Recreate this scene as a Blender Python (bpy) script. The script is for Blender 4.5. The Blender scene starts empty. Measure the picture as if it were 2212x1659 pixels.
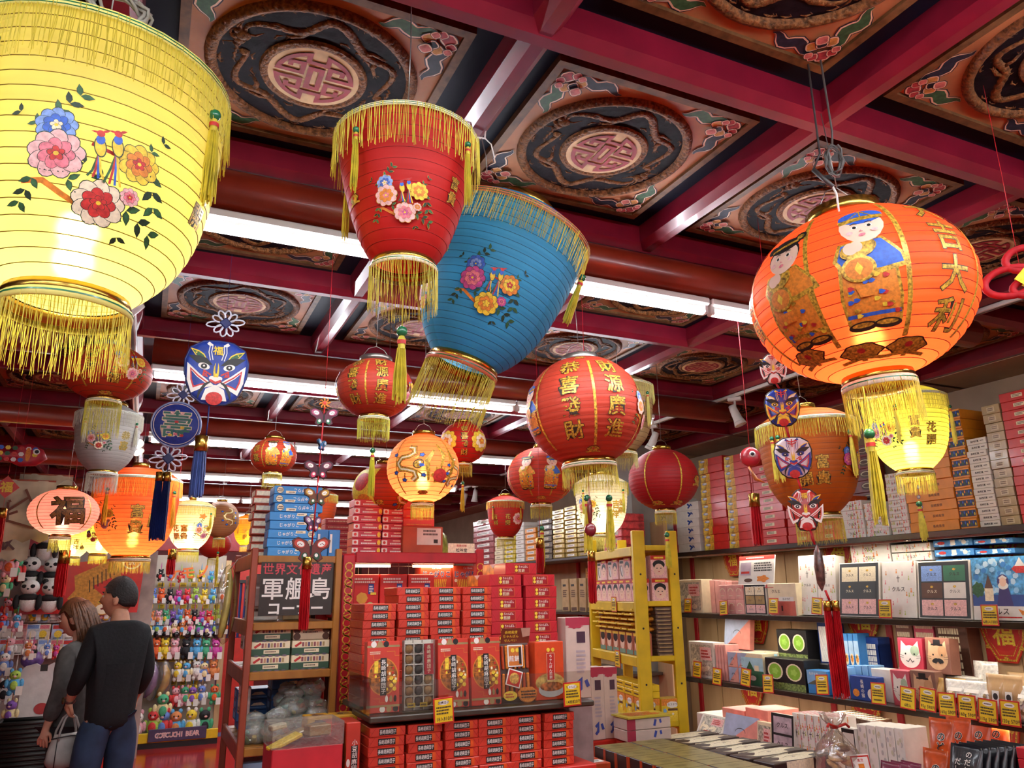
import bpy, bmesh, math, random
from math import sin, cos, pi, radians, sqrt, atan2, hypot
from mathutils import Vector, Matrix
SC = bpy.context.scene
COL = SC.collection
RND = random.Random(7)

# ---------------------------------------------------------------- camera
FPX, YAW, PITCH, ROLL, CZ, BAY = 1659.5, 0.4363, 0.2664, -0.0117, 1.6, 0.91
_f = Vector((sin(YAW) * cos(PITCH), cos(YAW) * cos(PITCH), sin(PITCH)))
_r = Vector((cos(YAW), -sin(YAW), 0)); _u = _r.cross(_f)
CR = _r * cos(ROLL) + _u * sin(ROLL); CU = -_r * sin(ROLL) + _u * cos(ROLL); CF = _f
CAM = Vector((0, 0, CZ))
cd = bpy.data.cameras.new('camera'); cam = bpy.data.objects.new('camera', cd); COL.objects.link(cam)
cam.matrix_world = Matrix(((CR.x, CU.x, -CF.x, 0), (CR.y, CU.y, -CF.y, 0), (CR.z, CU.z, -CF.z, CZ), (0, 0, 0, 1)))
cd.sensor_width = 36; cd.lens = 36 * FPX / 2212; cd.clip_start = 0.02; cd.clip_end = 100
SC.camera = cam
# measured positions in the photograph -> places in the room (metres)
def _ray(px, py): return CF + CR * ((px - 1106) / FPX) + CU * ((829.5 - py) / FPX)
def atD(px, py, d): return CAM + _ray(px, py) * d
def atX(px, py, x): v = _ray(px, py); return CAM + v * (x / v.x)
def atY(px, py, y): v = _ray(px, py); return CAM + v * (y / v.y)
def atZ(px, py, z): v = _ray(px, py); return CAM + v * ((z - CZ) / v.z)

# ---------------------------------------------------------------- world, exposure
W = bpy.data.worlds.new('world'); SC.world = W; W.use_nodes = True
bg = W.node_tree.nodes['Background']; bg.inputs[0].default_value = (1.0, 0.9, 0.8, 1); bg.inputs[1].default_value = 0.06
SC.view_settings.view_transform = 'Standard'; SC.view_settings.look = 'None'
SC.view_settings.exposure = 0.42; SC.view_settings.gamma = 1.0; SC.view_settings.use_curve_mapping = False
SC.cycles.max_bounces = 6; SC.cycles.diffuse_bounces = 3; SC.cycles.glossy_bounces = 3
SC.cycles.transmission_bounces = 4; SC.cycles.transparent_max_bounces = 12
SC.cycles.sample_clamp_indirect = 4.0; SC.cycles.caustics_reflective = False; SC.cycles.caustics_refractive = False
TUBE_E = 70.0     # emission of the fluorescent tubes

# ---------------------------------------------------------------- materials
def lin(h):
    h = h.lstrip('#')
    c = [int(h[i:i + 2], 16) / 255 for i in (0, 2, 4)]
    return tuple(x / 12.92 if x <= 0.04045 else ((x + 0.055) / 1.055) ** 2.4 for x in c) + (1,)
_M = {}
def mat(col, rough=0.5, metal=0.0, var=0.06, bump=0.0, scale=18.0, spec=0.5, coat=0.0, alpha=1.0, name=None, emit=0.0, trans=0.0, kind=None, col2=None):
    key = (col, rough, metal, var, bump, scale, spec, coat, alpha, emit, trans, kind, col2)
    if key in _M: return _M[key]
    m = bpy.data.materials.new(name or ('paint_' + col.strip('#'))); m.use_nodes = True
    nt = m.node_tree; N = nt.nodes; L = nt.links; b = N['Principled BSDF']; out = N['Material Output']
    c = lin(col)
    b.inputs['Base Color'].default_value = c
    b.inputs['Roughness'].default_value = rough; b.inputs['Metallic'].default_value = metal
    b.inputs['Specular IOR Level'].default_value = spec
    if coat: b.inputs['Coat Weight'].default_value = coat; b.inputs['Coat Roughness'].default_value = 0.12
    if emit: b.inputs['Emission Color'].default_value = c; b.inputs['Emission Strength'].default_value = emit
    csock = None
    if (var or bump or col2) and not emit:
        tc = N.new('ShaderNodeTexCoord'); nz = N.new('ShaderNodeTexNoise'); nz.inputs['Scale'].default_value = scale
        nz.inputs['Detail'].default_value = 3.0
        L.new(tc.outputs['Object'], nz.inputs['Vector'])
        src = nz.outputs['Fac']
        if kind == 'wood':
            mp = N.new('ShaderNodeMapping'); mp.inputs['Scale'].default_value = (1, 1, 0.12) if col2 else (1, 1, 0.2)
            L.new(tc.outputs['Object'], mp.inputs['Vector']); L.new(mp.outputs[0], nz.inputs['Vector'])
        if kind == 'gold':
            nz.inputs['Detail'].default_value = 6.0
        if var or col2:
            rmp = N.new('ShaderNodeValToRGB'); L.new(src, rmp.inputs[0])
            if col2: a, e = lin(col2), c
            else:
                a = tuple(max(0, x * (1 - 2 * var)) for x in c[:3]) + (1,); e = tuple(min(1, x * (1 + 2 * var)) for x in c[:3]) + (1,)
            rmp.color_ramp.elements[0].position = 0.3; rmp.color_ramp.elements[1].position = 0.7
            rmp.color_ramp.elements[0].color = a; rmp.color_ramp.elements[1].color = e
            L.new(rmp.outputs[0], b.inputs['Base Color']); csock = rmp.outputs[0]
        if bump:
            bp = N.new('ShaderNodeBump'); bp.inputs['Strength'].default_value = bump; bp.inputs['Distance'].default_value = 0.01
            L.new(src, bp.inputs['Height']); L.new(bp.outputs[0], b.inputs['Normal'])
    if kind == 'paper':      # translucent lantern fabric
        tr = N.new('ShaderNodeBsdfTranslucent'); rf = N.new('ShaderNodeBsdfRefraction'); rf.inputs['Roughness'].default_value = 0.5; rf.inputs['IOR'].default_value = 1.22
        for s in (tr, rf):
            s.inputs['Color'].default_value = c
            if csock: L.new(csock, s.inputs['Color'])
        m1 = N.new('ShaderNodeMixShader'); m1.inputs[0].default_value = 0.3
        L.new(tr.outputs[0], m1.inputs[1]); L.new(rf.outputs[0], m1.inputs[2])
        m2 = N.new('ShaderNodeMixShader'); m2.inputs[0].default_value = trans
        L.new(b.outputs[0], m2.inputs[1]); L.new(m1.outputs[0], m2.inputs[2]); L.new(m2.outputs[0], out.inputs[0])
    elif kind == 'film':     # clear plastic film / acrylic: mostly see-through, glossy
        tp = N.new('ShaderNodeBsdfTransparent'); tp.inputs['Color'].default_value = c
        gl = N.new('ShaderNodeBsdfGlossy'); gl.inputs['Roughness'].default_value = rough
        lw = N.new('ShaderNodeLayerWeight'); lw.inputs[0].default_value = 0.35
        mth = N.new('ShaderNodeMath'); mth.operation = 'MULTIPLY_ADD'; mth.inputs[1].default_value = 0.55; mth.inputs[2].default_value = trans
        L.new(lw.outputs['Fresnel'], mth.inputs[0])
        if bump:
            L.new(bp.outputs[0], gl.inputs['Normal'])
        m2 = N.new('ShaderNodeMixShader'); L.new(mth.outputs[0], m2.inputs[0]); L.new(tp.outputs[0], m2.inputs[1]); L.new(gl.outputs[0], m2.inputs[2])
        if metal:
            df = N.new('ShaderNodeBsdfDiffuse'); df.inputs[0].default_value = c; m3 = N.new('ShaderNodeMixShader'); m3.inputs[0].default_value = metal; L.new(m2.outputs[0], m3.inputs[1]); L.new(df.outputs[0], m3.inputs[2]); m2 = m3
        L.new(m2.outputs[0], out.inputs[0])
    _M[key] = m
    return m

# ---------------------------------------------------------------- mesh builder
class MB:
    def __init__(s): s.v = []; s.f = []; s.mi = []; s.mats = []; s.sm = []
    def idx(s, m):
        if m not in s.mats: s.mats.append(m)
        return s.mats.index(m)
    def add(s, vs, fs, m, M=None, smooth=False):
        o = len(s.v)
        if M is not None: vs = [M @ Vector(p) for p in vs]
        s.v.extend([tuple(p) for p in vs]); k = s.idx(m)
        for f in fs: s.f.append([i + o for i in f]); s.mi.append(k); s.sm.append(smooth)
        return s
    def box(s, c, d, m, M=None, bev=0.0):
        x, y, z = d[0] / 2, d[1] / 2, d[2] / 2
        if bev <= 0:
            vs = [(c[0] + i * x, c[1] + j * y, c[2] + k * z) for i in (-1, 1) for j in (-1, 1) for k in (-1, 1)]
            fs = [(0, 1, 3, 2), (4, 6, 7, 5), (0, 4, 5, 1), (2, 3, 7, 6), (0, 2, 6, 4), (1, 5, 7, 3)]
            return s.add(vs, fs, m, M)
        b = min(bev, x * .9, y * .9, z * .9); vs = []; ix = {}
        for i in (-1, 1):
            for j in (-1, 1):
                for k in (-1, 1):
                    for a in range(3):
                        p = [i * (x - b), j * (y - b), k * (z - b)]; p[a] = (i * x, j * y, k * z)[a]
                        ix[(i, j, k, a)] = len(vs); vs.append((c[0] + p[0], c[1] + p[1], c[2] + p[2]))
        fs = []
        for a in range(3):
            o1, o2 = (a + 1) % 3, (a + 2) % 3
            for g in (-1, 1):
                q = []
                for u, w in ((-1, -1), (1, -1), (1, 1), (-1, 1)):
                    t = [0, 0, 0]; t[a] = g; t[o1] = u; t[o2] = w; q.append(ix[(*t, a)])
                fs.append(q if g > 0 else q[::-1])
        for a in range(3):
            o1, o2 = (a + 1) % 3, (a + 2) % 3
            for u in (-1, 1):
                for w in (-1, 1):
                    t0 = [0, 0, 0]; t0[o1] = u; t0[o2] = w; t1 = list(t0); t0[a] = -1; t1[a] = 1
                    q = [ix[(*t0, o1)], ix[(*t1, o1)], ix[(*t1, o2)], ix[(*t0, o2)]]
                    fs.append(q if u * w > 0 else q[::-1])
        for i in (-1, 1):
            for j in (-1, 1):
                for k in (-1, 1):
                    q = [ix[(i, j, k, 0)], ix[(i, j, k, 1)], ix[(i, j, k, 2)]]
                    fs.append(q if i * j * k > 0 else q[::-1])
        return s.add(vs, fs, m, M)
    def lathe(s, prof, m, n=32, M=None, smooth=True, sx=1.0, sy=1.0, a0=0.0, a1=2 * pi):
        full = abs(a1 - a0 - 2 * pi) < 1e-6; k = n if full else n + 1; vs = []
        for r, z in prof:
            for i in range(k):
                a = a0 + (a1 - a0) * i / n; vs.append((r * cos(a) * sx, r * sin(a) * sy, z))
        fs = []
        for j in range(len(prof) - 1):
            for i in range(n):
                p = j * k + i; q = j * k + (i + 1) % k; fs.append((p, q, q + k, p + k))
        return s.add(vs, fs, m, M, smooth)
    def tube(s, pts, r, m, n=6, M=None, cap=True, smooth=True, flat=1.0):
        pts = [Vector(p) for p in pts]; rr = r if isinstance(r, (list, tuple)) else [r] * len(pts); vs = []; fs = []
        t0 = (pts[1] - pts[0]).normalized(); ref = Vector((0, 0, 1)) if abs(t0.z) < .9 else Vector((1, 0, 0))
        nrm = t0.cross(ref).normalized()
        for i, p in enumerate(pts):
            t = ((pts[min(i + 1, len(pts) - 1)] - pts[max(i - 1, 0)])).normalized()
            nrm = (nrm - t * nrm.dot(t)).normalized(); bn = t.cross(nrm)
            for k in range(n):
                a = 2 * pi * k / n; vs.append(p + nrm * (cos(a) * rr[i]) + bn * (sin(a) * rr[i] * flat))
        for i in range(len(pts) - 1):
            for k in range(n): fs.append((i * n + k, i * n + (k + 1) % n, (i + 1) * n + (k + 1) % n, (i + 1) * n + k))
        if cap: fs.append(tuple(range(n - 1, -1, -1))); e = (len(pts) - 1) * n; fs.append(tuple(range(e, e + n)))
        return s.add(vs, fs, m, M, smooth)
    def ell(s, c, r, m, n=16, k=10, M=None, smooth=True):
        vs = []; fs = []
        for j in range(k + 1):
            t = pi * j / k
            for i in range(n):
                a = 2 * pi * i / n; vs.append((c[0] + r[0] * sin(t) * cos(a), c[1] + r[1] * sin(t) * sin(a), c[2] - r[2] * cos(t)))
        for j in range(k):
            for i in range(n):
                q = (j * n + i, j * n + (i + 1) % n, (j + 1) * n + (i + 1) % n, (j + 1) * n + i)
                fs.append(q)
        return s.add(vs, fs, m, M, smooth)
    def prism(s, pts, z0, z1, m, M=None, side=None, bottom=True):
        n = len(pts)
        if sum(pts[i][0] * pts[(i + 1) % n][1] - pts[(i + 1) % n][0] * pts[i][1] for i in range(n)) < 0: pts = pts[::-1]
        vs = [(p[0], p[1], z0) for p in pts] + [(p[0], p[1], z1) for p in pts]
        s.add(vs, [tuple(range(n, 2 * n))] + ([tuple(range(n - 1, -1, -1))] if bottom else []), m, M)
        s.add(vs, [(i, (i + 1) % n, n + (i + 1) % n, n + i) for i in range(n)], side or m, M)
        return s
    def mesh(s, name):
        me = bpy.data.meshes.new(name); me.from_pydata(s.v, [], s.f)
        for m in s.mats: me.materials.append(m)
        me.polygons.foreach_set('material_index', s.mi); me.polygons.foreach_set('use_smooth', s.sm)
        me.validate(); me.update(); return me
    def build(s, name, parent=None, loc=None, rot=None):
        return ob(name, s.mesh(name), parent, loc, rot)
def ob(name, me, parent=None, loc=None, rot=None):
    o = bpy.data.objects.new(name, me); COL.objects.link(o)
    if parent is not None: o.parent = parent
    if loc is not None: o.location = loc
    if rot is not None: o.rotation_euler = rot
    return o
def tag(o, label=None, cat=None, group=None, kind=None):
    if label: o['label'] = label
    if cat: o['category'] = cat
    if group: o['group'] = group
    if kind: o['kind'] = kind
    return o
def thing(name, label, cat, loc=(0, 0, 0), rz=0.0, group=None):
    o = bpy.data.objects.new(name, None); COL.objects.link(o); o.empty_display_size = .05
    o.location = loc; o.rotation_euler = (0, 0, rz)
    return tag(o, label, cat, group)
def dup(o, parent=None, loc=None, rz=None, label=None, rot=None):
    c = o.copy(); COL.objects.link(c); c.parent = parent
    if loc is not None: c.location = loc
    if rz is not None: c.rotation_euler = (0, 0, rz)
    if rot is not None: c.rotation_euler = rot
    if label: c['label'] = label
    for ch in o.children: dup(ch, c)
    return c
ORD = ['topmost', 'second from top', 'third from top', 'fourth from top', 'fifth from top', 'sixth from top', 'seventh from top', 'eighth from top', 'ninth from top', 'tenth from top', 'eleventh from top', 'twelfth from top', 'thirteenth from top', 'fourteenth from top', 'fifteenth from top', 'sixteenth from top', 'seventeenth from top', 'eighteenth from top']
NTH = ['first', 'second', 'third', 'fourth', 'fifth', 'sixth', 'seventh', 'eighth', 'ninth', 'tenth', 'eleventh', 'twelfth', 'thirteenth', 'fourteenth', 'fifteenth', 'sixteenth', 'seventeenth', 'eighteenth', 'nineteenth', 'twentieth']

# ---------------------------------------------------------------- flat print: shapes and lettering in (u, v), layered
_GL = {}
def glyph(ch, off):
    k = (ch, off)
    if k in _GL: return _GL[k]
    cu = bpy.data.curves.new('glyph', 'FONT'); cu.body = ch; cu.size = 1.0; cu.offset = off; cu.resolution_u = 2
    o = bpy.data.objects.new('glyph', cu)
    me = bpy.data.meshes.new_from_object(o)
    vs = [(v.co.x, v.co.y) for v in me.vertices]; fs = [tuple(p.vertices) for p in me.polygons]
    bpy.data.objects.remove(o); bpy.data.meshes.remove(me); bpy.data.curves.remove(cu)
    if vs:
        x0 = min(v[0] for v in vs); x1 = max(v[0] for v in vs); y0 = min(v[1] for v in vs); y1 = max(v[1] for v in vs)
    else: x0 = x1 = y0 = y1 = 0
    _GL[k] = (vs, fs, x0, x1, y0, y1)
    return _GL[k]
class Art:
    def __init__(s, step=0.0003): s.t = []; s.w = 0.0; s.step = step   # list of (verts2d, faces, mat, layer)
    def up(s): s.w += s.step; return s
    def raw(s, vs, fs, m): s.t.append((vs, fs, m, s.w)); return s
    def poly(s, pts, m):
        s.up(); return s.raw([tuple(p) for p in pts], [tuple(range(len(pts)))], m)
    def rect(s, x0, y0, x1, y1, m): return s.poly([(x0, y0), (x1, y0), (x1, y1), (x0, y1)], m)
    def ell(s, cx, cy, rx, ry, m, rot=0.0, n=18, wob=0.0, k=5, a0=0.0, a1=2 * pi):
        c, d = cos(rot), sin(rot); pts = []
        for i in range(n):
            a = a0 + (a1 - a0) * i / (n if a1 - a0 > 6.28 else n - 1); q = 1 + wob * cos(k * a)
            x, y = rx * q * cos(a), ry * q * sin(a); pts.append((cx + x * c - y * d, cy + x * d + y * c))
        return s.poly(pts, m)
    def leaf(s, x, y, l, w, rot, m):
        c, d = cos(rot), sin(rot); pts = []
        for a, b in ((0, 0), (.3, .42), (.6, .4), (1, 0), (.6, -.4), (.3, -.42)):
            pts.append((x + a * l * c - b * w * d, y + a * l * d + b * w * c))
        return s.poly(pts, m)
    def stroke(s, pts, w, m, closed=False, taper=False):
        s.up(); n = len(pts); L = []; Rr = []
        for i, p in enumerate(pts):
            a = pts[(i - 1) % n] if (closed or i > 0) else p; b = pts[(i + 1) % n] if (closed or i < n - 1) else p
            d1 = (p[0] - a[0], p[1] - a[1]); d2 = (b[0] - p[0], b[1] - p[1])
            l1 = hypot(*d1) or 1; l2 = hypot(*d2) or 1
            tx, ty = d1[0] / l1 + d2[0] / l2, d1[1] / l1 + d2[1] / l2; l = hypot(tx, ty) or 1; tx /= l; ty /= l
            ref = d2 if hypot(*d2) > 0 else d1; rl = hypot(*ref) or 1
            ca = max(.5, abs(tx * ref[0] / rl + ty * ref[1] / rl)); h = w / 2 / ca
            if taper: h *= sin(pi * (i + .35) / (n - .3))
            L.append((p[0] - ty * h, p[1] + tx * h)); Rr.append((p[0] + ty * h, p[1] - tx * h))
        vs = L + Rr; fs = [(i, n + i, n + i + 1, i + 1) for i in range(n - 1)]
        if closed: fs.append((n - 1, 2 * n - 1, n, 0))
        return s.raw(vs, fs, m)
    def ring(s, cx, cy, r0, r1, m, n=28):
        s.up(); vs = [(cx + r * cos(2 * pi * i / n), cy + r * sin(2 * pi * i / n)) for r in (r0, r1) for i in range(n)]
        return s.raw(vs, [(i, (i + 1) % n, n + (i + 1) % n, n + i) for i in range(n)], m)
    def text(s, tx, cx, cy, h, m, out=None, off=0.012, ooff=0.05, vert=False, rot=0.0, sx=1.0, gap=1.04, jit=0.0):
        """h = height of one character cell; centred on (cx, cy)"""
        cell = [h * gap * (1.0 if ord(ch) > 0x2000 else (0.62 if ch != ' ' else .4)) * (sx if not vert else 1) for ch in tx]
        tot = sum(cell) if not vert else h * gap * len(tx); pos = -tot / 2; cr, sr = cos(rot), sin(rot)
        items = []
        for i, ch in enumerate(tx):
            if vert: ox, oy = 0, tot / 2 - h * gap * (i + .5)
            else: ox, oy = pos + cell[i] / 2, 0; pos += cell[i]
            items.append((ch, ox, oy))
        for mm, of in (((out, ooff),) if out else ()) + ((m, off),):
            s.up()
            for ch, ox, oy in items:
                if ch == ' ': continue
                vs, fs, x0, x1, y0, y1 = glyph(ch, of)
                if not vs: continue
                cjk = ord(ch) > 0x2000; k = h * (1.0 if cjk else 1.15)
                mx = (x0 + x1) / 2; my = 0.38 if cjk else 0.36
                q = []
                for a, b in vs:
                    X, Y = (a - mx) * k * sx + ox, (b - my) * k + oy
                    q.append((cx + X * cr - Y * sr, cy + X * sr + Y * cr))
                s.raw(q, fs, mm)
        return s
    def scrib(s, x0, y0, x1, y1, rows, m, rnd=RND):      # rows of tiny illegible print
        hh = (y1 - y0) / rows
        for r in range(rows):
            x = x0; y = y1 - hh * (r + .5); e = x1 - (x1 - x0) * rnd.random() * .25; s.up()
            while x < e:
                l = (x1 - x0) * (.03 + .05 * rnd.random()); s.raw([(x, y - hh * .28), (x + l, y - hh * .28), (x + l, y + hh * .28), (x, y + hh * .28)], [(0, 1, 2, 3)], m); x += l * 1.35
        return s
    def to(s, mb, fn, maxl=None, lim=.0026):
        """fn(u, v, w) -> 3-D point"""
        cap = min(1.0, lim / max(1e-9, max(t[3] for t in s.t))) if s.t and s.step > 0 else 1.0
        for vs, fs, m, w in s.t:
            w *= cap
            if maxl:
                out = []; vv = [tuple(p) for p in vs]; cache = {}
                def mid(a, b):
                    k = (min(a, b), max(a, b))
                    if k not in cache: cache[k] = len(vv); vv.append(((vv[a][0] + vv[b][0]) / 2, (vv[a][1] + vv[b][1]) / 2))
                    return cache[k]
                st = []
                for f in fs:
                    if len(f) == 3: st.append(tuple(f))
                    elif len(f) == 4: st += [(f[0], f[1], f[2]), (f[0], f[2], f[3])]
                    else:
                        from mathutils.geometry import tessellate_polygon
                        st += [tuple(f[i] for i in t) for t in tessellate_polygon([[Vector((vs[i][0] * 1000, vs[i][1] * 1000, 0)) for i in f]])]
                while st:
                    a, b, c = st.pop()
                    e = [(hypot(vv[p][0] - vv[q][0], vv[p][1] - vv[q][1]), p, q, r) for p, q, r in ((a, b, c), (b, c, a), (c, a, b))]
                    l, p, q, r = max(e)
                    if l <= maxl: out.append((a, b, c))
                    else: k = mid(p, q); st += [(p, k, r), (k, q, r)]
                mb.add([fn(p[0], p[1], w) for p in vv], out, m)
            else: mb.add([fn(p[0], p[1], w) for p in vs], fs, m)
        return mb
    def flat(s, mb, M=None, z=0.0005): return s.to(mb, lambda u, v, w: (u, v, z + w)) if M is None else s.to(mb, lambda u, v, w: M @ Vector((u, v, z + w)))
# frames for print: FRONT faces -y (u = +x, v = +z);  SIDE faces -x (u = -y, v = +z);  TOP faces +z
def front(x=0, y=0, z=0): return Matrix(((1, 0, 0, x), (0, 0, -1, y), (0, 1, 0, z), (0, 0, 0, 1)))
def sidel(x=0, y=0, z=0): return Matrix(((0, 0, -1, x), (-1, 0, 0, y), (0, 1, 0, z), (0, 0, 0, 1)))
def topf(x=0, y=0, z=0): return Matrix.Translation((x, y, z))
# ================================================================ the setting
BX = lambda j: (-.1959 + j) * BAY
AY = lambda i: (.5173 + i) * BAY
BZ = 2.875                      # underside of the red ceiling beams
REDB = mat('#6c1122', .28, var=.10, scale=9, coat=.2)
NAVY = mat('#10121e', .5, var=.15, scale=3, spec=.06)
SALM = mat('#96603c', .5, var=.10, scale=10, bump=.15, spec=.14)
BRNZ = mat('#643e20', .5, var=.35, scale=90, bump=1.0, spec=.12)
BRND = mat('#5a3c22', .5, var=.2, scale=30, spec=.15)
DISC = mat('#140d11', .6, var=.3, scale=30, bump=.4, spec=.04)
EMBR = mat('#781820', .5, var=.12, scale=25, spec=.12)
EMBC = mat('#b08c62', .5, var=.1, scale=20, spec=.12)
CLR = {'r': mat('#8c3034', .45, var=.2, scale=60, spec=.12), 'p': mat('#a85c54', .45, var=.2, scale=60, spec=.12), 'g': mat('#2e4a2e', .45, var=.2, scale=60, spec=.12), 'b': mat('#20202c', .45, var=.2, scale=60, spec=.12), 'y': mat('#a6753a', .45, var=.2, scale=60, spec=.12), 'o': mat('#c9a488', .5)}
WOODW = mat('#c9a878', .5, var=.1, kind='wood', scale=14)
BEIG = mat('#a08871', .8, var=.06, scale=4)
WHIT = mat('#d8d4cc', .4, var=.02)

ceiling = thing('ceiling', 'coffered ceiling of red beams with carved dragon panels', 'ceiling'); ceiling['kind'] = 'structure'; del ceiling['category']
MB().box((.4, 5.6, 3.0), (9.6, 18, .06), NAVY).build('ceiling_board', ceiling)
def beam_mesh(l, w=.082, h=.10, ch=.024):
    prof = [(-w / 2, h), (-w / 2, ch), (-w / 2 + ch, 0), (w / 2 - ch, 0), (w / 2, ch), (w / 2, h)]
    b = MB(); b.add([(-l / 2, y, z) for y, z in prof] + [(l / 2, y, z) for y, z in prof], [(i, i + 1, i + 7, i + 6) for i in range(5)] + [(0, 6, 11, 5), (5, 4, 3, 2, 1, 0), (6, 7, 8, 9, 10, 11)], REDB)
    return b.mesh('beam')
ma = beam_mesh(9.4); mb_ = beam_mesh(17.5, h=.097)
for i in range(-3, 16): ob('beam', ma, ceiling, (.1, AY(i), BZ))
for j in range(-4, 6): ob('beam', mb_, ceiling, (BX(j), 5.6, BZ + .003), (0, 0, pi / 2))
# one carved panel, built facing +z and turned face down
def panel():
    b = MB(); s = .325
    b.box((0, 0, .006), (2 * s, 2 * s, .012), SALM)
    for k in range(4):
        M = Matrix.Rotation(k * pi / 2, 4, 'Z')
        b.prism([(-s - .012, -s - .012), (s + .012, -s - .012), (s - .012, -s + .012), (-s + .012, -s + .012)], .0, .022, BRND, M)
    pme = b.mesh('panel')
    r = MB(); r.lathe([(.246, .012), (.25, .024), (.262, .03), (.274, .024), (.278, .012)], BRNZ, 40); rim = r.mesh('medallion_rim')
    d = MB(); d.lathe([(.0, .0135), (.15, .0135), (.25, .0135)], DISC, 40, smooth=False); disc = d.mesh('medallion_disc')
    e = MB(); e.lathe([(0, .020), (.118, .020), (.128, .024), (.138, .022), (.142, .0135)], BRNZ, 36, smooth=False)
    e.lathe([(0, .0206), (.122, .0206)], EMBC, 36, smooth=False)
    a = Art(.0); R = .112
    arc = lambda a0, a1: [(.87 * cos(radians(a0 + (a1 - a0) * t / 7)), .87 * sin(radians(a0 + (a1 - a0) * t / 7))) for t in range(8)]
    top = [(-.6, .3), (-.6, .46), (-.31, .48), (-.31, .13)] + arc(171.4, 104.6) + [(-.22, .58), (.22, .58)] + arc(75.4, 8.6) + [(.31, .13), (.31, .48), (.6, .46), (.6, .3)]
    for sg in (1, -1): a.stroke([(x * R, y * sg * R) for x, y in top], .12 * R, EMBR)
    a.stroke([(x * R, y * R) for x, y in ((-.13, -.36), (.13, -.36), (.13, .36), (-.13, .36))], .13 * R, EMBR, closed=True)
    em = MB(); a.to(em, lambda u, v, w: (u, v, .0235))
    n = len(em.v); a.to(em, lambda u, v, w: (u, v, .0206))
    e.v, off = e.v + em.v, len(e.v)
    k = e.idx(EMBR)
    for f in em.f: e.f.append([i + off for i in f]); e.mi.append(k); e.sm.append(False)
    emb = e.mesh('longevity_emblem')
    g = MB(); rn = random.Random(3); FL = Matrix.Translation((0, 0, .0135)) @ Matrix.Diagonal((1, 1, .55, 1))
    for hh in (0, 1):
        Mh = Matrix.Rotation(pi * hh, 4, 'Z') @ FL
        pts = []; rad = []; n = 60
        for i in range(n):
            t = i / (n - 1); an = radians(152 - 160 * t) + .05 * sin(t * 17); rr = .194 + .03 * sin(t * 17 + .6) * (1 - .4 * t)
            pts.append((rr * cos(an), rr * sin(an), 0)); rad.append((.003 + .0115 * max(0, sin(pi * min(1, (1 - t) * .92 + .08))) ** .7 * (1 - .45 * t)) * (1 + .14 * (i % 2)))
        g.tube(pts, rad, BRNZ, 6, Mh)
        for i in range(2, n - 2, 2):   # back fins
            p = Vector(pts[i]); q = p.normalized(); g.add([p + q * rad[i], p + q * rad[i] * 1.7 + Vector((-q.y, q.x, 0)) * .006, p + q * rad[i] - Vector((-q.y, q.x, 0)) * .009], [(0, 1, 2)], BRNZ, Mh)
        h = Vector(pts[0]); td = Vector((h.y, -h.x, 0)).normalized() * -1
        for dx, dy, rx in ((.012, 0, .021), (.034, -.004, .016), (.05, -.008, .011), (.03, .012, .012), (.008, .016, .012)):
            c = h + td * dx + h.normalized() * dy; g.ell((c.x, c.y, 0), (rx, rx * .8, rx), BRNZ, 8, 5, Mh)
        for sgn in (-1, 1):
            base = h + td * .01; g.tube([base, base - td * .02 + h.normalized() * .022 * sgn, base - td * .045 + h.normalized() * .03 * sgn], [.005, .004, .001], BRNZ, 4, Mh)
            base = h + td * .05; g.tube([base, base + td * .02 + h.normalized() * .02 * sgn, base + td * .03 + h.normalized() * .01 * sgn], [.003, .002, .001], BRNZ, 4, Mh)
        for t, sgn in ((.2, 1), (.28, -1), (.6, 1), (.68, -1)):      # legs with claws
            i = int(t * (n - 1)); p = Vector(pts[i]); q = p.normalized() * sgn; tt = Vector((-q.y, q.x, 0)) * (1 if t < .5 else -1) * sgn
            k1 = p + q * .02 + tt * .018; k2 = p + q * .028 + tt * .045
            if k2.length > .237: k2 *= .237 / k2.length
            if k2.length < .152: k2 *= .152 / k2.length
            g.tube([p, k1, k2], [.010, .007, .005], BRNZ, 5, Mh)
            for c in (-.7, 0, .7): dd = Vector((tt.x * cos(c) - tt.y * sin(c), tt.x * sin(c) + tt.y * cos(c), 0)); g.tube([k2, k2 + dd * .014], [.003, .001], BRNZ, 4, Mh)
        for i in range(22):                                            # flames and clouds
            an = radians(168 + 5 * i) if i < 4 else rn.uniform(0, pi); rr = .2 if i < 4 else rn.choice((.158, .236))
            c = Vector((rr * cos(an), rr * sin(an), 0)); tn = Vector((-c.y, c.x, 0)).normalized()
            g.tube([c - tn * .014, c + c.normalized() * .006, c + tn * .014, c + tn * .008 - c.normalized() * .006], [.001, .004, .003, .001], BRNZ, 4, Mh)
        an = radians(172); g.ell((.185 * cos(an), .185 * sin(an), 0), (.012, .012, .014), BRNZ, 10, 5, Mh)
    drg = g.mesh('dragon_relief')
    c = MB(); A = Art(.0005)      # corner carving, for the (+,+) corner
    out, sh = CLR['o'], .012
    def lobe(x, y, r, m, w=.12): A.ell(x, y, r * 1.18, r * 1.12, CLR['b'], n=14, wob=w * .6, k=4); A.ell(x, y, r * 1.06, r, out, n=14, wob=w * .6, k=4); A.ell(x, y, r * .85, r * .8, m, n=14, wob=w, k=4)
    def tail(pts, w, m):
        A.stroke(pts, w * 1.5, CLR['b'], taper=True); A.stroke(pts, w * 1.3, out, taper=True); A.stroke(pts, w, m, taper=True)
    wav = lambda sw: [(.285 - .03 - (t * .15), .287 + .010 * sin(t * 12) - .012 * t) if not sw else (.287 + .010 * sin(t * 12) - .012 * t, .285 - .03 - (t * .15)) for t in [i / 12 for i in range(13)]]
    tail(wav(0), .034, CLR['g']); tail(wav(1), .032, CLR['b'])
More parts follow.
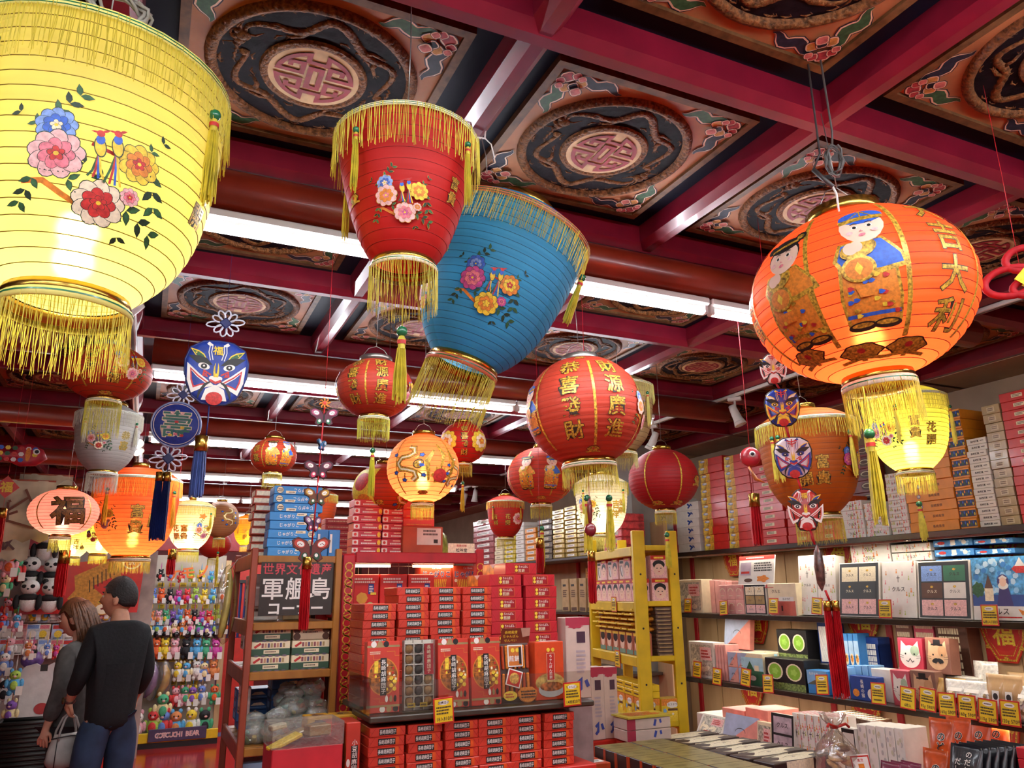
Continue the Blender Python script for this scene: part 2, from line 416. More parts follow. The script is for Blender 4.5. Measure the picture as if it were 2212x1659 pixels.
    for x, y, r, m in ((.235, .268, .018, 'y'), (.268, .235, .018, 'y'), (.25, .25, .016, 'b'), (.283, .283, .021, 'r'), (.262, .296, .014, 'r'), (.296, .262, .014, 'r'), (.236, .236, .017, 'p'), (.245, .293, .012, 'p'), (.293, .245, .012, 'p')): lobe(x, y, r, CLR[m])
    A.to(c, lambda u, v, w: (u, v, .014 + w * 4))
    cor = c.mesh('corner_carving')
    P = bpy.data.objects.new('panel', pme); COL.objects.link(P)
    for nm, me in (('medallion_rim', rim), ('medallion_disc', disc), ('longevity_emblem', emb), ('dragon_relief', drg)): ob(nm, me, P)
    for k in range(4): ob('corner_carving', cor, P, None, (0, 0, k * pi / 2))
    return P
P0 = panel(); P0.parent = ceiling; first = True
for i in range(-1, 13):
    for j in range(-4, 5):
        loc = ((BX(j) + BX(j + 1)) / 2, (AY(i) + AY(i + 1)) / 2, 2.968)
        if i > 2 and j < -2: continue
        if first: P0.location = loc; P0.rotation_euler = (pi, 0, 0); first = False
        else: dup(P0, ceiling, loc, rot=(pi, 0, 0))

# walls and floor
FLO = mat('#a81a18', .16, var=.12, scale=2, coat=.3); FLO2 = mat('#3f7ba6', .25, var=.1)
tag(MB().box((.2, 5.5, -.05), (9.8, 19, .1), FLO).build('floor'), 'glossy red shop floor', kind='structure')
tag(MB().box((1.25, 10.75, .004), (.9, .5, .008), FLO2).build('floor'), 'blue floor strip in front of the red doorway', kind='structure')
wr = MB(); wr.box((4.85, 5.5, 1.5), (.1, 19, 3.0), BEIG); wr.box((4.60, 5.5, 2.925), (.42, 19, .1), BEIG)
tag(wr.build('wall_right'), 'beige plaster wall above the gift shelves', kind='structure')
tag(MB().box((-4.6, 5.5, 1.5), (.1, 19, 3.0), BEIG).build('wall_left'), 'beige side wall', kind='structure')
tag(MB().box((.2, 14.5, 1.5), (9.8, .1, 3.0), mat('#7d2a24', .6)).build('wall_back'), 'dark red far wall', kind='structure')
tag(MB().box((.2, -3.6, 1.5), (9.8, .1, 3.0), mat('#e6e2da', .7)).build('wall_front'), 'cream wall behind the viewer', kind='structure')
# round red logs under every second beam, with white fluorescent fixtures
LOG = mat('#762312', .33, var=.10, scale=6, coat=.3)
def log(x0, x1, y, n, lab):
    b = MB(); M = Matrix.Translation((0, y, 2.802)) @ Matrix.Rotation(pi / 2, 4, 'Y')
    b.lathe([(0, x0), (.068, x0), (.068, x1), (0, x1)], LOG, 24, M, smooth=True)
    tag(b.build('trim_%d' % n), lab, kind='structure')
rows = [-2, 0, 2, 4, 6, 8, 10, 12]; k = 1
for i in rows:
    log(-.08, 3.55, AY(i), k, 'round red log under the ceiling at tube row %s' % NTH[k // 2]); k += 1
    if i >= 4: log(-4.0, -.5, AY(i), k, 'round red log on the left at tube row %s' % NTH[k // 2]); k += 1
TUBE = mat('#f2f7ff', emit=TUBE_E, name='fluorescent_tube'); HOUS = mat('#d9d6cf', .35, var=.02)
def tube_fix(L):
    h = MB(); h.box((0, 0, .014), (L, .062, .03), HOUS, bev=.006); h.box((0, 0, -.004), (L - .03, .03, .012), HOUS)
    for s in (-1, 1): h.box((s * (L / 2 - .012), 0, -.014), (.02, .034, .04), HOUS, bev=.004)
    t = MB(); t.lathe([(.017, -L / 2 + .022), (.017, L / 2 - .022)], TUBE, 6, Matrix.Translation((0, 0, -.02)) @ Matrix.Rotation(pi / 2, 4, 'Y'), a0=-1.75, a1=1.75)
    return h.mesh('housing'), t.mesh('tube')
HM, TM = tube_fix(1.0)
names = {0: 'left', 1: 'middle', 2: 'right'}
for n, i in enumerate(rows):
    xs = [.42, 1.43, 2.44] if i > 0 else [-3.2, -2.0, -.8, .42, 1.43, 2.44]
    for q, x in enumerate(xs):
        t = thing('tube_light', '%s fluorescent tube under the %s red log counted from the front' % (names[q] if i > 0 else NTH[q], NTH[max(0, n - 2)] if i > 0 else ('near' if i == 0 else 'rearmost')), 'light', (x, AY(i), 2.70), 0, 'fluorescent tubes under the logs')
        ob('housing', HM, t); ob('tube', TM, t)
# white spotlight tracks under two beams
TRK = mat('#cfcac2', .4, var=.03); LAMP = mat('#fff3da', emit=30.0, name='spot_bulb')
def spot(x, y, z, az, tilt, lab, lit):
    t = thing('spotlight', lab, 'spotlight', (x, y, z), az, 'track spotlights')
    MB().box((0, 0, -.012), (.035, .09, .025), TRK, bev=.004).build('adapter', t)
    b = MB(); b.tube([(0, 0, -.02), (0, 0, -.10)], .008, TRK, 8); b.build('stem', t)
    M = Matrix.Translation((0, 0, -.12)) @ Matrix.Rotation(tilt, 4, 'X')
    h = MB(); h.lathe([(0, .07), (.022, .068), (.026, .04), (.03, -.03), (.042, -.075), (.040, -.076), (.036, -.05), (0, -.045)], TRK, 20, M); hd = h.build('head', t)
    u = MB(); u.lathe([(0, -.050), (.033, -.054), (.03, -.066), (.015, -.074), (0, -.076)], LAMP if lit else WHIT, 16, M); u.build('bulb', hd)
for n, (x, y0, y1) in enumerate(((BX(0), 2.4, 9.6), (BX(4), .9, 9.0))):
    t = thing('light_track', 'long white spotlight track under the %s beam' % ('left' if n == 0 else 'right'), 'light track', (x, (y0 + y1) / 2, BZ))
    b = MB(); b.box((0, 0, -.011), (.036, y1 - y0, .022), TRK, bev=.004); b.build('rail', t)
    b = MB(); b.box((0, 0, -.0225), (.012, y1 - y0 - .02, .003), mat('#55524e', .5)); b.build('slot', t)
for x, y, az, ti, lab, lit in ((BX(4), 4.85, .5, .5, 'white spotlight on the right track left of the blue mask', 0), (BX(4), 3.9, .7, -.35, 'white spotlight on the right track right of the blue mask', 0),
        (BX(0), 3.05, 1.2, .9, 'white spotlight on the left track nearest the yellow lantern', 0), (BX(0), 3.35, 1.2, .9, 'second white spotlight behind the yellow lantern on the left track', 0),
        (BX(0), 6.25, -2.6, .95, 'lit spotlight on the left track beside the white lantern', 1), (BX(0), 6.5, -2.3, .7, 'second lit spotlight on the left track beside the white lantern', 1),
        (BX(4), 8.5, .2, .2, 'lit spotlight on the right track above the small red lantern', 1), (BX(4), 8.85, .3, .5, 'far lit spotlight on the right track', 1)):
    spot(x, y, BZ - .022, az, ti, lab, lit)
# ================================================================ lanterns
SC.cycles.use_light_tree = False; SC.cycles.adaptive_threshold = 0.05
GOLD = mat('#c59a2a', .25, metal=.9, var=.25, scale=90, kind='gold'); GOLDP = mat('#cf9a36', .38, metal=.25, var=.4, scale=140, kind='gold')
BRASS = mat('#b08a3c', .22, metal=.95, var=.08, scale=30); SILV = mat('#8e8a84', .35, metal=.85, var=.15, scale=25)
DARK = mat('#2a1c10', .6, var=.1); BLK = mat('#131110', .55, var=.05); WH = mat('#efe9df', .6, var=.03)
FYEL = mat('#cdbb38', .55, var=.12, scale=40); FPAL = mat('#d9d2a4', .55, var=.1, scale=40); FORG = mat('#c9962e', .55, var=.12, scale=40)
SKIN = mat('#f0c8ae', .6, var=.03); PINK = mat('#e07a86', .6, var=.15, scale=120); PNK2 = mat('#f3b9b4', .6, var=.12, scale=120); REDP = mat('#c4302c', .55, var=.15, scale=120)
YELP = mat('#f0c93a', .55, var=.12, scale=120); ORGP = mat('#e0852a', .55, var=.12, scale=120); GRNP = mat('#2c5a34', .55, var=.2, scale=120); DGRN = mat('#16301c', .55, var=.2, scale=120)
BLUP = mat('#2f5fc0', .5, var=.12, scale=120); BLU2 = mat('#7f9fd8', .55, var=.12, scale=120); MAGP = mat('#c04890', .55, var=.15, scale=120); CREM = mat('#f2e2c0', .6, var=.08, scale=120)
JADE = mat('#1d6b45', .25, var=.15, coat=.4)

def flower(A, x, y, r, c0, c1, c2, edge, n=9):
    for k in range(n):
        a = 2 * pi * k / n + .2; A.ell(x + r * .62 * cos(a), y + r * .58 * sin(a), r * .44, r * .36, edge, a, 13)
        A.ell(x + r * .60 * cos(a), y + r * .56 * sin(a), r * .42, r * .34, c0, a, 13)
    for k in range(7):
        a = 2 * pi * k / 7; A.ell(x + r * .36 * cos(a), y + r * .32 * sin(a), r * .325, r * .255, edge, a, 13); A.ell(x + r * .35 * cos(a), y + r * .32 * sin(a), r * .31, r * .24, c1, a, 12)
    for k in range(5):
        a = 2 * pi * k / 5 + .5; A.ell(x + r * .16 * cos(a), y + r * .14 * sin(a), r * .185, r * .135, edge, a, 8); A.ell(x + r * .15 * cos(a), y + r * .14 * sin(a), r * .17, r * .12, c2, a, 8)
    A.ell(x, y, r * .1, r * .09, YELP, 0, 8)
def spray(A, x, y, l, rot, n, edge):
    for k in range(n):
        t = k / max(1, n - 1); px, py = x + l * t * cos(rot), y + l * t * sin(rot)
        for s in (-1, 1):
            A.leaf(px, py, l * .5, l * .27, rot + s * .9, edge); A.leaf(px, py, l * .47, l * .22, rot + s * .9, GRNP if (k + s) % 2 else DGRN)
def bouquet(A, s, flip=1, edge=GOLDP, pal=0):
    """peonies, a branch and two long-tailed birds, about 2 units wide"""
    P = [((BLU2, BLUP, CREM), (PNK2, PINK, REDP), (YELP, ORGP, REDP), (CREM, REDP, REDP)),
         ((BLU2, BLUP, CREM), (PNK2, ORGP, PINK), (YELP, ORGP, YELP), (PNK2, PINK, MAGP)),
         ((BLUP, BLU2, BLUP), (MAGP, PINK, MAGP), (ORGP, YELP, REDP), (YELP, ORGP, YELP))][pal]
    q = lambda x, y: (x * s * flip, y * s)
    sp = lambda x, y, l, r, n: spray(A, x * s * flip, y * s, l * s, r if flip > 0 else pi - r, n, edge)
    A.stroke([q(-1, -.45), q(-.7, -.42), q(-.4, -.6), q(-.1, -.75)], .09 * s, ORGP); A.stroke([q(-.1, .3), q(.3, .22), q(.7, .25)], .06 * s, REDP)
    sp(-.62, .72, .42, .9, 3); sp(-.9, .5, .3, 2.6, 2); sp(-.85, -.4, .4, -1.9, 3); sp(-.35, -.35, .4, -.3, 2); sp(.55, -.6, .5, -.5, 3); sp(.35, -.75, .35, -1.2, 2); sp(.85, .1, .5, -1.3, 3); sp(.8, .5, .3, .9, 2); sp(.1, -.2, .3, 2.6, 2)
    f = lambda x, y, r, c: flower(A, x * s * flip, y * s, r * s, c[0], c[1], c[2], edge)
    f(-.62, .48, .30, P[0]); f(-.56, .02, .40, P[1]); f(.62, .2, .33, P[2]); f(.12, -.62, .38, P[3]); f(.55, -.38, .15, P[1])
    for bx, by, t in ((.02, .36, .6), (.26, .44, .72)):
        for k in range(4):
            A.stroke([q(bx, by - .2), q(bx + .04 * (k - 1.5), by - .5), q(bx + .08 * (k - 1.5), by - t)], .035 * s, (GRNP, REDP, BLUP, YELP)[k])
        A.ell(*q(bx, by - .1), .09 * s, .17 * s, edge, .2 * flip); A.ell(*q(bx, by - .1), .075 * s, .15 * s, YELP, .2 * flip); A.ell(*q(bx - .01, by + .02), .065 * s, .08 * s, BLUP); A.ell(*q(bx - .02, by + .12), .06 * s, .055 * s, REDP)
        A.leaf(bx * s * flip - .04 * s * flip, (by + .13) * s, .12 * s, .04 * s, pi if flip > 0 else 0, REDP); A.leaf(bx * s * flip, (by + .15) * s, .12 * s, .05 * s, .5 if flip > 0 else 2.6, REDP)
def child(A, s, boy, robe):
    """a child in festive old-style dress, greeting; 2 units tall"""
    gd = GOLDP
    ro = [(-.34 * s, -.92 * s), (.36 * s, -.92 * s), (.42 * s, -.55 * s), (.4 * s, .05 * s), (-.36 * s, .02 * s), (-.4 * s, -.5 * s)]; A.poly(ro, robe); A.stroke(ro, .05 * s, gd, closed=True); A.stroke([(-.36 * s, -.78 * s), (.38 * s, -.78 * s)], .06 * s, BLUP if boy else gd)
    for x in (-.17, .17): A.ell(x * s, -.96 * s, .2 * s, .085 * s, DARK); A.ell(x * s, -.94 * s, .15 * s, .04 * s, gd)
    A.poly([(-.32 * s, .36 * s), (.3 * s, .38 * s), (.56 * s, .06 * s), (.62 * s, -.12 * s), (.2 * s, -.2 * s), (-.3 * s, -.16 * s), (-.44 * s, .1 * s)], gd)
    A.poly([(-.28 * s, .33 * s), (.27 * s, .35 * s), (.5 * s, .06 * s), (.52 * s, -.07 * s), (.2 * s, -.12 * s), (-.26 * s, -.1 * s), (-.37 * s, .1 * s)], BLUP if boy else robe)
    for k in range(22): A.ell(RND.uniform(-.3, .34) * s, RND.uniform(-.85, -.2) * s, .045 * s, .035 * s, (gd, BLUP, YELP, REDP)[k % 4], n=8, wob=.2)
    A.ell(-.1 * s, -.08 * s, .24 * s, .2 * s, gd); A.ell(-.1 * s, -.08 * s, .19 * s, .16 * s, ORGP); A.poly([(-.1 * s, .02 * s), (-.04 * s, -.08 * s), (-.1 * s, -.18 * s), (-.16 * s, -.08 * s)], YELP)
    A.poly([(-.2 * s, -.32 * s), (.1 * s, -.32 * s), (.04 * s, -.5 * s), (-.14 * s, -.5 * s)], ORGP)
    A.ell(-.06 * s, .22 * s, .26 * s, .15 * s, gd, .2); A.ell(-.16 * s, .24 * s, .1 * s, .1 * s, SKIN); A.ell(-.08 * s, .26 * s, .09 * s, .09 * s, SKIN)
    A.ell(.06 * s, .62 * s, .31 * s, .29 * s, BLK if not boy else SKIN); A.ell(.06 * s, .58 * s, .29 * s, .27 * s, SKIN)
    if boy:
        A.ell(.08 * s, .84 * s, .31 * s, .17 * s, BLUP); A.stroke([(-.24 * s, .76 * s), (.06 * s, .8 * s), (.38 * s, .79 * s)], .09 * s, gd)
        for k in range(3): A.stroke([(-.1 * s + .18 * k * s, .8 * s), (.08 * s, 1.0 * s)], .02 * s, gd)
    else:
        A.ell(.06 * s, .83 * s, .31 * s, .13 * s, BLK); A.ell(-.22 * s, .86 * s, .1 * s, .09 * s, BLK); A.ell(.34 * s, .9 * s, .1 * s, .1 * s, BLK); A.ell(.34 * s, .9 * s, .06 * s, .05 * s, gd); A.stroke([(-.2 * s, .8 * s), (.32 * s, .84 * s)], .05 * s, gd)
    for ex in (-.04, .16):
        A.ell(ex * s, .6 * s, .05 * s, .028 * s, WH, .1, 8); A.ell(ex * s, .6 * s, .028 * s, .028 * s, BLK, 0, 8); A.stroke([((ex - .05) * s, .67 * s), (ex * s, .69 * s), ((ex + .05) * s, .67 * s)], .015 * s, DARK)
    A.ell(.04 * s, .44 * s, .05 * s, .028 * s, PINK, .1, 8); A.stroke([(.04 * s, .53 * s), (.02 * s, .51 * s), (.06 * s, .505 * s)], .012 * s, PINK)
    for ex in (-.12, .22): A.ell(ex * s, .5 * s, .05 * s, .035 * s, PNK2, 0, 8)
def dragonart(A, s, flip=1):
    pts = [(.05, .8), (.3, .75), (.35, .5), (.1, .35), (-.25, .3), (-.45, .05), (-.3, -.2), (.05, -.25), (.35, -.35), (.4, -.6), (.2, -.75)]
    p = [(x * s * flip, y * s) for x, y in pts]
    A.stroke(p, .24 * s, DARK); A.stroke(p, .2 * s, GOLDP); A.stroke(p, .07 * s, CREM)
    A.ell(.55 * s * flip, .0, .26 * s, .2 * s, DARK, .4); A.ell(.55 * s * flip, 0, .22 * s, .16 * s, GOLDP, .4); A.ell(.62 * s * flip, .06 * s, .06 * s, .05 * s, WH); A.ell(.7 * s * flip, -.06 * s, .12 * s, .07 * s, BLUP)
    for x, y in ((-.6, .45), (.7, .4), (-.15, -.7), (.75, -.5), (-.55, -.35)):
        A.stroke([(x * .55 * s * flip, y * .55 * s), (x * s * flip, y * s)], .07 * s, GOLDP); A.ell(x * s * flip, y * s, .13 * s, .1 * s, BLK, n=10, wob=.2); A.ell(x * s * flip, y * s, .1 * s, .075 * s, BLUP, n=10, wob=.2)
def motif(A, s, m=GOLDP):
    A.ell(0, .06 * s, .55 * s, .3 * s, DARK, n=20, wob=.08, k=6); A.ell(0, .06 * s, .5 * s, .26 * s, m, n=20, wob=.08, k=6); A.stroke([(-.6 * s, -.3 * s), (0, -.2 * s), (.6 * s, -.3 * s)], .13 * s, m); A.stroke([(0, .2 * s), (0, -.35 * s)], .14 * s, m)
    A.ell(0, .1 * s, .1 * s, .1 * s, REDP)

def fringe(mb, R, z, ln, n, m, rnd, flare=.04, w=None, seg=2):
    w = w or 2 * pi * R / n * .42
    for i in range(n):
        a = 2 * pi * (i + rnd.uniform(-.3, .3)) / n; L = ln * rnd.uniform(.84, 1.06); a2 = a + rnd.gauss(0, .35) * ln / R * .16; R2 = R * (1 + flare * rnd.uniform(-.4, 1))
        R0 = R + rnd.uniform(0, .004); vs = []; fs = []
        for k in range(seg + 1):
            t = k / seg; aa = a + (a2 - a) * t + (rnd.uniform(-.01, .01) if 0 < k < seg else 0); rr = R0 + (R2 - R0) * t; zz = z - L * t
            c, s = cos(aa), sin(aa); ww = w * (1 - .25 * t)
            for du, dr in ((-.5, 0), (.5, 0), (0, .7)): vs.append((rr * c + dr * ww * c - du * ww * s, rr * s + dr * ww * s + du * ww * c, zz))
        for k in range(seg):
            for e in range(3): fs.append((k * 3 + e, k * 3 + (e + 1) % 3, k * 3 + 3 + (e + 1) % 3, k * 3 + 3 + e))
        fs.append((seg * 3, seg * 3 + 1, seg * 3 + 2))
        mb.add(vs, fs, m)
def tassel(parent, x, y, z, ln, r, m, rnd, bead=True, wrap=REDP, drop=.0):
    """bead, bound neck and a skirt of threads hanging below (x, y, z)"""
    t = MB()
    if drop: t.tube([(x, y, z), (x, y, z - drop)], .0012, m, 5)
    z -= drop
    if bead: t.ell((x, y, z - r * .9), (r * .85, r * .85, r * .85), JADE, 12, 8); z -= r * 1.7
    t.lathe([(r * .35, z + .002), (r * .62, z - r * .4), (r * .55, z - r * 1.6), (r * .6, z - r * 2)], m, 10, Matrix.Translation((x, y, 0)))
    if wrap: t.lathe([(r * .68, z - r * .6), (r * .68, z - r * 1.2)], wrap, 10, Matrix.Translation((x, y, 0)))
    z -= r * 1.8; n = 22
    for i in range(n):
        a = i * 2.39996; q = r * .8 * sqrt((i + .5) / n); L = (ln - 3.5 * r) * rnd.uniform(.86, 1.03); sx = rnd.uniform(-.35, .35) * r
        t.tube([(x + q * .7 * cos(a), y + q * .7 * sin(a), z), (x + q * 1.15 * cos(a) + sx * .3, y + q * 1.15 * sin(a), z - L * .5), (x + q * 1.1 * cos(a) + sx, y + q * 1.1 * sin(a), z - L)], [r * .16, r * .17, r * .13], m, 3, smooth=False)
    return t.build('tassel', parent)
def prof_round(R, H, rn, nr, bulge=.012):
    B = H / sqrt(1 - (rn / R) ** 2); P = []; th = math.acos(rn / R)
    for i in range(nr):
        for k in range(3):
            t = th - 2 * th * (i + k / 3) / nr; f = 1 + bulge * sin(pi * k / 3); P.append((R * cos(t) * f, B * sin(t) * f))
    P.append((rn, -H)); return P
def bez(p, n):
    P = []
    for i in range(len(p) - 1):
        a, b, c, d = p[max(i - 1, 0)], p[i], p[i + 1], p[min(i + 2, len(p) - 1)]
        for k in range(n):
            t = k / n; P.append(tuple(.5 * (2 * b[j] + (c[j] - a[j]) * t + (2 * a[j] - 5 * b[j] + 4 * c[j] - d[j]) * t * t + (3 * b[j] - a[j] - 3 * c[j] + d[j]) * t ** 3) for j in (0, 1)))
    P.append(p[-1]); return P
def resamp(P, n):
    L = [0]
    for a, b in zip(P, P[1:]): L.append(L[-1] + hypot(b[0] - a[0], b[1] - a[1]))
    out = []; j = 0
    for i in range(n + 1):
        s = L[-1] * i / n
        while j < len(L) - 2 and L[j + 1] < s: j += 1
        t = (s - L[j]) / max(1e-9, L[j + 1] - L[j]); out.append((P[j][0] + (P[j + 1][0] - P[j][0]) * t, P[j][1] + (P[j + 1][1] - P[j][1]) * t))
    return out
def prof_bucket(R, H, rn, nr, bulge=.008, tp=0.0):
    base = resamp(bez([(R * .975, H / 2), (R * (.97 - .05 * tp), H * .3), (R * (.94 - .11 * tp), H * .08), (R * (.87 - .15 * tp), -H * .14), (R * (.74 - .13 * tp), -H * .31), (R * (.58 - .06 * tp), -H * .42), (rn, -H / 2)], 10), nr * 3)
    return [(r * (1 + (bulge if i % 3 else 0)), z) for i, (r, z) in enumerate(base)]
def wrapper(P, phi0, z0):
    """(u, v, w) on the lathe surface; v is arc length up from height z0"""
    Q = P[::-1]; L = [0]
    for a, b in zip(Q, Q[1:]): L.append(L[-1] + hypot(b[0] - a[0], b[1] - a[1]))
    i = min(range(len(Q)), key=lambda i: abs(Q[i][1] - z0)); l0 = L[i]
    def fn(u, v, w):
        s = min(max(l0 + v, 0), L[-1] - 1e-6); j = 0; lo, hi = 0, len(L) - 1
        while hi - lo > 1:
            md = (lo + hi) // 2
            if L[md] <= s: lo = md
            else: hi = md
        t = (s - L[lo]) / max(1e-9, L[lo + 1] - L[lo]); r = Q[lo][0] + (Q[lo + 1][0] - Q[lo][0]) * t; z = Q[lo][1] + (Q[lo + 1][1] - Q[lo][1]) * t
        dr, dz = Q[lo + 1][0] - Q[lo][0], Q[lo + 1][1] - Q[lo][1]; l = hypot(dr, dz); nr_, nz = dz / l, -dr / l
        a = phi0 + u / max(r, .25 * max(p[0] for p in P)); o = .0012 + w; r += nr_ * o; z += nz * o
        return (r * cos(a), r * sin(a), z)
    return fn
RIBM = {}
def lantern(label, px, py, D, R, kind, col, hh=.85, rn=.42, cap=.4, lit=0.0, nr=18, decor=(), tilt=0.0, fr=FYEL, frl=.5, trl=.45, tas=0, tasl=.8, hang=0.0, trans=.6, cord=0.25, capm=None, capc=True, strips=0, ribc=None, seg=40, bot=None, trim=CREM, ribw=.0011, warm=(1, .9, .72), tp=0.0, ta=-40, so=None):
    c = atD(px, py, D); rnd = random.Random(int(px * 7 + py)); cm = capm or BRASS
    t = thing('paper_lantern', label, 'lantern', c, 0, 'paper lanterns hanging from the ceiling')
    if tilt: t.rotation_euler = Matrix.Rotation(radians(-tilt), 3, -Vector((CF.x, CF.y, 0)).normalized()).to_euler()
    phi = atan2(CAM.y - c.y, CAM.x - c.x)
    pm = mat(col, .55, var=.05, scale=7, kind='paper', trans=trans, spec=.35)
    rib = mat(ribc or '#5a3a12', .6, var=.05)
    b = MB()
    if kind == 'round':
        P = prof_round(R, R * hh, R * rn, nr); PS = prof_round(R * 1.012, R * hh * 1.012, R * rn, nr, 0); ztop = R * hh; zbot = -R * hh; rcap = R * cap
        # the body narrows to the same opening at both ends
        b.lathe(P, pm, seg); rings = P[3:-1:3]
    else:
        H = R * 1.85; P = prof_bucket(R, H, R * rn, nr, tp=tp); PS = [(r * 1.008, z) for r, z in prof_bucket(R, H, R * rn, nr, 0, tp)]; zbot = -H / 2; zr = H / 2; ztop = zr + R * .3; rcap = R * cap
        lid = resamp(bez([(rcap, ztop), (R * .62, ztop - R * .07), (R * .86, zr + R * .1), (R * 1.0, zr)], 6), 9)
        b.lathe(lid + P[0:1], pm, seg); b.lathe(P, pm, seg); rings = P[3:-1:3] + lid[2:-1:2]
    body = b.build('body', t)
    g = MB()
    for r, z in rings:
        g.tube([((r + .0004) * cos(2 * pi * i / seg), (r + .0004) * sin(2 * pi * i / seg), z) for i in range(seg + 1)], ribw, rib, 3, cap=False)
    g.build('rib_wires', body)
    # metal collar on top, ring below
    k = MB(); ch = R * .13
    k.lathe([(rcap * .86, ztop + ch * .9), (rcap * .98, ztop + ch), (rcap * 1.02, ztop + ch * .9), (rcap * 1.0, ztop - ch * .1), (rcap * .97, ztop - ch * .1), (rcap * .93, ztop + ch * .8)], cm, 28)
    k.build('collar', t)
    k = MB(); rb = R * rn; rh = R * .1
    k.lathe([(rb * .96, zbot + .002), (rb * 1.03, zbot), (rb * 1.06, zbot - rh * .5), (rb * 1.03, zbot - rh), (rb * .97, zbot - rh), (rb * .97, zbot)], BRASS, 28)
    k.build('bottom_ring', t)
    if kind != 'round':
        f = MB(); fringe(f, R * 1.004, zr, R * trl, int(120 + 1100 * R), fr, rnd); f.build('rim_fringe', t)
        q = MB(); q.lathe([(R * 1.006, zr + R * .012), (R * 1.022, zr), (R * 1.02, zr - R * .055), (R * 1.006, zr - R * .06)], trim, seg); 
        q.lathe([(R * 1.023, zr - R * .012), (R * 1.023, zr - R * .022)], JADE, seg); q.lathe([(R * 1.023, zr - R * .04), (R * 1.023, zr - R * .048)], JADE, seg); q.build('rim_braid', t)
        for i in range(tas):
            a = phi + radians(ta + 92 * i)
            tassel(t, R * 1.03 * cos(a), R * 1.03 * sin(a), zr - R * .3, R * tasl, R * .055, fr, rnd)
    bf = bot or fr; zf = zbot - rh
    f = MB(); fringe(f, rb * 1.05, zf, R * frl, int(90 + 1500 * rb), bf, rnd, .07); f.build('bottom_fringe', t)
    q = MB(); q.lathe([(rb * 1.06, zf + R * .03), (rb * 1.1, zf + R * .015), (rb * 1.1, zf - R * .04), (rb * 1.06, zf - R * .045)], trim, 28); q.lathe([(rb * 1.105, zf + R * .004), (rb * 1.105, zf - R * .008)], JADE, 28); q.build('bottom_braid', t)
    if hang: tassel(t, 0, 0, zf - R * .2, hang, R * .09, bf, rnd, drop=R * frl)
    # cord up to the beams
    if cord:
        top = max(2.955 - (c.z + ztop + ch + rcap * .75), .03)
        k = MB(); k.tube([(-rcap * .9, 0, ztop + ch * .9), (-rcap * .5, 0, ztop + ch + rcap * .55), (0, 0, ztop + ch + rcap * .75), (rcap * .5, 0, ztop + ch + rcap * .55), (rcap * .9, 0, ztop + ch * .9)], .0014, SILV, 5)
        z0 = ztop + ch + rcap * .75; k.tube([(0, 0, z0), (.003, .002, z0 + top * .5), (0, 0, z0 + top)], .0016, SILV, 5); k.build('cord', t)
    # printed decoration
    if strips:
        A = Art(); vv = R * hh * 1.02; sm = MB(); A.rect(-R * .022, -vv * .92, R * .022, vv * .92, GOLDP); A.to(sm, wrapper(PS, 0, 0), R * .05); sme = sm.mesh('gold_strip')
        for i in range(strips): ob('gold_strip', sme, body, None, (0, 0, phi + (radians(360 / strips) * (i + .5) if so is None else radians(so + 360 / strips * i))))
    for d in decor:
        wf = wrapper(PS, phi + radians(d[0]), d[1] * R)
        if isinstance(d[2], tuple):
            tx, h, oc, gc = d[2]
            for i, gl in enumerate(tx):
                A = Art(); A.text(gl, 0, h * 1.1 * (len(tx) / 2 - i - .5), h, gc, oc, off=.014, ooff=.038); dm = MB(); A.to(dm, wf, max(R * .04, .005)); dm.build('gold_character', body)
            continue
        A = Art(); d[2](A); dm = MB(); A.to(dm, wf, max(R * .028, .005), .0075 if len(A.t) > 40 else .003); dm.build(d[3] if len(d) > 3 else 'printed_picture', body)
    if lit:
        e = MB(); zz = -R * .25 if kind == 'round' else -R * .38; br = min(.032, R * .16)
        e.ell((0, 0, zz + br * 2.4), (br * .8, br * .8, br), mat('#ffd9a0', emit=12.0, name='lantern_bulb'), 12, 8); e.tube([(0, 0, zz + br * 3.3), (0, 0, zz + br * 4.2)], br * .5, WHIT, 10); e.tube([(0, 0, zz + br * 4.2), (0, 0, ztop + ch)], .003, WHIT, 6); e.build('bulb', t)
        ld = bpy.data.lights.new('bulb_glow', 'POINT'); ld.energy = lit * .72; ld.color = warm; ld.shadow_soft_size = br * 1.3
        lo = bpy.data.objects.new('bulb_glow', ld); COL.objects.link(lo); lo.parent = t; lo.location = (0, 0, zz - br * .2); 
        l2 = ld.copy(); l2.energy = ld.energy * .5; ld.energy *= .62; lo2 = bpy.data.objects.new('bulb_glow', l2); COL.objects.link(lo2); lo2.parent = t; lo2.location = (0, 0, zz - R * .3)
    return t
def col_text(s, h, out=DARK, m=GOLDP): return (s, h, out, m)

R0 = .247   # radius of the big yellow lantern
lantern('large lit yellow bucket lantern printed with peonies and two birds', 182, 408, 1.5, R0, 'bucket', '#eee078', lit=5, nr=18, cap=.4, tas=4, tasl=.85, frl=.42, trl=.48, decor=[(3, -.24, lambda A: bouquet(A, .105, 1, DGRN, 0)), (62, -.1, col_text('花開', .05)), (-75, 0, col_text('富貴', .05))], trans=.62, ribc='#8a7014', capm=BRASS, warm=(1, .95, .8), trim=mat('#e8e07a', .5))
lantern('red bucket lantern with long yellow fringe and peony print', 876, 437, 1.62, .151, 'bucket', '#d3231f', hh=1, tp=.9, nr=13, cap=.36, tas=4, tasl=.95, frl=.6, trl=.62, hang=.16, decor=[(-4, -.3, lambda A: bouquet(A, .053, 1, GOLDP, 1)), (52, -.05, col_text('富貴', .028)), (-62, -.2, lambda A: motif(A, .03))], trans=.35, capm=mat('#a9a39a', .15, metal=.3, alpha=.6), ribc='#b01c18', ribw=.0009, bot=FYEL)
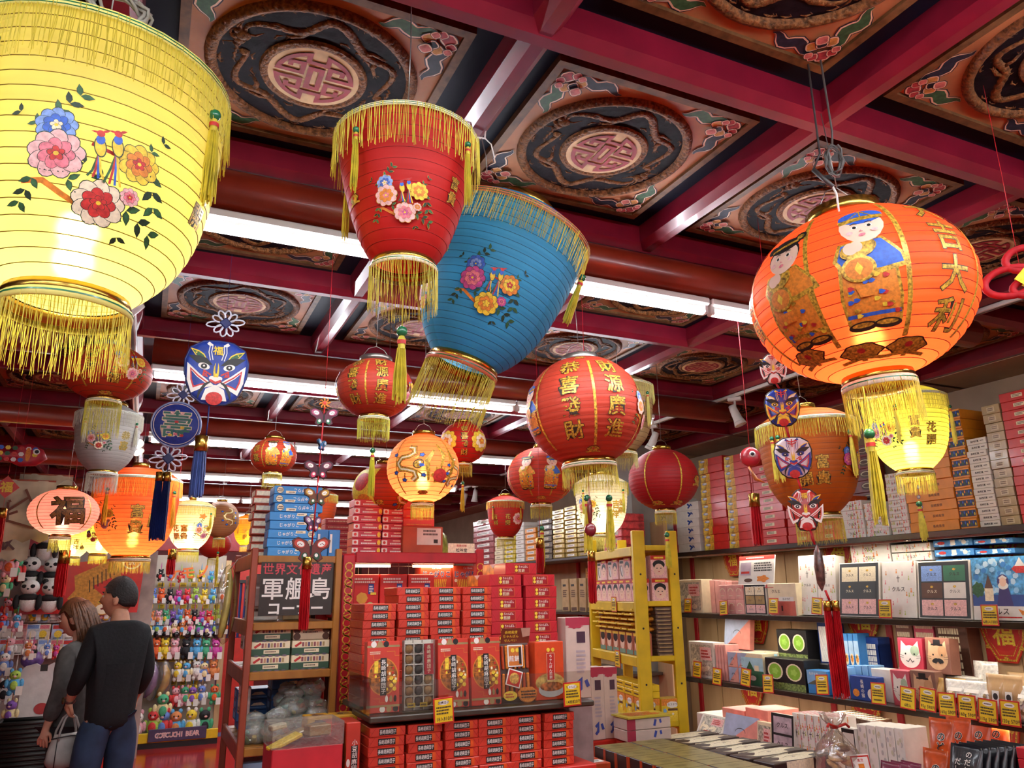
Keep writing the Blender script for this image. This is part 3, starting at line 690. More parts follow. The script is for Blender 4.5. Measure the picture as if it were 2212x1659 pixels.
lantern('tilted blue bucket lantern with yellow fringe and peony print', 1058, 638, 2.2, .228, 'bucket', '#52b6de', tp=.4, ta=84, nr=22, cap=.4, tas=3, tasl=.7, frl=.62, trl=.4, tilt=20, decor=[(4, -.16, lambda A: bouquet(A, .082, 1, DGRN, 2)), (-65, -.35, lambda A: bouquet(A, .05, 1, GOLDP, 2))], trans=.5, ribc='#2a7098', ribw=.0012, trim=mat('#c8694a', .5), cord=0)
lantern('large lit orange round lantern with two printed children and gold characters', 1858, 641, 2.02, .275, 'round', '#f2572a', hh=.78, rn=.30, cap=.34, lit=11, nr=20, tilt=-4, frl=.40, decor=[(-37, -.08, lambda A: child(A, .15, False, ORGP), 'printed_child'), (4, -.03, lambda A: child(A, .155, True, ORGP), 'printed_child'), (48, .0, col_text('大吉大利', .09)), (-9, -.68, lambda A: motif(A, .09)), (28, -.68, lambda A: motif(A, .09)), (-50, -.62, lambda A: motif(A, .09)), (-74, -.1, col_text('恭喜', .06))], strips=8, trans=.62, ribc='#7a1408', hang=.0, cord=.2, warm=(1, .86, .6))
def redbig(s, o=0): return [(-13 + o, 0.06, col_text('恭喜發財', s * .345)), (32 + o, 0.06, col_text('財源廣進', s * .345)), (-64 + o, .0, lambda A: child(A, s * .42, True, ORGP), 'printed_child'), (78 + o, -.1, lambda A: bouquet(A, s * .35, 1, GOLDP, 1)), (8, -.78, lambda A: motif(A, s * .2)), (0, .8, lambda A: motif(A, s * .16))]
lantern('large red round lantern with eight gold fortune characters', 1262, 888, 3.32, .25, 'round', '#cb4530', hh=.86, rn=.43, cap=.32, nr=19, tilt=-3, frl=.36, decor=redbig(.25), so=10, strips=6, trans=.3, capm=SILV, ribc='#b83a28')
lantern('red round lantern with gold fortune characters and dangling yellow tassel', 810, 840, 3.1, .151, 'round', '#cb4530', hh=.74, rn=.38, cap=.43, nr=14, frl=.55, decor=redbig(.145, -22), so=-14, strips=6, trans=.3, capm=SILV, ribc='#b83a28', hang=.19, bot=mat('#cfc83a', .55))
lantern('small orange red lantern with printed children above the blue boxes', 591, 985, 4.6, .133, 'round', '#d6482c', hh=.74, rn=.38, cap=.42, nr=14, frl=.6, decor=[(-6, .0, lambda A: child(A, .08, False, ORGP), 'printed_child'), (34, .0, lambda A: child(A, .08, True, ORGP), 'printed_child'), (-48, .0, col_text('恭喜', .05))], strips=6, trans=.4, hang=.2, cord=.3, seg=28)
lantern('small red lantern with gold lions below the blue lantern', 1000, 957, 3.6, .108, 'round', '#d0261e', hh=.86, rn=.36, cap=.38, nr=9, frl=.5, decor=[(4, .0, col_text('恭喜發財', .035)), (-42, .0, lambda A: flower(A, 0, 0, .05, YELP, CREM, ORGP, GOLDP)), (48, .0, lambda A: flower(A, 0, 0, .05, YELP, CREM, ORGP, GOLDP))], trans=.35, hang=.14, seg=28)
lantern('lit pale orange round lantern with printed dragon and flaming pearl', 914, 1012, 3.3, .153, 'round', '#f0854a', hh=.92, rn=.29, cap=.32, lit=3.6, nr=17, frl=.38, decor=[(-26, .0, lambda A: dragonart(A, .092)), (28, -.2, lambda A: (A.ell(0, -.015, .034, .034, GOLDP, wob=.2, k=6), A.stroke([(-.045, -.04), (-.06, .04), (-.025, .09)], .022, GOLDP, taper=True), A.stroke([(.04, -.04), (.07, .04), (.04, .1)], .022, GOLDP, taper=True), A.stroke([(0, .015), (.015, .07), (-.01, .12)], .022, GOLDP, taper=True), A.ell(0, -.015, .03, .028, REDP))), (0, -.75, lambda A: motif(A, .038)), (62, -.2, lambda A: dragonart(A, .075, -1))], strips=4, trans=.62, ribc='#a35a2c', cord=.2)
lantern('red and gold lantern behind the lit dragon lantern', 832, 1063, 3.62, .152, 'round', '#d24a2e', hh=.84, rn=.29, cap=.3, nr=18, frl=.42, decor=[(-48, .05, lambda A: [A.rect(-.07, -.1, .07, .1, YELP), A.ell(0, .03, .045, .045, REDP), A.ell(.015, -.05, .035, .02, ORGP)]), (40, -.3, lambda A: dragonart(A, .085)), (-10, -.4, lambda A: motif(A, .035))], strips=6, trans=.35)
lantern('red round lantern with two printed children left of the large red lantern', 1168, 1028, 4.58, .2, 'round', '#cc4430', hh=.8, rn=.29, cap=.2, nr=17, frl=.36, decor=[(-26, .0, lambda A: child(A, .1, False, ORGP), 'printed_child'), (18, .0, lambda A: child(A, .1, True, ORGP), 'printed_child'), (58, -.1, lambda A: motif(A, .05)), (0, -.7, lambda A: motif(A, .05))], strips=8, trans=.4, hang=.26)
lantern('lit white bucket lantern below the large red lantern', 1300, 1098, 5.5, .19, 'bucket', '#efe3c6', lit=3.2, nr=18, cap=.4, tas=3, tasl=.9, frl=.5, trl=.45, decor=[(34, -.1, col_text('吉祥', .06, ORGP, YELP)), (-36, .0, lambda A: bouquet(A, .08, 1, GOLDP, 1)), (50, .0, col_text('如意', .05, ORGP, YELP))], trans=.6, ribc='#a89a78', hang=.15, warm=(1, .93, .78), bot=mat('#c9bd60', .6))
lantern('plain dark red round lantern with dashed gold stripes', 1433, 1036, 4.43, .197, 'round', '#b01f22', hh=.85, rn=.28, cap=.27, nr=20, frl=.36, decor=[(72, -.1, lambda A: motif(A, .09)), (38, -.72, lambda A: motif(A, .06)), (-20, -.72, lambda A: motif(A, .06))], strips=6, trans=.3, hang=.2, ribc='#8e1a1c')
lantern('small red bucket lantern with tan fringe over the red island', 1092, 1122, 6.5, .157, 'bucket', '#c8281e', nr=12, cap=.35, tas=3, tasl=.7, frl=.5, trl=.42, decor=[(-35, -.05, col_text('吉祥', .045)), (8, -.1, col_text('花開', .045)), (45, 0, lambda A: flower(A, 0, 0, .05, PNK2, PINK, REDP, GOLDP))], fr=FORG, bot=FYEL, trans=.35, seg=28)
lantern('unlit brown orange bucket lantern behind the mask string', 1752, 1012, 3.4, .213, 'bucket', '#c4661a', nr=18, cap=.26, tas=5, tasl=.95, frl=.5, trl=.42, tilt=-2, decor=[(14, -.15, col_text('富貴', .062)), (-8, -.15, col_text('花開', .062)), (60, .05, lambda A: bouquet(A, .07, 1, DGRN, 2))], trans=.3, ribc='#9c5214', hang=.0)
lantern('lit yellow bucket lantern under the large orange lantern', 1963, 938, 4.0, .2, 'bucket', '#efe45e', ta=-12, lit=6, nr=18, cap=.28, tas=4, tasl=1.0, frl=.5, trl=.45, decor=[(10, .05, col_text('富貴', .055)), (34, -.15, col_text('花開', .055)), (-38, .0, lambda A: bouquet(A, .075, 1, DGRN, 0))], trans=.6, ribc='#8a8014', hang=.2)
lantern('red round lantern with printed pavilion behind the yellow lantern', 233, 806, 3.4, .18, 'round', '#d0482a', hh=.64, rn=.36, cap=.34, nr=11, frl=.85, decor=[(28, .1, lambda A: bouquet(A, .07, 1, GOLDP, 1)), (-22, .1, col_text('招財', .05)), (0, -.6, lambda A: motif(A, .05)), (8, -.3, col_text('福', .05))], strips=5, trans=.4, capm=SILV, bot=mat('#d6cc3e', .55), hang=.0)
lantern('unlit white bucket lantern with pale fringe on the left', 230, 957, 4.3, .171, 'bucket', '#b9b4ab', nr=17, cap=.5, tas=4, tasl=.8, frl=.6, trl=.48, decor=[(34, .0, col_text('恭喜', .05, GOLDP, mat('#8a7a3a', .5))), (-16, .0, lambda A: bouquet(A, .06, 1, GRNP, 0))], fr=mat('#d0cab2', .6), trans=.25, ribc='#9a958c', trim=WH)
lantern('lit pink oval lantern with a big brown fortune character', 138, 1107, 4.9, .201, 'round', '#ee9a8c', hh=.7, rn=.28, cap=.3, lit=4, nr=18, frl=.42, decor=[(6, .0, lambda A: A.text('福', 0, 0, .2, mat('#8a5a2c', .5, var=.3, scale=100), DARK, off=.02, ooff=.04, rot=.12)), (-30, -.78, lambda A: motif(A, .05)), (30, -.78, lambda A: motif(A, .05)), (-8, .82, lambda A: motif(A, .05))], strips=4, trans=.6, ribc='#b05a50', bot=mat('#b3a23a', .6), cord=.2)
lantern('large lit orange bucket lantern with gold characters and amber fringe', 292, 1118, 5.69, .298, 'bucket', '#ee6a30', lit=11, nr=20, cap=.2, tas=4, tasl=.9, frl=.32, trl=.5, decor=[(28, .05, col_text('花開', .1)), (2, -.1, col_text('富貴', .1)), (-48, -.05, lambda A: bouquet(A, .09, 1, DARK, 1))], fr=mat('#e8a52a', .55), bot=mat('#b59a2e', .6), trans=.6, ribc='#8c2a0c', cord=.2)
lantern('lit yellow lantern between the pink and orange lanterns', 217, 1158, 6.2, .148, 'bucket', '#efe468', lit=5, nr=14, cap=.3, frl=.45, decor=[(-24, -.05, lambda A: bouquet(A, .05, 1, DARK, 1)), (30, -.2, col_text('花開', .04))], trans=.6, seg=28, trl=.2, cord=.2)
lantern('lit pale yellow lantern behind the pink lantern', 161, 1170, 6.6, .135, 'bucket', '#ece27a', lit=4, nr=14, cap=.3, frl=.45, decor=[(6, -.2, col_text('吉祥', .045)), (34, -.2, col_text('如意', .045))], trans=.6, seg=28, trl=.2, cord=.2)
lantern('lit cream bucket lantern with yellow fringe right of the orange one', 411, 1140, 6.1, .176, 'bucket', '#f0dfa8', lit=5, nr=18, cap=.16, tas=3, tasl=.7, frl=.5, trl=.42, decor=[(-40, -.25, col_text('花開', .055)), (-16, -.25, col_text('富貴', .055)), (38, -.15, lambda A: bouquet(A, .07, 1, DARK, 1)), (30, .45, lambda A: A.ell(0, 0, .03, .02, ORGP, wob=.3))], trans=.6, ribc='#a8946a', bot=mat('#b5aa3a', .6), cord=.2)
lantern('tan round lantern with a blue and gold dragon', 477, 1122, 7.1, .160, 'round', '#b07a50', hh=1.0, rn=.3, cap=.3, nr=17, frl=.5, decor=[(26, .1, lambda A: dragonart(A, .1)), (-30, -.1, lambda A: motif(A, .06))], trans=.35, seg=28, hang=.3)
lantern('red lantern tucked behind the tan dragon lantern', 463, 1176, 8.2, .17, 'round', '#b8281c', hh=.8, rn=.3, cap=.3, nr=14, frl=.4, trans=.3, seg=24, cord=.3)
lantern('orange bucket lantern left of the wooden rack top', 534, 1150, 8.0, .14, 'bucket', '#e8901c', nr=12, cap=.3, tas=3, frl=.4, trl=.4, decor=[(-10, -.2, col_text('花開', .05))], lit=4, trans=.55, seg=24, fr=mat('#e0a838', .55))
lantern('orange lantern with yellow fringe behind the blue snack boxes', 690, 1105, 6.9, .155, 'bucket', '#d2501c', nr=12, cap=.3, tas=0, frl=.4, trl=.5, trans=.4, seg=28)
lantern('fringed beige lantern mostly hidden behind the large red lantern', 1338, 905, 4.2, .19, 'bucket', '#b89a6a', nr=14, cap=.3, tas=4, tasl=1.0, frl=.4, trl=.5, fr=mat('#cfc46a', .55), trans=.35)
# ================================================================ goods: boxes with printed faces
_BOX = {}
def proto(key, w, d, h, m, faces=(), bev=.003):
    """carton with its base centre at the origin, front facing -y; faces: (which, art function, part name)"""
    if key in _BOX: return _BOX[key]
    b = MB().box((0, 0, h / 2), (w, d, h), m, bev=bev).mesh('carton'); parts = []
    for wh, fn, nm in faces:
        A = Art(.00025); fn(A); k = MB()
        M = {'f': front(0, -d / 2, h / 2), 'l': sidel(-w / 2, 0, h / 2), 't': topf(0, 0, h), 'r': Matrix(((0, 0, 1, w / 2), (1, 0, 0, 0), (0, 1, 0, h / 2), (0, 0, 0, 1)))}[wh]
        A.flat(k, M); parts.append((nm, k.mesh(nm)))
    _BOX[key] = (b, parts, (w, d, h)); return _BOX[key]
def put(key, name, label, cat, loc, rz=0.0, group=None, rot=None):
    b, parts, _ = _BOX[key]
    o = ob(name, b, None, loc, rot or (0, 0, rz)); tag(o, label, cat, group)
    for nm, me in parts: ob(nm, me, o)
    return o
RW = -pi / 2                      # goods on the right wall face -x
SH = {'top': 1.935, 'one': 1.42, 'two': .897, 'low': .42}
XF = 4.3
def ry(px, py, x=XF): return atX(px, py, x).y
P_YEL = mat('#e8c41e', .5, var=.04); P_RED = mat('#c22a1c', .45, var=.06); INK = mat('#2c2420', .6)
def price_tag(p, rz, tilt=.25, w=.075, h=.085, rows=3, price='', title='', label='', roll=0.0, name='price_tag'):
    o = ob(name, None, None, p); o.name = name
    bpy.data.objects.remove(o)
    b = MB(); b.box((0, 0, 0), (w, .0022, h), P_RED, bev=.0008)
    t = b.build(name, None, p); t.rotation_euler = (Matrix.Rotation(rz, 3, 'Z') @ Matrix.Rotation(-tilt, 3, 'X') @ Matrix.Rotation(roll, 3, 'Y')).to_euler()
    tag(t, label, 'price tag', 'yellow price tags')
    A = Art(.0002); A.rect(-w * .43, -h * .44, w * .43, h * .44, P_YEL); A.ell(0, h * .3, w * .26, h * .09, WH)
    if title: A.text(title, 0, h * .3, h * .12, INK)
    else: A.scrib(-w * .18, h * .26, w * .2, h * .34, 1, INK)
    A.scrib(-w * .36, -h * .16, w * .38, h * .18, rows, INK)
    if price: A.text(price, w * .02, -h * .31, h * .17, INK, sx=.8)
    else: A.scrib(-w * .3, -h * .36, w * .3, -h * .24, 1, INK)
    k = MB(); A.flat(k, front(0, -.0011, 0)); k.build('handwriting', t)
    return t

# ---------------------------------------------------------------- right wall shelving
PLY = mat('#cfae84', .5, var=.1, kind='wood', scale=9, col2='#b8966c'); SHELFM = mat('#3a2c24', .35, var=.1, coat=.2); RSTRIP = mat('#b0202a', .4, var=.08)
wp = thing('wall_right', 'plywood back wall of the gift shelves with red strips', 'wall'); wp['kind'] = 'structure'; del wp['category']
for k in range(9):
    y0 = 2.2 + k * .46
    MB().box((4.788, y0 + .228, 1.1), (.022, .452, 1.72), PLY).build('panel', wp)
for y in (6.17, 5.47, 4.6, 4.02, 3.3, 2.6):
    MB().box((4.77, y, 1.1), (.02, .05, 1.7), RSTRIP, bev=.004).build('strip', wp)
SPOTL = mat('#fff0d0', emit=25.0, name='shelf_spot')
def shelf(z, lab):
    t = thing('wall_shelf', lab, 'shelf', (XF, 4.2, z))
    b = MB(); b.box((.25, 0, -.014), (.5, 3.75, .028), SHELFM, bev=.003); b.build('board', t)
    b = MB(); b.box((-.006, 0, -.018), (.012, 3.75, .036), mat('#2a201a', .25, coat=.4), bev=.003); b.build('edge', t)
    for y in (-1.5, -.75, 0, .7, 1.4):
        b = MB(); b.lathe([(.012, -.03), (.02, -.034), (.02, -.04), (.012, -.04)], SILV, 12, Matrix.Translation((.06, y, 0))); d = b.build('downlight', t)
        b = MB(); b.lathe([(0, -.039), (.012, -.039)], SPOTL, 10, Matrix.Translation((.06, y, 0))); b.build('lens', d)
    return t
shelf(SH['top'], 'dark top shelf on the right wall holding tall box stacks')
shelf(SH['one'], 'dark middle shelf on the right wall with gift boxes')
shelf(SH['two'], 'dark lower shelf on the right wall with pouches and cat boxes')
b = MB(); b.box((4.38, 3.95, SH['low'] / 2), (.74, 3.6, SH['low']), mat('#a8242a', .5), bev=.01)
tag(b.build('display_counter'), 'low red counter under the right wall shelves', 'counter')
# warm strip lights tucked below the shelf boards (they light the goods)
for z, nm in ((SH['top'] - .03, 'top'), (SH['one'] - .03, 'middle'), (SH['two'] - .03, 'lower')):
    t = thing('shelf_light', 'warm strip light hidden under the %s right wall shelf' % nm, 'light', (XF + .09, 4.2, z))
    MB().box((0, 0, -.006), (.02, 3.6, .012), HOUS).build('housing', t)
    ld = bpy.data.lights.new('strip_glow', 'AREA'); ld.shape = 'RECTANGLE'; ld.size = .02; ld.size_y = 3.6; ld.energy = 8; ld.color = (1, .9, .76)
    lo = bpy.data.objects.new('strip_glow', ld); COL.objects.link(lo); lo.parent = t; lo.location = (0, 0, -.014)
# red and gold fortune plaques on the plywood
def plaque(px, py, s, lab):
    p = atX(px, py, 4.755); t = thing('fortune_plaque', lab, 'wall ornament', p, RW, 'red and gold fortune plaques')
    pts = [(-.5, .28), (-.3, .5), (.3, .5), (.5, .28), (.42, -.1), (.2, -.5), (-.2, -.5), (-.42, -.1)]
    b = MB(); b.prism([(x * s, y * s) for x, y in pts], 0, .012, P_RED, front()); b.build('board', t)
    A = Art(.0005); A.stroke([(x * s * .9, y * s * .9) for x, y in pts], .035 * s, GOLDP, closed=True); A.stroke([(x * s * .72, y * s * .72) for x, y in pts], .015 * s, GOLDP, closed=True)
    A.ell(0, .05 * s, .33 * s, .33 * s, mat('#c01818', .5), n=24); A.text('福', 0, .05 * s, .46 * s, YELP, GOLDP, off=.012, ooff=.03)
    for a in range(6): A.ell(.4 * s * cos(a * 1.05 + .5), .42 * s * sin(a * 1.05 + .5), .05 * s, .04 * s, GOLDP, wob=.2)
    k = MB(); A.flat(k, front(0, -.0, 0) @ Matrix.Translation((0, 0, .012))); k.build('gold_print', t)
for px, py, s, lab in ((1585, 1212, .26, 'red fortune plaque on the plywood behind the white notice'), (1625, 1490, .30, 'red fortune plaque below the lower right shelf, left one'), (1812, 1195, .3, 'red fortune plaque just under the top right shelf, left one'), (2152, 1165, .3, 'red fortune plaque just under the top right shelf, right one'),
        (1635, 1350, .3, 'red fortune plaque peeping above the green tins'), (1865, 1345, .3, 'red fortune plaque behind the brown flat boxes'), (2170, 1375, .3, 'red fortune plaque above the kraft bags'), (1870, 1515, .32, 'red fortune plaque below the lower right shelf, middle one'), (2150, 1600, .34, 'red fortune plaque behind the black pouches')):
    plaque(px, py, s, lab)

# stacks on the top shelf ------------------------------------------------------
C_RED = mat('#c62318', .38, var=.06, coat=.2); C_ORG = mat('#d9531c', .4, var=.06); C_CRD = mat('#ddd5c8', .5, var=.04); C_TAN = mat('#a58b5c', .3, var=.1, coat=.3); C_ORB = mat('#e08a1c', .45, var=.05); C_WHT = mat('#e6e0d6', .5, var=.03); C_DRD = mat('#7c1f1a', .4, var=.1)
C_KRA = mat('#b39264', .6, var=.06); C_BRN = mat('#5a3826', .5, var=.08); C_PNK = mat('#e8a79c', .5, var=.05); C_BLU = mat('#3f87c8', .42, var=.05); C_LBL = mat('#7fb0dc', .45, var=.05); C_NAV = mat('#1f3f8a', .42, var=.06); C_CRM = mat('#ead9b4', .5, var=.04); C_GRN = mat('#2f6b4c', .45, var=.06); C_BLK = mat('#1c1a1a', .4, var=.05)
def art_logo(A, w, h):      # kraft white with red edge and blue brush mark
    A.rect(-w / 2, -h / 2, -w * .36, h / 2, mat('#b53642', .5)); A.stroke([(w * .08, h * .28), (w * .18, h * .05), (w * .1, -h * .22)], h * .22, C_NAV); A.stroke([(w * .2, h * .25), (w * .27, 0)], h * .16, C_NAV)
def art_flame(A, w, h):     # red carton fading to yellow with a white bowl rim
    A.rect(-w * .5, -h * .48, -w * .1, h * .48, mat('#e9a02c', .45, var=.3, scale=30)); A.rect(-w * .5, -h * .48, -w * .3, h * .48, mat('#e8b64a', .45, var=.3, scale=30)); A.ell(-w * .34, h * .2, w * .1, h * .16, BLU2); A.ell(-w * .32, h * .22, w * .07, h * .1, WH)
def art_tag(A, w, h): A.rect(-w * .16, -h * .22, w * .2, h * .24, C_RED); A.rect(-w * .14, -h * .18, w * .18, h * .2, C_CRM); A.scrib(-w * .1, -h * .12, w * .14, h * .16, 2, INK)
def art_cup(A, w, h): A.ell(w * .1, 0, w * .2, h * .34, C_BRN); A.ell(w * .1, h * .06, w * .17, h * .2, C_CRM); A.ell(w * .1, h * .04, w * .13, h * .15, C_BRN)
def art_flor(A, w, h, rn=random.Random(5)):
    for k in range(14):
        x, y = rn.uniform(-.47, .47) * w, rn.uniform(-.36, .36) * h; c = (PINK, PNK2, ORGP, mat('#b8c46a', .5))[k % 4]; s = min(h * .2, .02)
        A.poly([(x, y + s), (x + s * .5, y - s), (x - s * .5, y - s)], c); A.ell(x, y + s, s * .3, s * .3, c, n=8)
    A.text('クルス', 0, 0, min(h * .42, w * .12), INK)
def art_nag(A, w, h): A.ell(-w * .22, 0, h * .2, h * .2, C_NAV); A.ell(-w * .22, 0, h * .14, h * .14, WH); A.text('長崎風情', w * .1, 0, h * .3, mat('#6a3a10', .5))
def art_band(A, w, h):
    A.rect(-w / 2, -h * .3, w / 2, h * .3, mat('#20264e', .5))
    for k in range(8): A.ell((-.43 + .123 * k) * w, .1 * h * (-1) ** k, w * .045, h * .16, (ORGP, GRNP, BLUP, YELP)[k % 4], n=8)
def art_wtx(A, w, h): A.text('長崎銘菓', -w * .08, 0, h * .34, INK, off=.02); A.scrib(w * .2, -h * .1, w * .44, h * .12, 1, INK)
def art_gls(A, w, h): A.rect(-w * .2, -h * .3, w * .22, h * .26, mat('#c8b48a', .3)); A.scrib(-w * .16, -h * .2, w * .18, h * .2, 2, C_BRN)
TOPS = [  # px0, px1, top px, material, art, count, description
    (1392, 1450, 1078, C_CRD, art_logo, 7, 'white carton with blue brush mark beside the grey pillar'),
    (1452, 1508, 1085, C_CRD, art_logo, 6, 'white carton with blue brush mark left of the flame cartons'),
    (1516, 1569, 985, C_RED, art_flame, 12, 'red and yellow carton in the left of two flame stacks'), (1571, 1625, 977, C_RED, art_flame, 12, 'red and yellow carton in the right of two flame stacks'),
    (1628, 1694, 1000, C_RED, art_tag, 10, 'red carton with small cream label behind the red mask'), (1697, 1757, 1080, C_RED, art_tag, 5, 'red carton with cream label under the brown orange lantern'),
    (1759, 1813, 1070, C_ORG, art_tag, 5, 'orange red carton with cream label right of the lantern fringe'),
    (1816, 1866, 1081, C_WHT, art_flor, 4, 'white flower print carton in the left flowery stack'), (1868, 1918, 1084, C_WHT, art_flor, 4, 'white flower print carton in the middle flowery stack'), (1921, 1962, 1018, C_WHT, art_flor, 9, 'white flower print carton in the tall flowery stack'),
    (1964, 2072, 900, C_ORB, art_nag, 11, 'orange carton reading Nagasaki in the orange stack'), (2074, 2112, 874, C_ORB, art_band, 12, 'orange carton with dark patterned band'),
    (2114, 2160, 938, C_WHT, art_wtx, 14, 'white carton with black lettering in the white stack'), (2162, 2205, 862, C_TAN, art_gls, 13, 'shiny tan carton in the tan stack'), (2207, 2290, 828, C_RED, art_tag, 14, 'red carton with cream label in the rightmost stack')]
for q, (p0, p1, pt, m, art, n, lab) in enumerate(TOPS):
    y0, y1 = ry(p0, 1170), ry(p1, 1160); w = abs(y0 - y1) - .009; zt = atX((p0 + p1) / 2, pt, XF).z; h = (zt - SH['top']) / n; d = .30
    key = 'top%d' % q
    proto(key, w, d, h - .001, m, [('f', (lambda A, art=art, w=w, h=h: art(A, w, h)), 'print')], bev=.002)
    for k in range(n):
        j = RND.uniform(-.004, .004)
        put(key, 'gift_carton', ORD[n - 1 - k] + ' ' + lab, 'box', (XF + .02 + d / 2 + RND.uniform(0, .015), (y0 + y1) / 2 + j * .3, SH['top'] + k * h), RW + RND.uniform(-.006, .006), 'cartons stacked on the top right shelf')
# dark red cup cartons behind the lantern
y0, y1 = ry(1825, 1100, 4.56), ry(1880, 1100, 4.56)
proto('cup', abs(y0 - y1), .1, .085, C_DRD, [('f', lambda A: art_cup(A, .26, .085), 'print')])
for k in range(8): put('cup', 'gift_carton', ORD[7 - k] + ' dark red carton with coffee cup behind the flowery stacks', 'box', (4.71, (y0 + y1) / 2, SH['top'] + k * .0855), RW, 'cartons stacked on the top right shelf')

# goods standing on the shelves --------------------------------------------------
def rgood(key, name, lab, px0, px1, pyt, shelfz, depth, m, faces=(), xf=None, cat='box', z0=None, lean=0.0, group=None, pyb=None, bev=.003):
    """a carton whose front spans px0..px1 and whose top is at pyt; it stands on shelfz (or z0)"""
    xf = xf or XF + .05; zb = shelfz if z0 is None else z0
    pb = pyb or 1300
    y0, y1 = atX(px0, pb, xf).y, atX(px1, pb, xf).y; zt = atX((px0 + px1) / 2, pyt, xf).z; w, h = abs(y0 - y1) - .003, max(.02, zt - zb)
    proto(key, w, depth, h, m, [(a, (lambda A, f=f: f(A, w, h)), n) for a, f, n in faces], bev)
    return put(key, name, lab, cat, (xf + depth / 2, (y0 + y1) / 2, zb), group=group, rot=(0, lean, RW) if not lean else (Matrix.Rotation(RW, 3, 'Z') @ Matrix.Rotation(-lean, 3, 'X')).to_euler())
def lift(o, f): o.location.z = f(); return o
def a_clear(A, w, h):
    A.rect(-w * .42, -h * .42, w * .42, h * .42, mat('#b9b09c', .3, var=.3, scale=60)); A.rect(-w * .05, h * .0, w * .4, h * .36, PNK2)
    for k in range(5): A.ell(RND.uniform(-.35, .35) * w, RND.uniform(-.38, -.02) * h, w * .12, h * .07, CREM, .3 * k)
    A.scrib(0, h * .05, w * .34, h * .3, 3, REDP)
def a_arch(A, w, h): A.stroke([(w * .3 * cos(pi * t / 8), h * .05 + h * .2 * sin(pi * t / 8)) for t in range(9)], .006, CREM); A.scrib(-w * .25, -h * .3, w * .25, -h * .2, 1, CREM)
def a_tray(A, w, h, c=(CREM, C_BLK, PNK2), kinds=None):
    A.rect(-w * .47, -h * .48, w * .47, h * .48, C_BLK)
    for r in range(3):
        for q in range(2):
            m = kinds[r][q] if kinds else c[r]; x0 = -w * .42 + q * w * .43; y0 = h * .44 - (r + 1) * h * .295
            A.rect(x0, y0, x0 + w * .4, y0 + h * .27, m); A.text('クルス', x0 + w * .2, y0 + h * .12, w * .065, CREM if m in (C_BLK, C_BRN) else INK); A.ell(x0 + w * .2, y0 + h * .2, w * .03, h * .02, GOLDP)
def a_flor(A, w, h):
    rn = random.Random(11)
    for k in range(30):
        x, y = rn.uniform(-.45, .45) * w, rn.uniform(-.46, .46) * h; c = (PINK, PNK2, ORGP, mat('#b8c46a', .5))[k % 4]; s = .011
        if abs(x) < w * .2 and abs(y) < h * .2: continue
        A.poly([(x, y + s), (x + s * .5, y - s), (x - s * .5, y - s)], c); A.ell(x, y + s, s * .34, s * .34, c, n=8)
    A.text('クルス', 0, 0, w * .13, INK); A.stroke([(0, h * .12), (0, h * .24)], .004, INK); A.stroke([(-.012, h * .2), (.012, h * .2)], .004, INK)
def a_nun(A, w, h):
    rn = random.Random(2); A.rect(-w * .5, -h * .28, w * .5, h * .5, mat('#4b9bd8', .4, var=.3, scale=40))
    for k in range(46): A.ell(rn.uniform(-.45, .45) * w, rn.uniform(-.05, .45) * h, w * .05, h * .045, (LB1, LB2, LB3)[k % 3], rn.random() * 3, 6)
    A.rect(-w * .5, -h * .28, w * .5, -h * .1, C_NAV); A.ell(-w * .4, -h * .02, w * .1, h * .12, GRNP, wob=.15, k=7); A.poly([(w * .5, -h * .1), (w * .5, h * .12), (w * .34, -h * .1)], C_BLK)
    A.poly([(-w * .3, -h * .2), (-w * .16, -h * .2), (-w * .16, .0), (-w * .23, h * .22), (-w * .3, 0)], CREM); A.poly([(-w * .3, 0), (-w * .16, 0), (-w * .23, h * .22)], C_BRN)
    A.poly([(-w * .12, -h * .28), (w * .14, -h * .28), (w * .07, h * .06), (-w * .05, h * .06)], mat('#3a2a6a', .5)); A.ell(0, h * .1, w * .09, h * .12, mat('#3a2a6a', .5)); A.ell(0, h * .04, w * .08, h * .06, WH); A.ell(0, h * .1, w * .055, h * .075, SKIN); A.stroke([(-w * .06, h * .15), (0, h * .19), (w * .06, h * .15)], h * .03, WH)
    A.ell(w * .28, h * .3, w * .12, h * .07, REDP, wob=.08, k=6); A.poly([(w * .2, h * .34), (w * .36, h * .34), (w * .28, h * .48)], WH)
    A.rect(-w * .5, -h * .5, w * .5, -h * .28, C_WHT); A.text('クルス', -w * .1, -h * .36, w * .11, INK); A.rect(-w * .2, -h * .46, w * .25, -h * .44, REDP); A.poly([(w * .2, -h * .32), (w * .32, -h * .36), (w * .26, -h * .42)], ORGP)
LB1, LB2, LB3 = mat('#8ec8ee', .4), mat('#2f7fc8', .4), mat('#bfe0f4', .4)
def a_diag(A, w, h): A.poly([(-w / 2, -h / 2), (-w / 2, h / 2), (w / 2, h / 2)], mat('#a9b4cf', .5)); A.stroke([(w * .15 * cos(pi * t / 6), h * .12 * sin(pi * t / 6)) for t in range(7)], .004, INK); A.scrib(-w * .3, -h * .36, w * .05, -h * .3, 1, C_BRN)
def a_tin(A, w, h): A.rect(-w * .5, -h * .5, w * .5, -h * .05, C_GRN); A.rect(-w * .5, -h * .05, w * .5, h * .36, mat('#a9d2de', .4)); A.poly([(-w * .3, -h * .05), (-w * .1, h * .25), (w * .1, -h * .05)], GRNP); A.rect(w * .1, -h * .05, w * .3, h * .12, C_CRM); A.ell(0, -h * .28, w * .15, h * .08, WH)
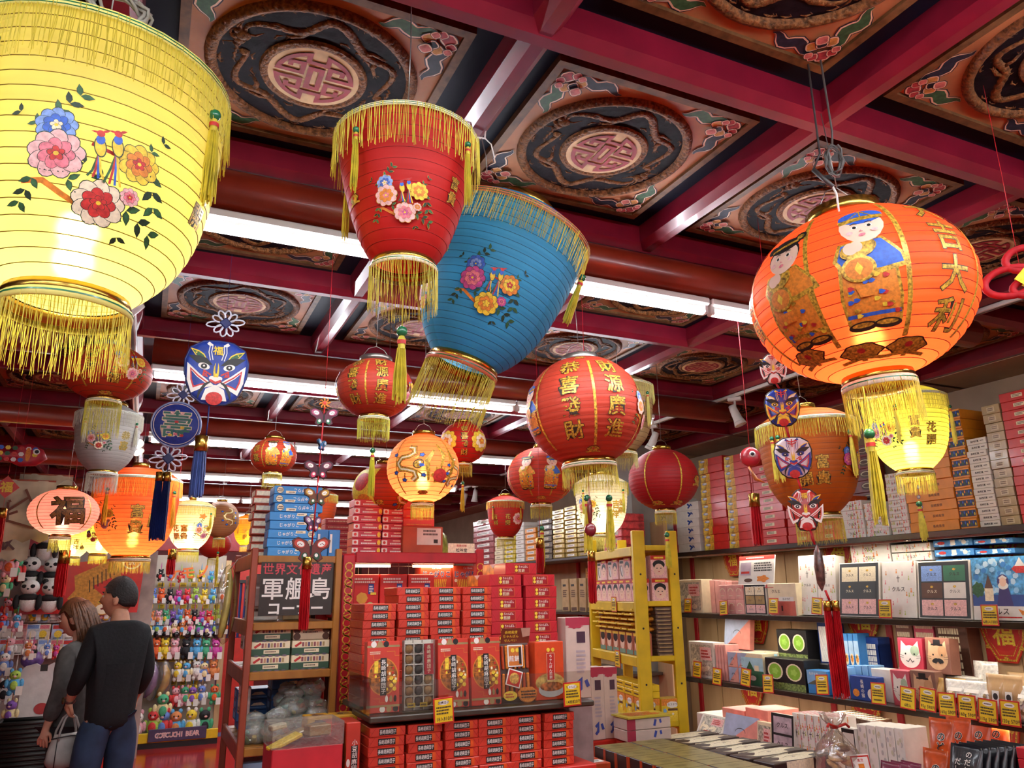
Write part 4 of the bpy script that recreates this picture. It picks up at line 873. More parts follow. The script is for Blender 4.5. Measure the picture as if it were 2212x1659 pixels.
def a_green(A, w, h):
    for s in (-1, 1): A.ell(s * w * .24, h * .08, w * .2, h * .28, CREM); A.ell(s * w * .24, h * .08, w * .16, h * .24, mat('#8cbf3c', .4)); A.ell(s * w * .24, h * .08, w * .08, h * .1, mat('#a8d45c', .4), wob=.2)
    A.rect(-w * .5, -h * .5, w * .5, -h * .28, mat('#7a8a4a', .5, var=.4, scale=60))
def a_sea(A, w, h): A.rect(-w * .5, -h * .1, w * .5, h * .5, C_LBL); A.poly([(-w * .5, -h * .1), (-w * .1, h * .1), (w * .2, h * .02), (w * .5, -h * .1)], mat('#5a5a4a', .5)); A.text('ながさき', -w * .15, h * .36, h * .13, WH)
def a_stack(A, w, h): A.scrib(-w * .4, -h * .25, w * .4, h * .25, 1, WH)
def a_photo(A, w, h): A.rect(-w * .5, -h * .1, w * .5, h * .3, mat('#a8c8e0', .4)); A.ell(0, -h * .2, w * .38, h * .16, C_CRM); A.ell(0, -h * .18, w * .28, h * .1, ORGP, wob=.2, k=7); A.ell(-w * .1, -h * .14, w * .1, h * .05, GRNP)
def a_tower(A, w, h): A.rect(-w * .1, -h * .5, w * .34, -h * .05, WH); A.poly([(-w * .02, -h * .05), (w * .26, -h * .05), (w * .12, h * .2)], mat('#8aa0b8', .5)); A.rect(-w * .5, h * .3, -w * .3, h * .4, YELP)
def a_nav(A, w, h): A.text('長崎の猫', -w * .05, 0, h * .18, WH, vert=True); A.ell(w * .26, -h * .2, w * .14, h * .22, WH); A.ell(-w * .3, -h * .2, w * .12, h * .16, ORGP)
def cat_face(A, w, h, c1, c2, must=False):
    A.ell(0, -h * .06, w * .42, h * .34, c1, n=20)
    for s in (-1, 1): A.poly([(s * w * .4, h * .0), (s * w * .34, h * .42), (s * w * .1, h * .22)], c1)
    A.ell(w * .2, h * .12, w * .18, h * .16, c2)
    for s in (-1, 1): A.ell(s * w * .18, h * .02, w * .035, h * .03, BLK, n=8)
    A.stroke([(-w * .16, -h * .18), (-w * .08, -h * .22), (0, -h * .12), (w * .08, -h * .22), (w * .16, -h * .18)], w * .025, BLK)
    if must: A.ell(-w * .1, -h * .14, w * .14, h * .06, BLK, .3); A.ell(w * .1, -h * .14, w * .14, h * .06, BLK, -.3); A.rect(-w * .14, h * .3, w * .14, h * .44, C_BLK); A.rect(-w * .24, h * .28, w * .24, h * .32, C_BLK)
    for s in (-1, 1):
        for q in (-.1, -.04): A.stroke([(s * w * .26, h * q), (s * w * .44, h * (q + .02))], w * .012, BLK)
def a_cat1(A, w, h): cat_face(A, w, h, WH, mat('#a8bfa0', .5))
def a_cat2(A, w, h): cat_face(A, w, h, mat('#d2a982', .5), mat('#c4946a', .5), True)
def a_notice(A, w, h):
    A.rect(-w * .5, h * .38, w * .5, h * .5, P_RED); A.rect(-w * .5, -h * .5, w * .5, -h * .4, P_RED); A.scrib(-w * .3, h * .41, w * .3, h * .47, 1, WH); A.rect(-w * .44, -h * .1, -w * .14, h * .3, mat('#b9a6b4', .5)); A.rect(-w * .42, -h * .05, -w * .18, .02 * h, P_RED)
    A.scrib(-w * .05, h * .0, w * .45, h * .3, 4, INK); A.ell(w * .2, -h * .22, w * .16, h * .1, ORGP, wob=.2); A.ell(-w * .2, -h * .26, w * .12, h * .06, C_BRN); A.scrib(-w * .1, -h * .47, w * .4, -h * .43, 1, WH)
def a_band2(A, w, h): A.rect(-w * .44, -h * .5, w * .44, -h * .05, mat('#cf6a5a', .5)); A.text('クルス', -w * .2, h * .25, w * .1, INK); A.rect(-w * .1, -h * .06, w * .4, h * .08, C_WHT); A.text('おみやげ', w * .15, h * .01, h * .08, INK); A.rect(-w * .05, -h * .36, w * .0, -h * .2, C_BLK)
def a_scr(A, w, h): A.scrib(-w * .4, -h * .3, w * .4, h * .3, 1, C_CRM)
def a_blues(A, w, h):
    rn = random.Random(4)
    for k in range(20): A.ell(rn.uniform(-.47, .47) * w, rn.uniform(-.4, .4) * h, w * .05, h * .2, (LB1, LB2, LB3)[k % 3], 0, 6)
    A.rect(-w * .04, -h * .4, w * .08, h * .4, WH); A.ell(-w * .28, 0, w * .1, h * .24, REDP); A.ell(w * .3, 0, w * .06, h * .3, WH)
F = lambda fn, nm='print': [('f', fn, nm)]
G1 = 'gift boxes on the middle right shelf'
z1, z2 = SH['one'], SH['two']
rgood('r1', 'clear_lid_box', 'clear lidded sweets box with pink label at left end of middle shelf', 1466, 1518, 1252, z1, .12, C_CRM, F(a_clear), group=G1)
for k in range(5): rgood('r2%d' % k, 'slim_box', '%s slim pink upright box behind the small pink cubes' % NTH[k], 1520 + 13 * k, 1532 + 13 * k, 1252 + k, z1, .2, C_PNK, xf=XF + .14, group=G1)
for r in range(2):
    for c in range(3): lift(rgood('r3', 'small_box', 'small pink arch print box, %s row, %s of three' % (('lower', 'upper')[r], NTH[c]), 1554 + 17.5 * c, 1571 + 17.5 * c, 1295, z1, .1, C_PNK, F(a_arch), group=G1), lambda: z1 + r * (_BOX['r3'][2][2] + .001))
rgood('r4', 'cookie_tray', 'grey tray of wrapped cookies below the white notice', 1608, 1657, 1262, z1, .06, C_CRD, F(lambda A, w, h: a_tray(A, w, h, (CREM, C_TAN, PNK2))), group=G1)
rgood('r5', 'gift_box', 'cream and coral gift box with rounded window beside the tray', 1660, 1722, 1260, z1, .12, C_CRM, F(a_band2), group=G1)
n_ = rgood('r6', 'notice_board', 'white notice with red header standing above the cookie tray', 1596, 1674, 1199, z1 + .2, .012, C_WHT, F(a_notice), lean=.18, cat='sign')
for k in range(2): rgood('r7%d' % k, 'flower_box', 'white flower print box upright left of the first dark tray, %s' % NTH[k], 1724 + 41 * k, 1764 + 41 * k, 1200, z1, .1, C_WHT, F(a_flor), lean=.1, group=G1, xf=XF + .09)
rgood('r8', 'cookie_tray', 'dark tray of six wrapped cookies with brown middle row', 1808, 1898, 1214, z1, .05, C_CRD, F(a_tray), lean=.16, group=G1)
rgood('r9', 'flower_box', 'white flower print box between the two dark trays', 1902, 1976, 1212, z1, .07, C_WHT, F(a_flor), lean=.16, group=G1)
rgood('r10', 'cookie_tray', 'dark tray of six mixed sweets with cake slice wrappers', 1979, 2096, 1210, z1, .05, C_CRD, F(lambda A, w, h: a_tray(A, w, h, kinds=((BLU2, C_GRN), (C_BRN, C_WHT), (PNK2, PNK2)))), lean=.16, group=G1)
rgood('r11', 'picture_box', 'blue mosaic picture box with nun and church', 2099, 2240, 1202, z1, .07, C_WHT, F(a_nun), lean=.14, group=G1)
for r in range(3):
    for c in range(2): put_k = rgood('r12%d' % c, 'flower_box', 'flat white flower print box behind the dark trays, %s, %s' % (('left', 'right')[c], ('bottom', 'middle', 'top')[r]), 1850 + 90 * c, 1938 + 90 * c, 1199, z1 + .34, .2, C_WHT, F(art_flor), xf=XF + .24, group=G1); put_k.location.z = z1 + .30 + r * .058
    for c in range(2): put_k = rgood('r13%d' % c, 'picture_box', 'flat blue mosaic box on the right of the middle shelf, %s, %s' % (('left', 'right')[c], ('bottom', 'middle', 'top')[r]), 2034 + 90 * c, 2122 + 90 * c, 1194, z1 + .35, .2, C_BLU, F(a_blues), xf=XF + .24, group=G1); put_k.location.z = z1 + .315 + r * .06
b = MB(); b.box((XF + .33, 3.25, z1 + .15), (.24, 1.5, .296), C_CRD, bev=.004); tag(b.build('display_riser'), 'pale riser block behind the dark trays', 'riser')
G2 = 'gift boxes on the lower right shelf'
rgood('s1', 'clear_lid_box', 'clear lidded sweets box with pink label at left end of lower shelf', 1481, 1534, 1386, z2, .12, C_CRD, F(a_clear), group=G2)
rgood('s2', 'gift_box', 'large blue and coral diagonal gift box leaning at the back', 1556, 1610, 1336, z2 + .23, .05, mat('#e58c7c', .5), F(a_diag), xf=XF + .25, lean=.15, group=G2)
b = MB(); b.box((XF + .36, 5.35, z2 + .114), (.2, .6, .228), C_CRD, bev=.004); tag(b.build('display_riser'), 'pale riser block under the leaning coral box', 'riser')
for k in range(4): rgood('s3%d' % k, 'slim_box', '%s slim pink box right of the clear lidded box' % NTH[k], 1536 + 6 * k, 1541 + 6 * k, 1392, z2, .14, C_PNK, group=G2)
for r in range(2):
    for c in range(2): lift(rgood('s4', 'small_box', 'small blue and pink diagonal box, %s %s' % (('lower', 'upper')[r], ('left', 'right')[c]), 1562 + 21 * c, 1582 + 21 * c, 1440, z2, .1, mat('#e8a090', .5), F(a_diag), group=G2), lambda: z2 + r * (_BOX['s4'][2][2] + .001))
for r in range(2):
    for c in range(2): lift(rgood('s5', 'tea_tin', 'tall green scenery tin, %s %s' % (('lower', 'upper')[r], ('left', 'right')[c]), 1617 + 26 * c, 1642 + 26 * c, 1417, z2 + .13, .1, C_CRM, F(a_tin), xf=XF + .2, group=G2), lambda: z2 + .1 + r * (_BOX['s5'][2][2] + .001))
b = MB(); b.box((XF + .3, 4.83, z2 + .05), (.2, .36, .098), C_CRD, bev=.004); tag(b.build('display_riser'), 'low riser block under the green tins', 'riser')
rgood('s6', 'tea_tin', 'wide green scenery tin in front of the tall tins', 1590, 1636, 1410, z2, .12, C_CRM, F(a_tin), group=G2)
rgood('s7', 'cheese_tart_box', 'black box with two green ovals, front', 1640, 1722, 1422, z2, .16, C_BLK, F(a_green), group=G2)
o = rgood('s8', 'cheese_tart_box', 'black box with two green ovals, stacked behind', 1670, 1733, 1360, z2 + .19, .14, C_BLK, F(a_green), xf=XF + .22, group=G2)
b = MB(); b.box((XF + .3, 4.5, z2 + .094), (.2, .3, .188), C_BLK, bev=.004); tag(b.build('display_riser'), 'black riser block under the rear green oval box', 'riser')
rgood('s9', 'gift_box', 'blue seaside picture box left of the red tassel', 1726, 1768, 1447, z2, .12, C_BLU, F(a_sea), group=G2)
for k in range(8): lift(rgood('s10', 'flat_box', ORD[7 - k] + ' thin navy box in the stack behind the tassel', 1758, 1791, 1398, z2 + .14, .12, C_NAV, F(a_stack), xf=XF + .28, group=G2), lambda: z2 + .14 + k * .029)
_BOX['s10'] = _BOX['s10']
b = MB(); b.box((XF + .34, 4.18, z2 + .07), (.14, .26, .138), C_NAV, bev=.004); tag(b.build('display_riser'), 'navy riser block under the thin navy boxes', 'riser')
for k in range(5): rgood('s11%d' % k, 'noodle_box', '%s noodle picture box in the row above the navy box' % NTH[k], 1788 + 11 * k, 1798.5 + 11 * k, 1368, z2 + .16, .12, C_BLU, F(a_photo), xf=XF + .24, group=G2)
rgood('s12', 'gift_box', 'pale blue tower picture box beside the navy cat box', 1780, 1812, 1440, z2, .12, C_LBL, F(a_tower), group=G2)
b = MB(); b.box((XF + .3, 4.0, z2 + .08), (.14, .3, .158), C_LBL, bev=.004); tag(b.build('display_riser'), 'light blue riser block under the noodle boxes', 'riser')
for k in range(4): rgood('s13%d' % k, 'slim_box', '%s light blue upright box behind the navy cat box' % NTH[k], 1815 + 14 * k, 1828 + 14 * k, 1436, z2, .1, C_LBL, xf=XF + .13, group=G2)
rgood('s14', 'gift_box', 'navy box printed with white cat and lettering', 1815, 1872, 1459, z2, .07, C_NAV, F(a_nav), group=G2)
for k in range(6): lift(rgood('s15', 'flat_box', ORD[5 - k] + ' flat blue box in the stack left of the cat boxes', 1843, 1885, 1395, z2 + .2, .12, C_NAV, F(a_stack), xf=XF + .32, group=G2), lambda: z2 + .06 + k * .04)
rgood('s16', 'gift_box', 'white box with red script beside the lower cat boxes', 1862, 1902, 1443, z2, .1, C_WHT, F(a_stack), xf=XF + .12, group=G2)
rgood('s17', 'cat_box', 'red box with white cat face, lower row', 1902, 1941, 1446, z2, .1, mat('#c85a68', .5), F(a_cat1), group=G2)
rgood('s18', 'cat_box', 'brown box with moustached cat face, lower row', 1943, 1996, 1447, z2, .1, mat('#8a6252', .5), F(a_cat2), group=G2)
rgood('s19', 'cat_box', 'red box with white cat face, upper row', 1922, 1974, 1379, z2 + .2, .09, mat('#c2344a', .5), F(a_cat1), xf=XF + .12, lean=.1, group=G2)
rgood('s20', 'cat_box', 'brown box with moustached cat face, upper row', 1980, 2032, 1378, z2 + .2, .09, mat('#8a5a4a', .5), F(a_cat2), xf=XF + .12, lean=.1, group=G2)
b = MB(); b.box((XF + .21, 3.42, z2 + .098), (.1, .46, .194), C_CRD, bev=.004); tag(b.build('display_riser'), 'pale riser block under the upper cat boxes', 'riser')
for k in range(5): lift(rgood('s21', 'flat_box', ORD[4 - k] + ' flat brown box behind the white cat box', 1925, 1962, 1343, z2 + .4, .1, mat('#7a4c3c', .5), F(a_scr), xf=XF + .36, group=G2), lambda: z2 + .0 + .2 + k * .055)
for k in range(5): lift(rgood('s22', 'flat_box', ORD[4 - k] + ' flat rose box behind the moustached cat box', 1964, 2008, 1343, z2 + .4, .1, mat('#d0526a', .5), F(a_scr), xf=XF + .36, group=G2), lambda: z2 + .2 + k * .055)
for k in range(6): lift(rgood('s23', 'flat_box', ORD[5 - k] + ' flat cocoa box right of the moustached cat box', 2010, 2078, 1366, z2 + .33, .12, mat('#6e4434', .5), F(a_scr), xf=XF + .34, group=G2), lambda: z2 + .14 + k * .05)
for y, w, h, lab in ((3.72, .34, .198, 'pale riser under the brown and rose flat boxes'), (3.2, .3, .138, 'pale riser under the cocoa flat boxes'), (3.98, .22, .058, 'pale riser under the flat blue boxes')):
    b = MB(); b.box((XF + .42, y, z2 + h / 2), (.13, w, h), C_CRD, bev=.004); tag(b.build('display_riser'), lab, 'riser')

# soft pouches (pillow shaped, crimped at the top)
def pouch(key, w, h, t, m, art=None, top=.1, film=False):
    if key in _BOX: return
    b = MB(); nu, nv = 8, 10; rn = random.Random(hash(key) % 999 if False else len(key) * 7 + int(w * 1000)); vs = []; fs = []
    for sd in (-1, 1):
        for j in range(nv + 1):
            for i in range(nu + 1):
                u, v = i / nu * 2 - 1, j / nv; pf = max(0, 1 - u ** 4) * min(1, v / .18 + .35) * min(1, max(0, (1 - top - v)) / .3 + .02)
                wob = rn.uniform(-.06, .06) * pf
                vs.append((u * w / 2 * (1 - .06 * pf * abs(v - .4)), sd * t / 2 * (pf + wob + .03), v * h))
    o = (nu + 1) * (nv + 1)
    for sd in (0, 1):
        for j in range(nv):
            for i in range(nu):
                q = [sd * o + j * (nu + 1) + i, sd * o + j * (nu + 1) + i + 1, sd * o + (j + 1) * (nu + 1) + i + 1, sd * o + (j + 1) * (nu + 1) + i]
                fs.append(q if sd == 0 else q[::-1])
    edge = [j * (nu + 1) for j in range(nv + 1)]; e2 = [j * (nu + 1) + nu for j in range(nv + 1)]
    for j in range(nv): fs.append((edge[j], edge[j + 1], o + edge[j + 1], o + edge[j])); fs.append((e2[j + 1], e2[j], o + e2[j], o + e2[j + 1]))
    for i in range(nu): fs.append((i + 1, i, o + i, o + i + 1)); k = nv * (nu + 1); fs.append((k + i, k + i + 1, o + k + i + 1, o + k + i))
    b.add(vs, fs, m, smooth=True); parts = []
    if art:
        A = Art(.0004); art(A); k = MB()
        def fn(u, v, ww):
            uu, vv = max(-1, min(1, u / (w / 2))), v / h + .5; pf = max(0, 1 - uu ** 4) * min(1, vv / .18 + .35) * min(1, max(0, (1 - top - vv)) / .3 + .02)
            return (u, -t / 2 * (pf + .09) - .0015 - ww, v + h / 2)
        A.to(k, fn, max(w, h) / 7); parts.append(('print', k.mesh('print')))
    _BOX[key] = (b.mesh('pouch'), parts, (w, t, h))
CLRF = mat('#f6f4f0', .06, kind='film', trans=.05)
FILM = mat('#f4f2ee', .12, kind='film', trans=.10, bump=.5, scale=30, metal=.07); KRAFT = mat('#b08a5a', .5, var=.1, scale=12, coat=.25); FOILO = mat('#c8501e', .28, var=.15, scale=14, bump=.35, coat=.3); FOILB = mat('#14161e', .3, var=.1, scale=14, bump=.3, coat=.3); FOILP = mat('#7a2444', .3, var=.15, scale=14, bump=.3, coat=.3)
SNACK = mat('#c9b79a', .6, var=.4, scale=40)
def a_kraft(A): A.poly([(-.02, -.09), (.02, -.09), (.02, .03), (-.02, .03)], WH); A.ell(0, 0, .014, .018, INK); A.text('手作り', 0, -.055, .018, INK, vert=True)
def a_snack(A):
    for k in range(18): A.ell(RND.uniform(-.045, .045), RND.uniform(-.07, .03), .014, .01, (SNACK, CREM, C_TAN)[k % 3], k, 8)
    A.ell(.02, -.02, .016, .016, REDP); A.rect(-.045, .03, .045, .05, WH)
def a_lab(A): A.rect(-.022, -.06, .022, .05, P_RED); A.text('胡麻', 0, .02, .026, CREM, vert=True)
pouch('kraft', .13, .24, .05, KRAFT, a_kraft); pouch('clear', .14, .19, .06, mat('#ded9d0', .15, var=.1, scale=50, coat=.6, bump=.3), a_snack); pouch('goldb', .12, .19, .05, mat('#b48c48', .3, var=.15, coat=.3), a_lab)
pouch('tall', .15, .29, .05, mat('#cfc8bc', .15, var=.2, scale=40, coat=.6, bump=.3), a_kraft)
def pat(key, name, lab, px, py, x, z, cat='pouch', rz=RW, tilt=.12, group=None):
    p = atX(px, py, x); o = put(key, name, lab, cat, (x, p.y, z), group=group); o.rotation_euler = (Matrix.Rotation(rz, 3, 'Z') @ Matrix.Rotation(-tilt, 3, 'X')).to_euler(); return o
GP = 'snack pouches on the lower right shelf'
for n, (k, px, x, lab) in enumerate((('goldb', 2015, 4.36, 'brown pouch with red label beside the lower cat box'), ('goldb', 2062, 4.42, 'second brown pouch with red label, further back'), ('clear', 2062, 4.35, 'clear snack bag right of the brown pouch'), ('clear', 2098, 4.35, 'clear snack bag with red dot in the middle'), ('clear', 2128, 4.37, 'clear snack bag left of the kraft pouches'),
        ('kraft', 2150, 4.36, 'kraft pouch with white label, front left'), ('kraft', 2178, 4.36, 'kraft pouch with white label, front right'), ('tall', 2128, 4.5, 'tall clear snack bag at the back'), ('kraft', 2196, 4.52, 'tall kraft pouch with round seal at the back'), ('clear', 2214, 4.36, 'clear snack bag at the right edge'))):
    pat(k, 'snack_pouch', lab, px, 1480, x, z2, group=GP)
# price tags along the shelf edges
for n, (px, py, lab, pr) in enumerate(((1486, 1308, 'first tag on the middle shelf under the clear lidded box', ''), (1563, 1313, 'tag on the middle shelf under the small pink boxes', ''), (1671, 1309, 'tag on the middle shelf under the coral gift box', ''), (1765, 1309, 'tag on the middle shelf left of the first dark tray', ''), (1912, 1315, 'tag on the middle shelf reading 1,180', '54枚1180'), (2138, 1329, 'tag on the middle shelf below the nun picture box', '6枚入1080'),
        (1506, 1446, 'tag on the lower shelf under the left clear lidded box', ''), (1549, 1461, 'tag on the lower shelf under the slim pink boxes', ''), (1611, 1463, 'tag on the lower shelf under the wide green tin', ''), (1659, 1477, 'tag on the lower shelf under the front green oval box', ''), (1776, 1479, 'tag on the lower shelf beside the blue seaside box', ''), (1897, 1498, 'tilted tag on the lower shelf left of the lower cat boxes', ''), (1961, 1508, 'tag on the lower shelf below the moustached cat', '6枚入'), (2004, 1511, 'tag priced 95 g under the brown pouch', '95g 590円'), (2046, 1522, 'tag priced 160 g, first of two', '160g 590円'), (2089, 1527, 'tag priced 160 g, second of two', '160g 590円'), (2134, 1537, 'tag priced 110 g under the kraft pouches', '110g 590円'), (2182, 1541, 'last tag on the lower shelf at the right edge', '120g 570円'))):
    p = atX(px, py, XF - .012); s = 1.0
    price_tag(p, RW, .12, w=.1 if py < 1440 else .112, h=.115 if py < 1440 else .13, price=pr, label='yellow ' + lab, roll=RND.uniform(-.1, .1))
# ================================================================ the counter under the right shelves
z0 = SH['low']; GL = 'goods on the low right counter'
b = MB(); b.box((4.3, 5.2, z0 + .12), (.3, .5, .24), C_CRD, bev=.006); tag(b.build('display_riser'), 'pale riser block under the coral diagonal box', 'riser')
rgood('t1', 'clear_lid_box', 'slanted clear box of pink sweets beside the yellow rack', 1502, 1556, 1545, z0 + .1, .06, C_CRD, F(a_clear), xf=4.02, lean=.55, group=GL, pyb=1590)
rgood('t2', 'gift_box', 'big blue and coral diagonal box tilted on the counter', 1556, 1628, 1548, z0 + .06, .07, mat('#e58c7c', .5), F(a_diag), xf=4.02, lean=.3, group=GL, pyb=1590)
rgood('t3', 'clear_lid_box', 'clear box of pink sweets right of the coral box', 1632, 1664, 1562, z0, .06, C_CRM, F(a_clear), xf=4.0, lean=.12, group=GL, pyb=1620)
for k in range(2): rgood('t2b%d' % k, 'gift_box', 'flat coral box lying behind the tilted one, %s' % ('left', 'right')[k], 1560 + 50 * k, 1608 + 50 * k, 1532, z0 + .24, .3, mat('#e08a7a', .5), xf=4.16, group=GL, pyb=1540)
rgood('t4', 'cookie_tray', 'tall black edged tray of lilac packets on the counter', 1664, 1712, 1545, z0, .04, C_WHT, F(lambda A, w, h: (A.rect(-w * .5, -h * .5, w * .5, h * .5, C_BLK), [A.rect(-w * .4, h * (.45 - .32 * r) - h * .28, w * .42, h * (.45 - .32 * r), mat('#b3a0a8', .4, var=.2)) for r in range(3)], [A.text('クルス', 0, h * (.31 - .32 * r), w * .17, INK) for r in range(3)])), xf=3.98, lean=.1, group=GL, pyb=1620)
for k in range(6): rgood('t5%d' % k, 'flower_box', '%s white and pink flower print box in the upright row' % NTH[k], 1716 + 15 * k, 1730 + 15 * k, 1541 + 2 * k, z0, .2, C_WHT, F(a_flor) + [('r', a_flor, 'print'), ('t', lambda A, w, h: A.scrib(-w * .4, -.09, w * .4, .09, 5, PINK), 'print')], xf=4.03, group=GL, pyb=1600)
for k in range(7): rgood('t6%d' % k, 'slim_box', '%s brown checked box in the upright row' % NTH[k], 1800 + 12 * k, 1811 + 12 * k, 1540 + 3 * k, z0 + .05, .2, C_BRN, [('t', lambda A, w, h: A.scrib(-w * .45, -.09, w * .45, .09, 7, CREM), 'print')], xf=4.3, group=GL, pyb=1580)
rgood('t7', 'cookie_tray', 'black edged tray with white packet right of the tied bag', 1822, 1852, 1573, z0, .05, C_WHT, F(lambda A, w, h: (A.rect(-w * .46, -h * .48, w * .46, h * .48, C_BLK), A.rect(-w * .38, 0, w * .4, h * .42, C_CRD), A.rect(-w * .38, -h * .44, w * .4, -h * .04, C_CRD))), xf=3.96, group=GL, pyb=1630)
for k in range(5): rgood('t8%d' % k, 'flower_box', '%s white and grey flower print box in the right row' % NTH[k], 1856 + 20 * k, 1875 + 20 * k, 1566 + 2 * k, z0, .2, C_WHT, F(lambda A, w, h: [A.ell(RND.uniform(-.4, .4) * w, RND.uniform(-.45, .45) * h, .008, .014, (C_CRD, mat('#b8b4b0', .5), mat('#c8c4a8', .5))[i % 3]) for i in range(16)]), xf=3.98, group=GL, pyb=1620)
pouch('orange', .15, .30, .05, FOILO, lambda A: A.text('のどぐろ', .012, -.02, .05, INK, WH, off=.02, ooff=.06, vert=True)); pouch('black', .17, .2, .03, FOILB, lambda A: (A.text('のだし', .02, .02, .035, WH, vert=True), A.text('だし', -.03, -.0, .035, WH, vert=True))); pouch('plum', .13, .2, .04, FOILP, lambda A: (A.ell(-.02, .03, .02, .015, BLUP), A.ell(.01, .03, .016, .014, ORGP), A.text('梅', .03, -.02, .03, CREM, vert=True)))
def pz(key, lab, px, py, x, tilt=.15, rz=RW, z=None):
    p = atX(px, py, x); return pat(key, 'snack_pouch', lab, px, py, x, p.z if z is None else z, rz=rz, tilt=tilt, group=GL)
for n, (px, x, z, lab) in enumerate(((2008, 3.86, .48, 'orange pouch with black hiragana, foremost'), (2030, 4.03, .61, 'orange pouch, second in the row'), (2068, 4.14, .61, 'orange pouch, third in the row'), (2112, 4.26, .61, 'darker orange pouch, fourth in the row'), (2150, 4.36, .61, 'orange pouch under the kraft pouch tags'))): pz('orange', lab, px, 1620, x, z=z)
for k in range(6): pz('black', '%s black pouch with white edge in the leaning row' % NTH[k], 2075 + 18 * k, 1640, 3.70 + .052 * k, .3, z=.663)
for k in range(3): pz('plum', '%s plum coloured pouch in front of the white boxes' % NTH[k], 1912 + 22 * k, 1640, 3.80 + .05 * k, .2, z=.483)
b = MB(); b.box((3.82, 2.6, .33), (.36, .72, .66), mat('#a8242a', .5), bev=.01); tag(b.build('display_step'), 'red step under the black pouches', 'counter')
b = MB(); b.box((3.86, 3.36, .24), (.29, .78, .48), mat('#a8242a', .5), bev=.01); tag(b.build('display_step'), 'red step under the foremost orange pouch and plum pouches', 'counter')
b = MB(); b.box((4.22, 2.85, .515), (.4, 1.1, .19), mat('#a8242a', .5), bev=.01); tag(b.build('display_riser'), 'red riser on the low counter under the rear orange pouches', 'riser')
for k in range(5): p = atX(2235, 1600, 3.9); proto('redside', .2, .16, .05, mat('#c8323c', .4)); put('redside', 'flat_box', ORD[4 - k] + ' red box in the stack at the right edge', 'box', (3.98, p.y, .60 + k * .052), RW, GL)
b = MB(); b.box((4.0, atX(2235, 1600, 3.9).y, .56), (.24, .2, .079), C_RED, bev=.004); tag(b.build('display_riser'), 'red block under the red boxes at the right edge', 'riser')
# tied clear bag of crackers in the foreground
p = atD(1815, 1690, 3.35); t = thing('cracker_bag', 'clear bag of round crackers tied with a red ribbon', 'bag', (p.x, p.y, p.z - .02))
b = MB(); prof = []
for i in range(15):
    q = i / 14; r = .105 * (1 - .25 * q) if q < .55 else .09 * (1 - ((q - .55) / .45)) ** .8 + .012; prof.append((r, q * .235))
for r, q in ((.02, .25), (.045, .275), (.06, .3)): prof.append((r, q))
b.lathe(prof, FILM, 22); bag = b.build('film', t); rn = random.Random(9)
for v in bag.data.vertices: v.co += Vector((rn.uniform(-.006, .006), rn.uniform(-.006, .006), rn.uniform(-.004, .004)))
b = MB(); b.tube([(.014 * cos(a), .014 * sin(a), .243) for a in [i * pi / 6 for i in range(13)]], .006, P_RED, 6); b.tube([(0, -.015, .245), (-.05, -.02, .262), (-.06, -.02, .25)], .006, P_RED, 6); b.tube([(0, -.015, .245), (.05, -.02, .255), (.07, -.02, .24)], .006, P_RED, 6); b.build('ribbon', t)
for k in range(9):
    b = MB(); a = k * 2.4; M = Matrix.Translation((.05 * cos(a) * (k % 3) / 2, .05 * sin(a) * (k % 3) / 2, .025 + .016 * k)) @ Matrix.Rotation(rn.uniform(-.9, .9), 4, 'X') @ Matrix.Rotation(rn.uniform(-.9, .9), 4, 'Y'); b.lathe([(0, .006), (.036, .005), (.04, 0), (.036, -.005), (0, -.006)], mat('#cba06a', .6, var=.2, scale=60), 16, M); b.build('cracker', t)
A = Art(); A.rect(-.045, -.06, .045, .05, P_RED); A.rect(-.039, -.054, .039, .044, WH); A.text('風流', 0, .032, .014, REDP); A.rect(-.014, -.04, .014, .018, ORGP); A.ell(0, -.01, .01, .012, YELP); k = MB(); k.box((0, 0, 0), (.09, .11, .0015), WH); A.flat(k, None, .0009)
lb = k.build('label', t, (.03, -.1, .09)); lb.rotation_euler = (1.35, 0, -.2)

# ================================================================ foreground table with gold and brown cartons
TZ = .72
tb = thing('display_table', 'red display table in the foreground with cartons', 'table', (2.62, 2.86, 0), 0)
MB().box((0, 0, TZ - .02), (1.36, 1.42, .04), P_RED, bev=.006).build('tabletop', tb)
for sx in (-.62, .62):
    for sy in (-.64, .64): MB().box((sx, sy, (TZ - .04) / 2), (.06, .06, TZ - .04), P_RED, bev=.004).build('leg', tb)
OLIVE = mat('#8a7c46', .35, metal=.3, var=.12, scale=20); MARO = mat('#34201e', .45, var=.1); ORB = mat('#b5431c', .45, var=.08)
def a_olv(A): A.rect(-.095, -.048, .095, .048, OLIVE); A.scrib(-.03, -.02, .03, .02, 4, mat('#6a5e34', .4))
proto('olive', .2, .098, .17, MARO, [('t', a_olv, 'gold_top'), ('l', lambda A: (A.rect(.036, -.085, .049, .085, ORB), A.rect(-.049, -.085, -.04, .085, ORB)), 'orange_stripe'), ('f', lambda A: A.rect(-.1, -.085, .1, .085, ORB), 'orange_side')], bev=.002)
c0 = atZ(1283, 1611, .89); GT = 'gold topped cartons on the foreground table'
for r in range(11):
    for c in range(2):
        put('olive', 'gold_topped_carton', 'gold topped maroon carton, %s from the back, %s column' % (NTH[r], ('left', 'right')[c]), 'box', (c0.x + .1 + .202 * c + RND.uniform(-.004, .004), c0.y - .05 - .1 * r, TZ), 0, GT)
def a_cow(A):
    A.ell(.0, .0, .17, .055, CREM, n=24, wob=.05, k=8); A.ell(-.14, .02, .06, .035, MARO, n=14, wob=.1); A.ell(.14, -.03, .06, .03, MARO, n=14, wob=.1); A.stroke([(-.06, .01), (0, .025), (.06, .01)], .004, C_TAN); A.ell(0, 0, .012, .008, C_TAN, wob=.3)
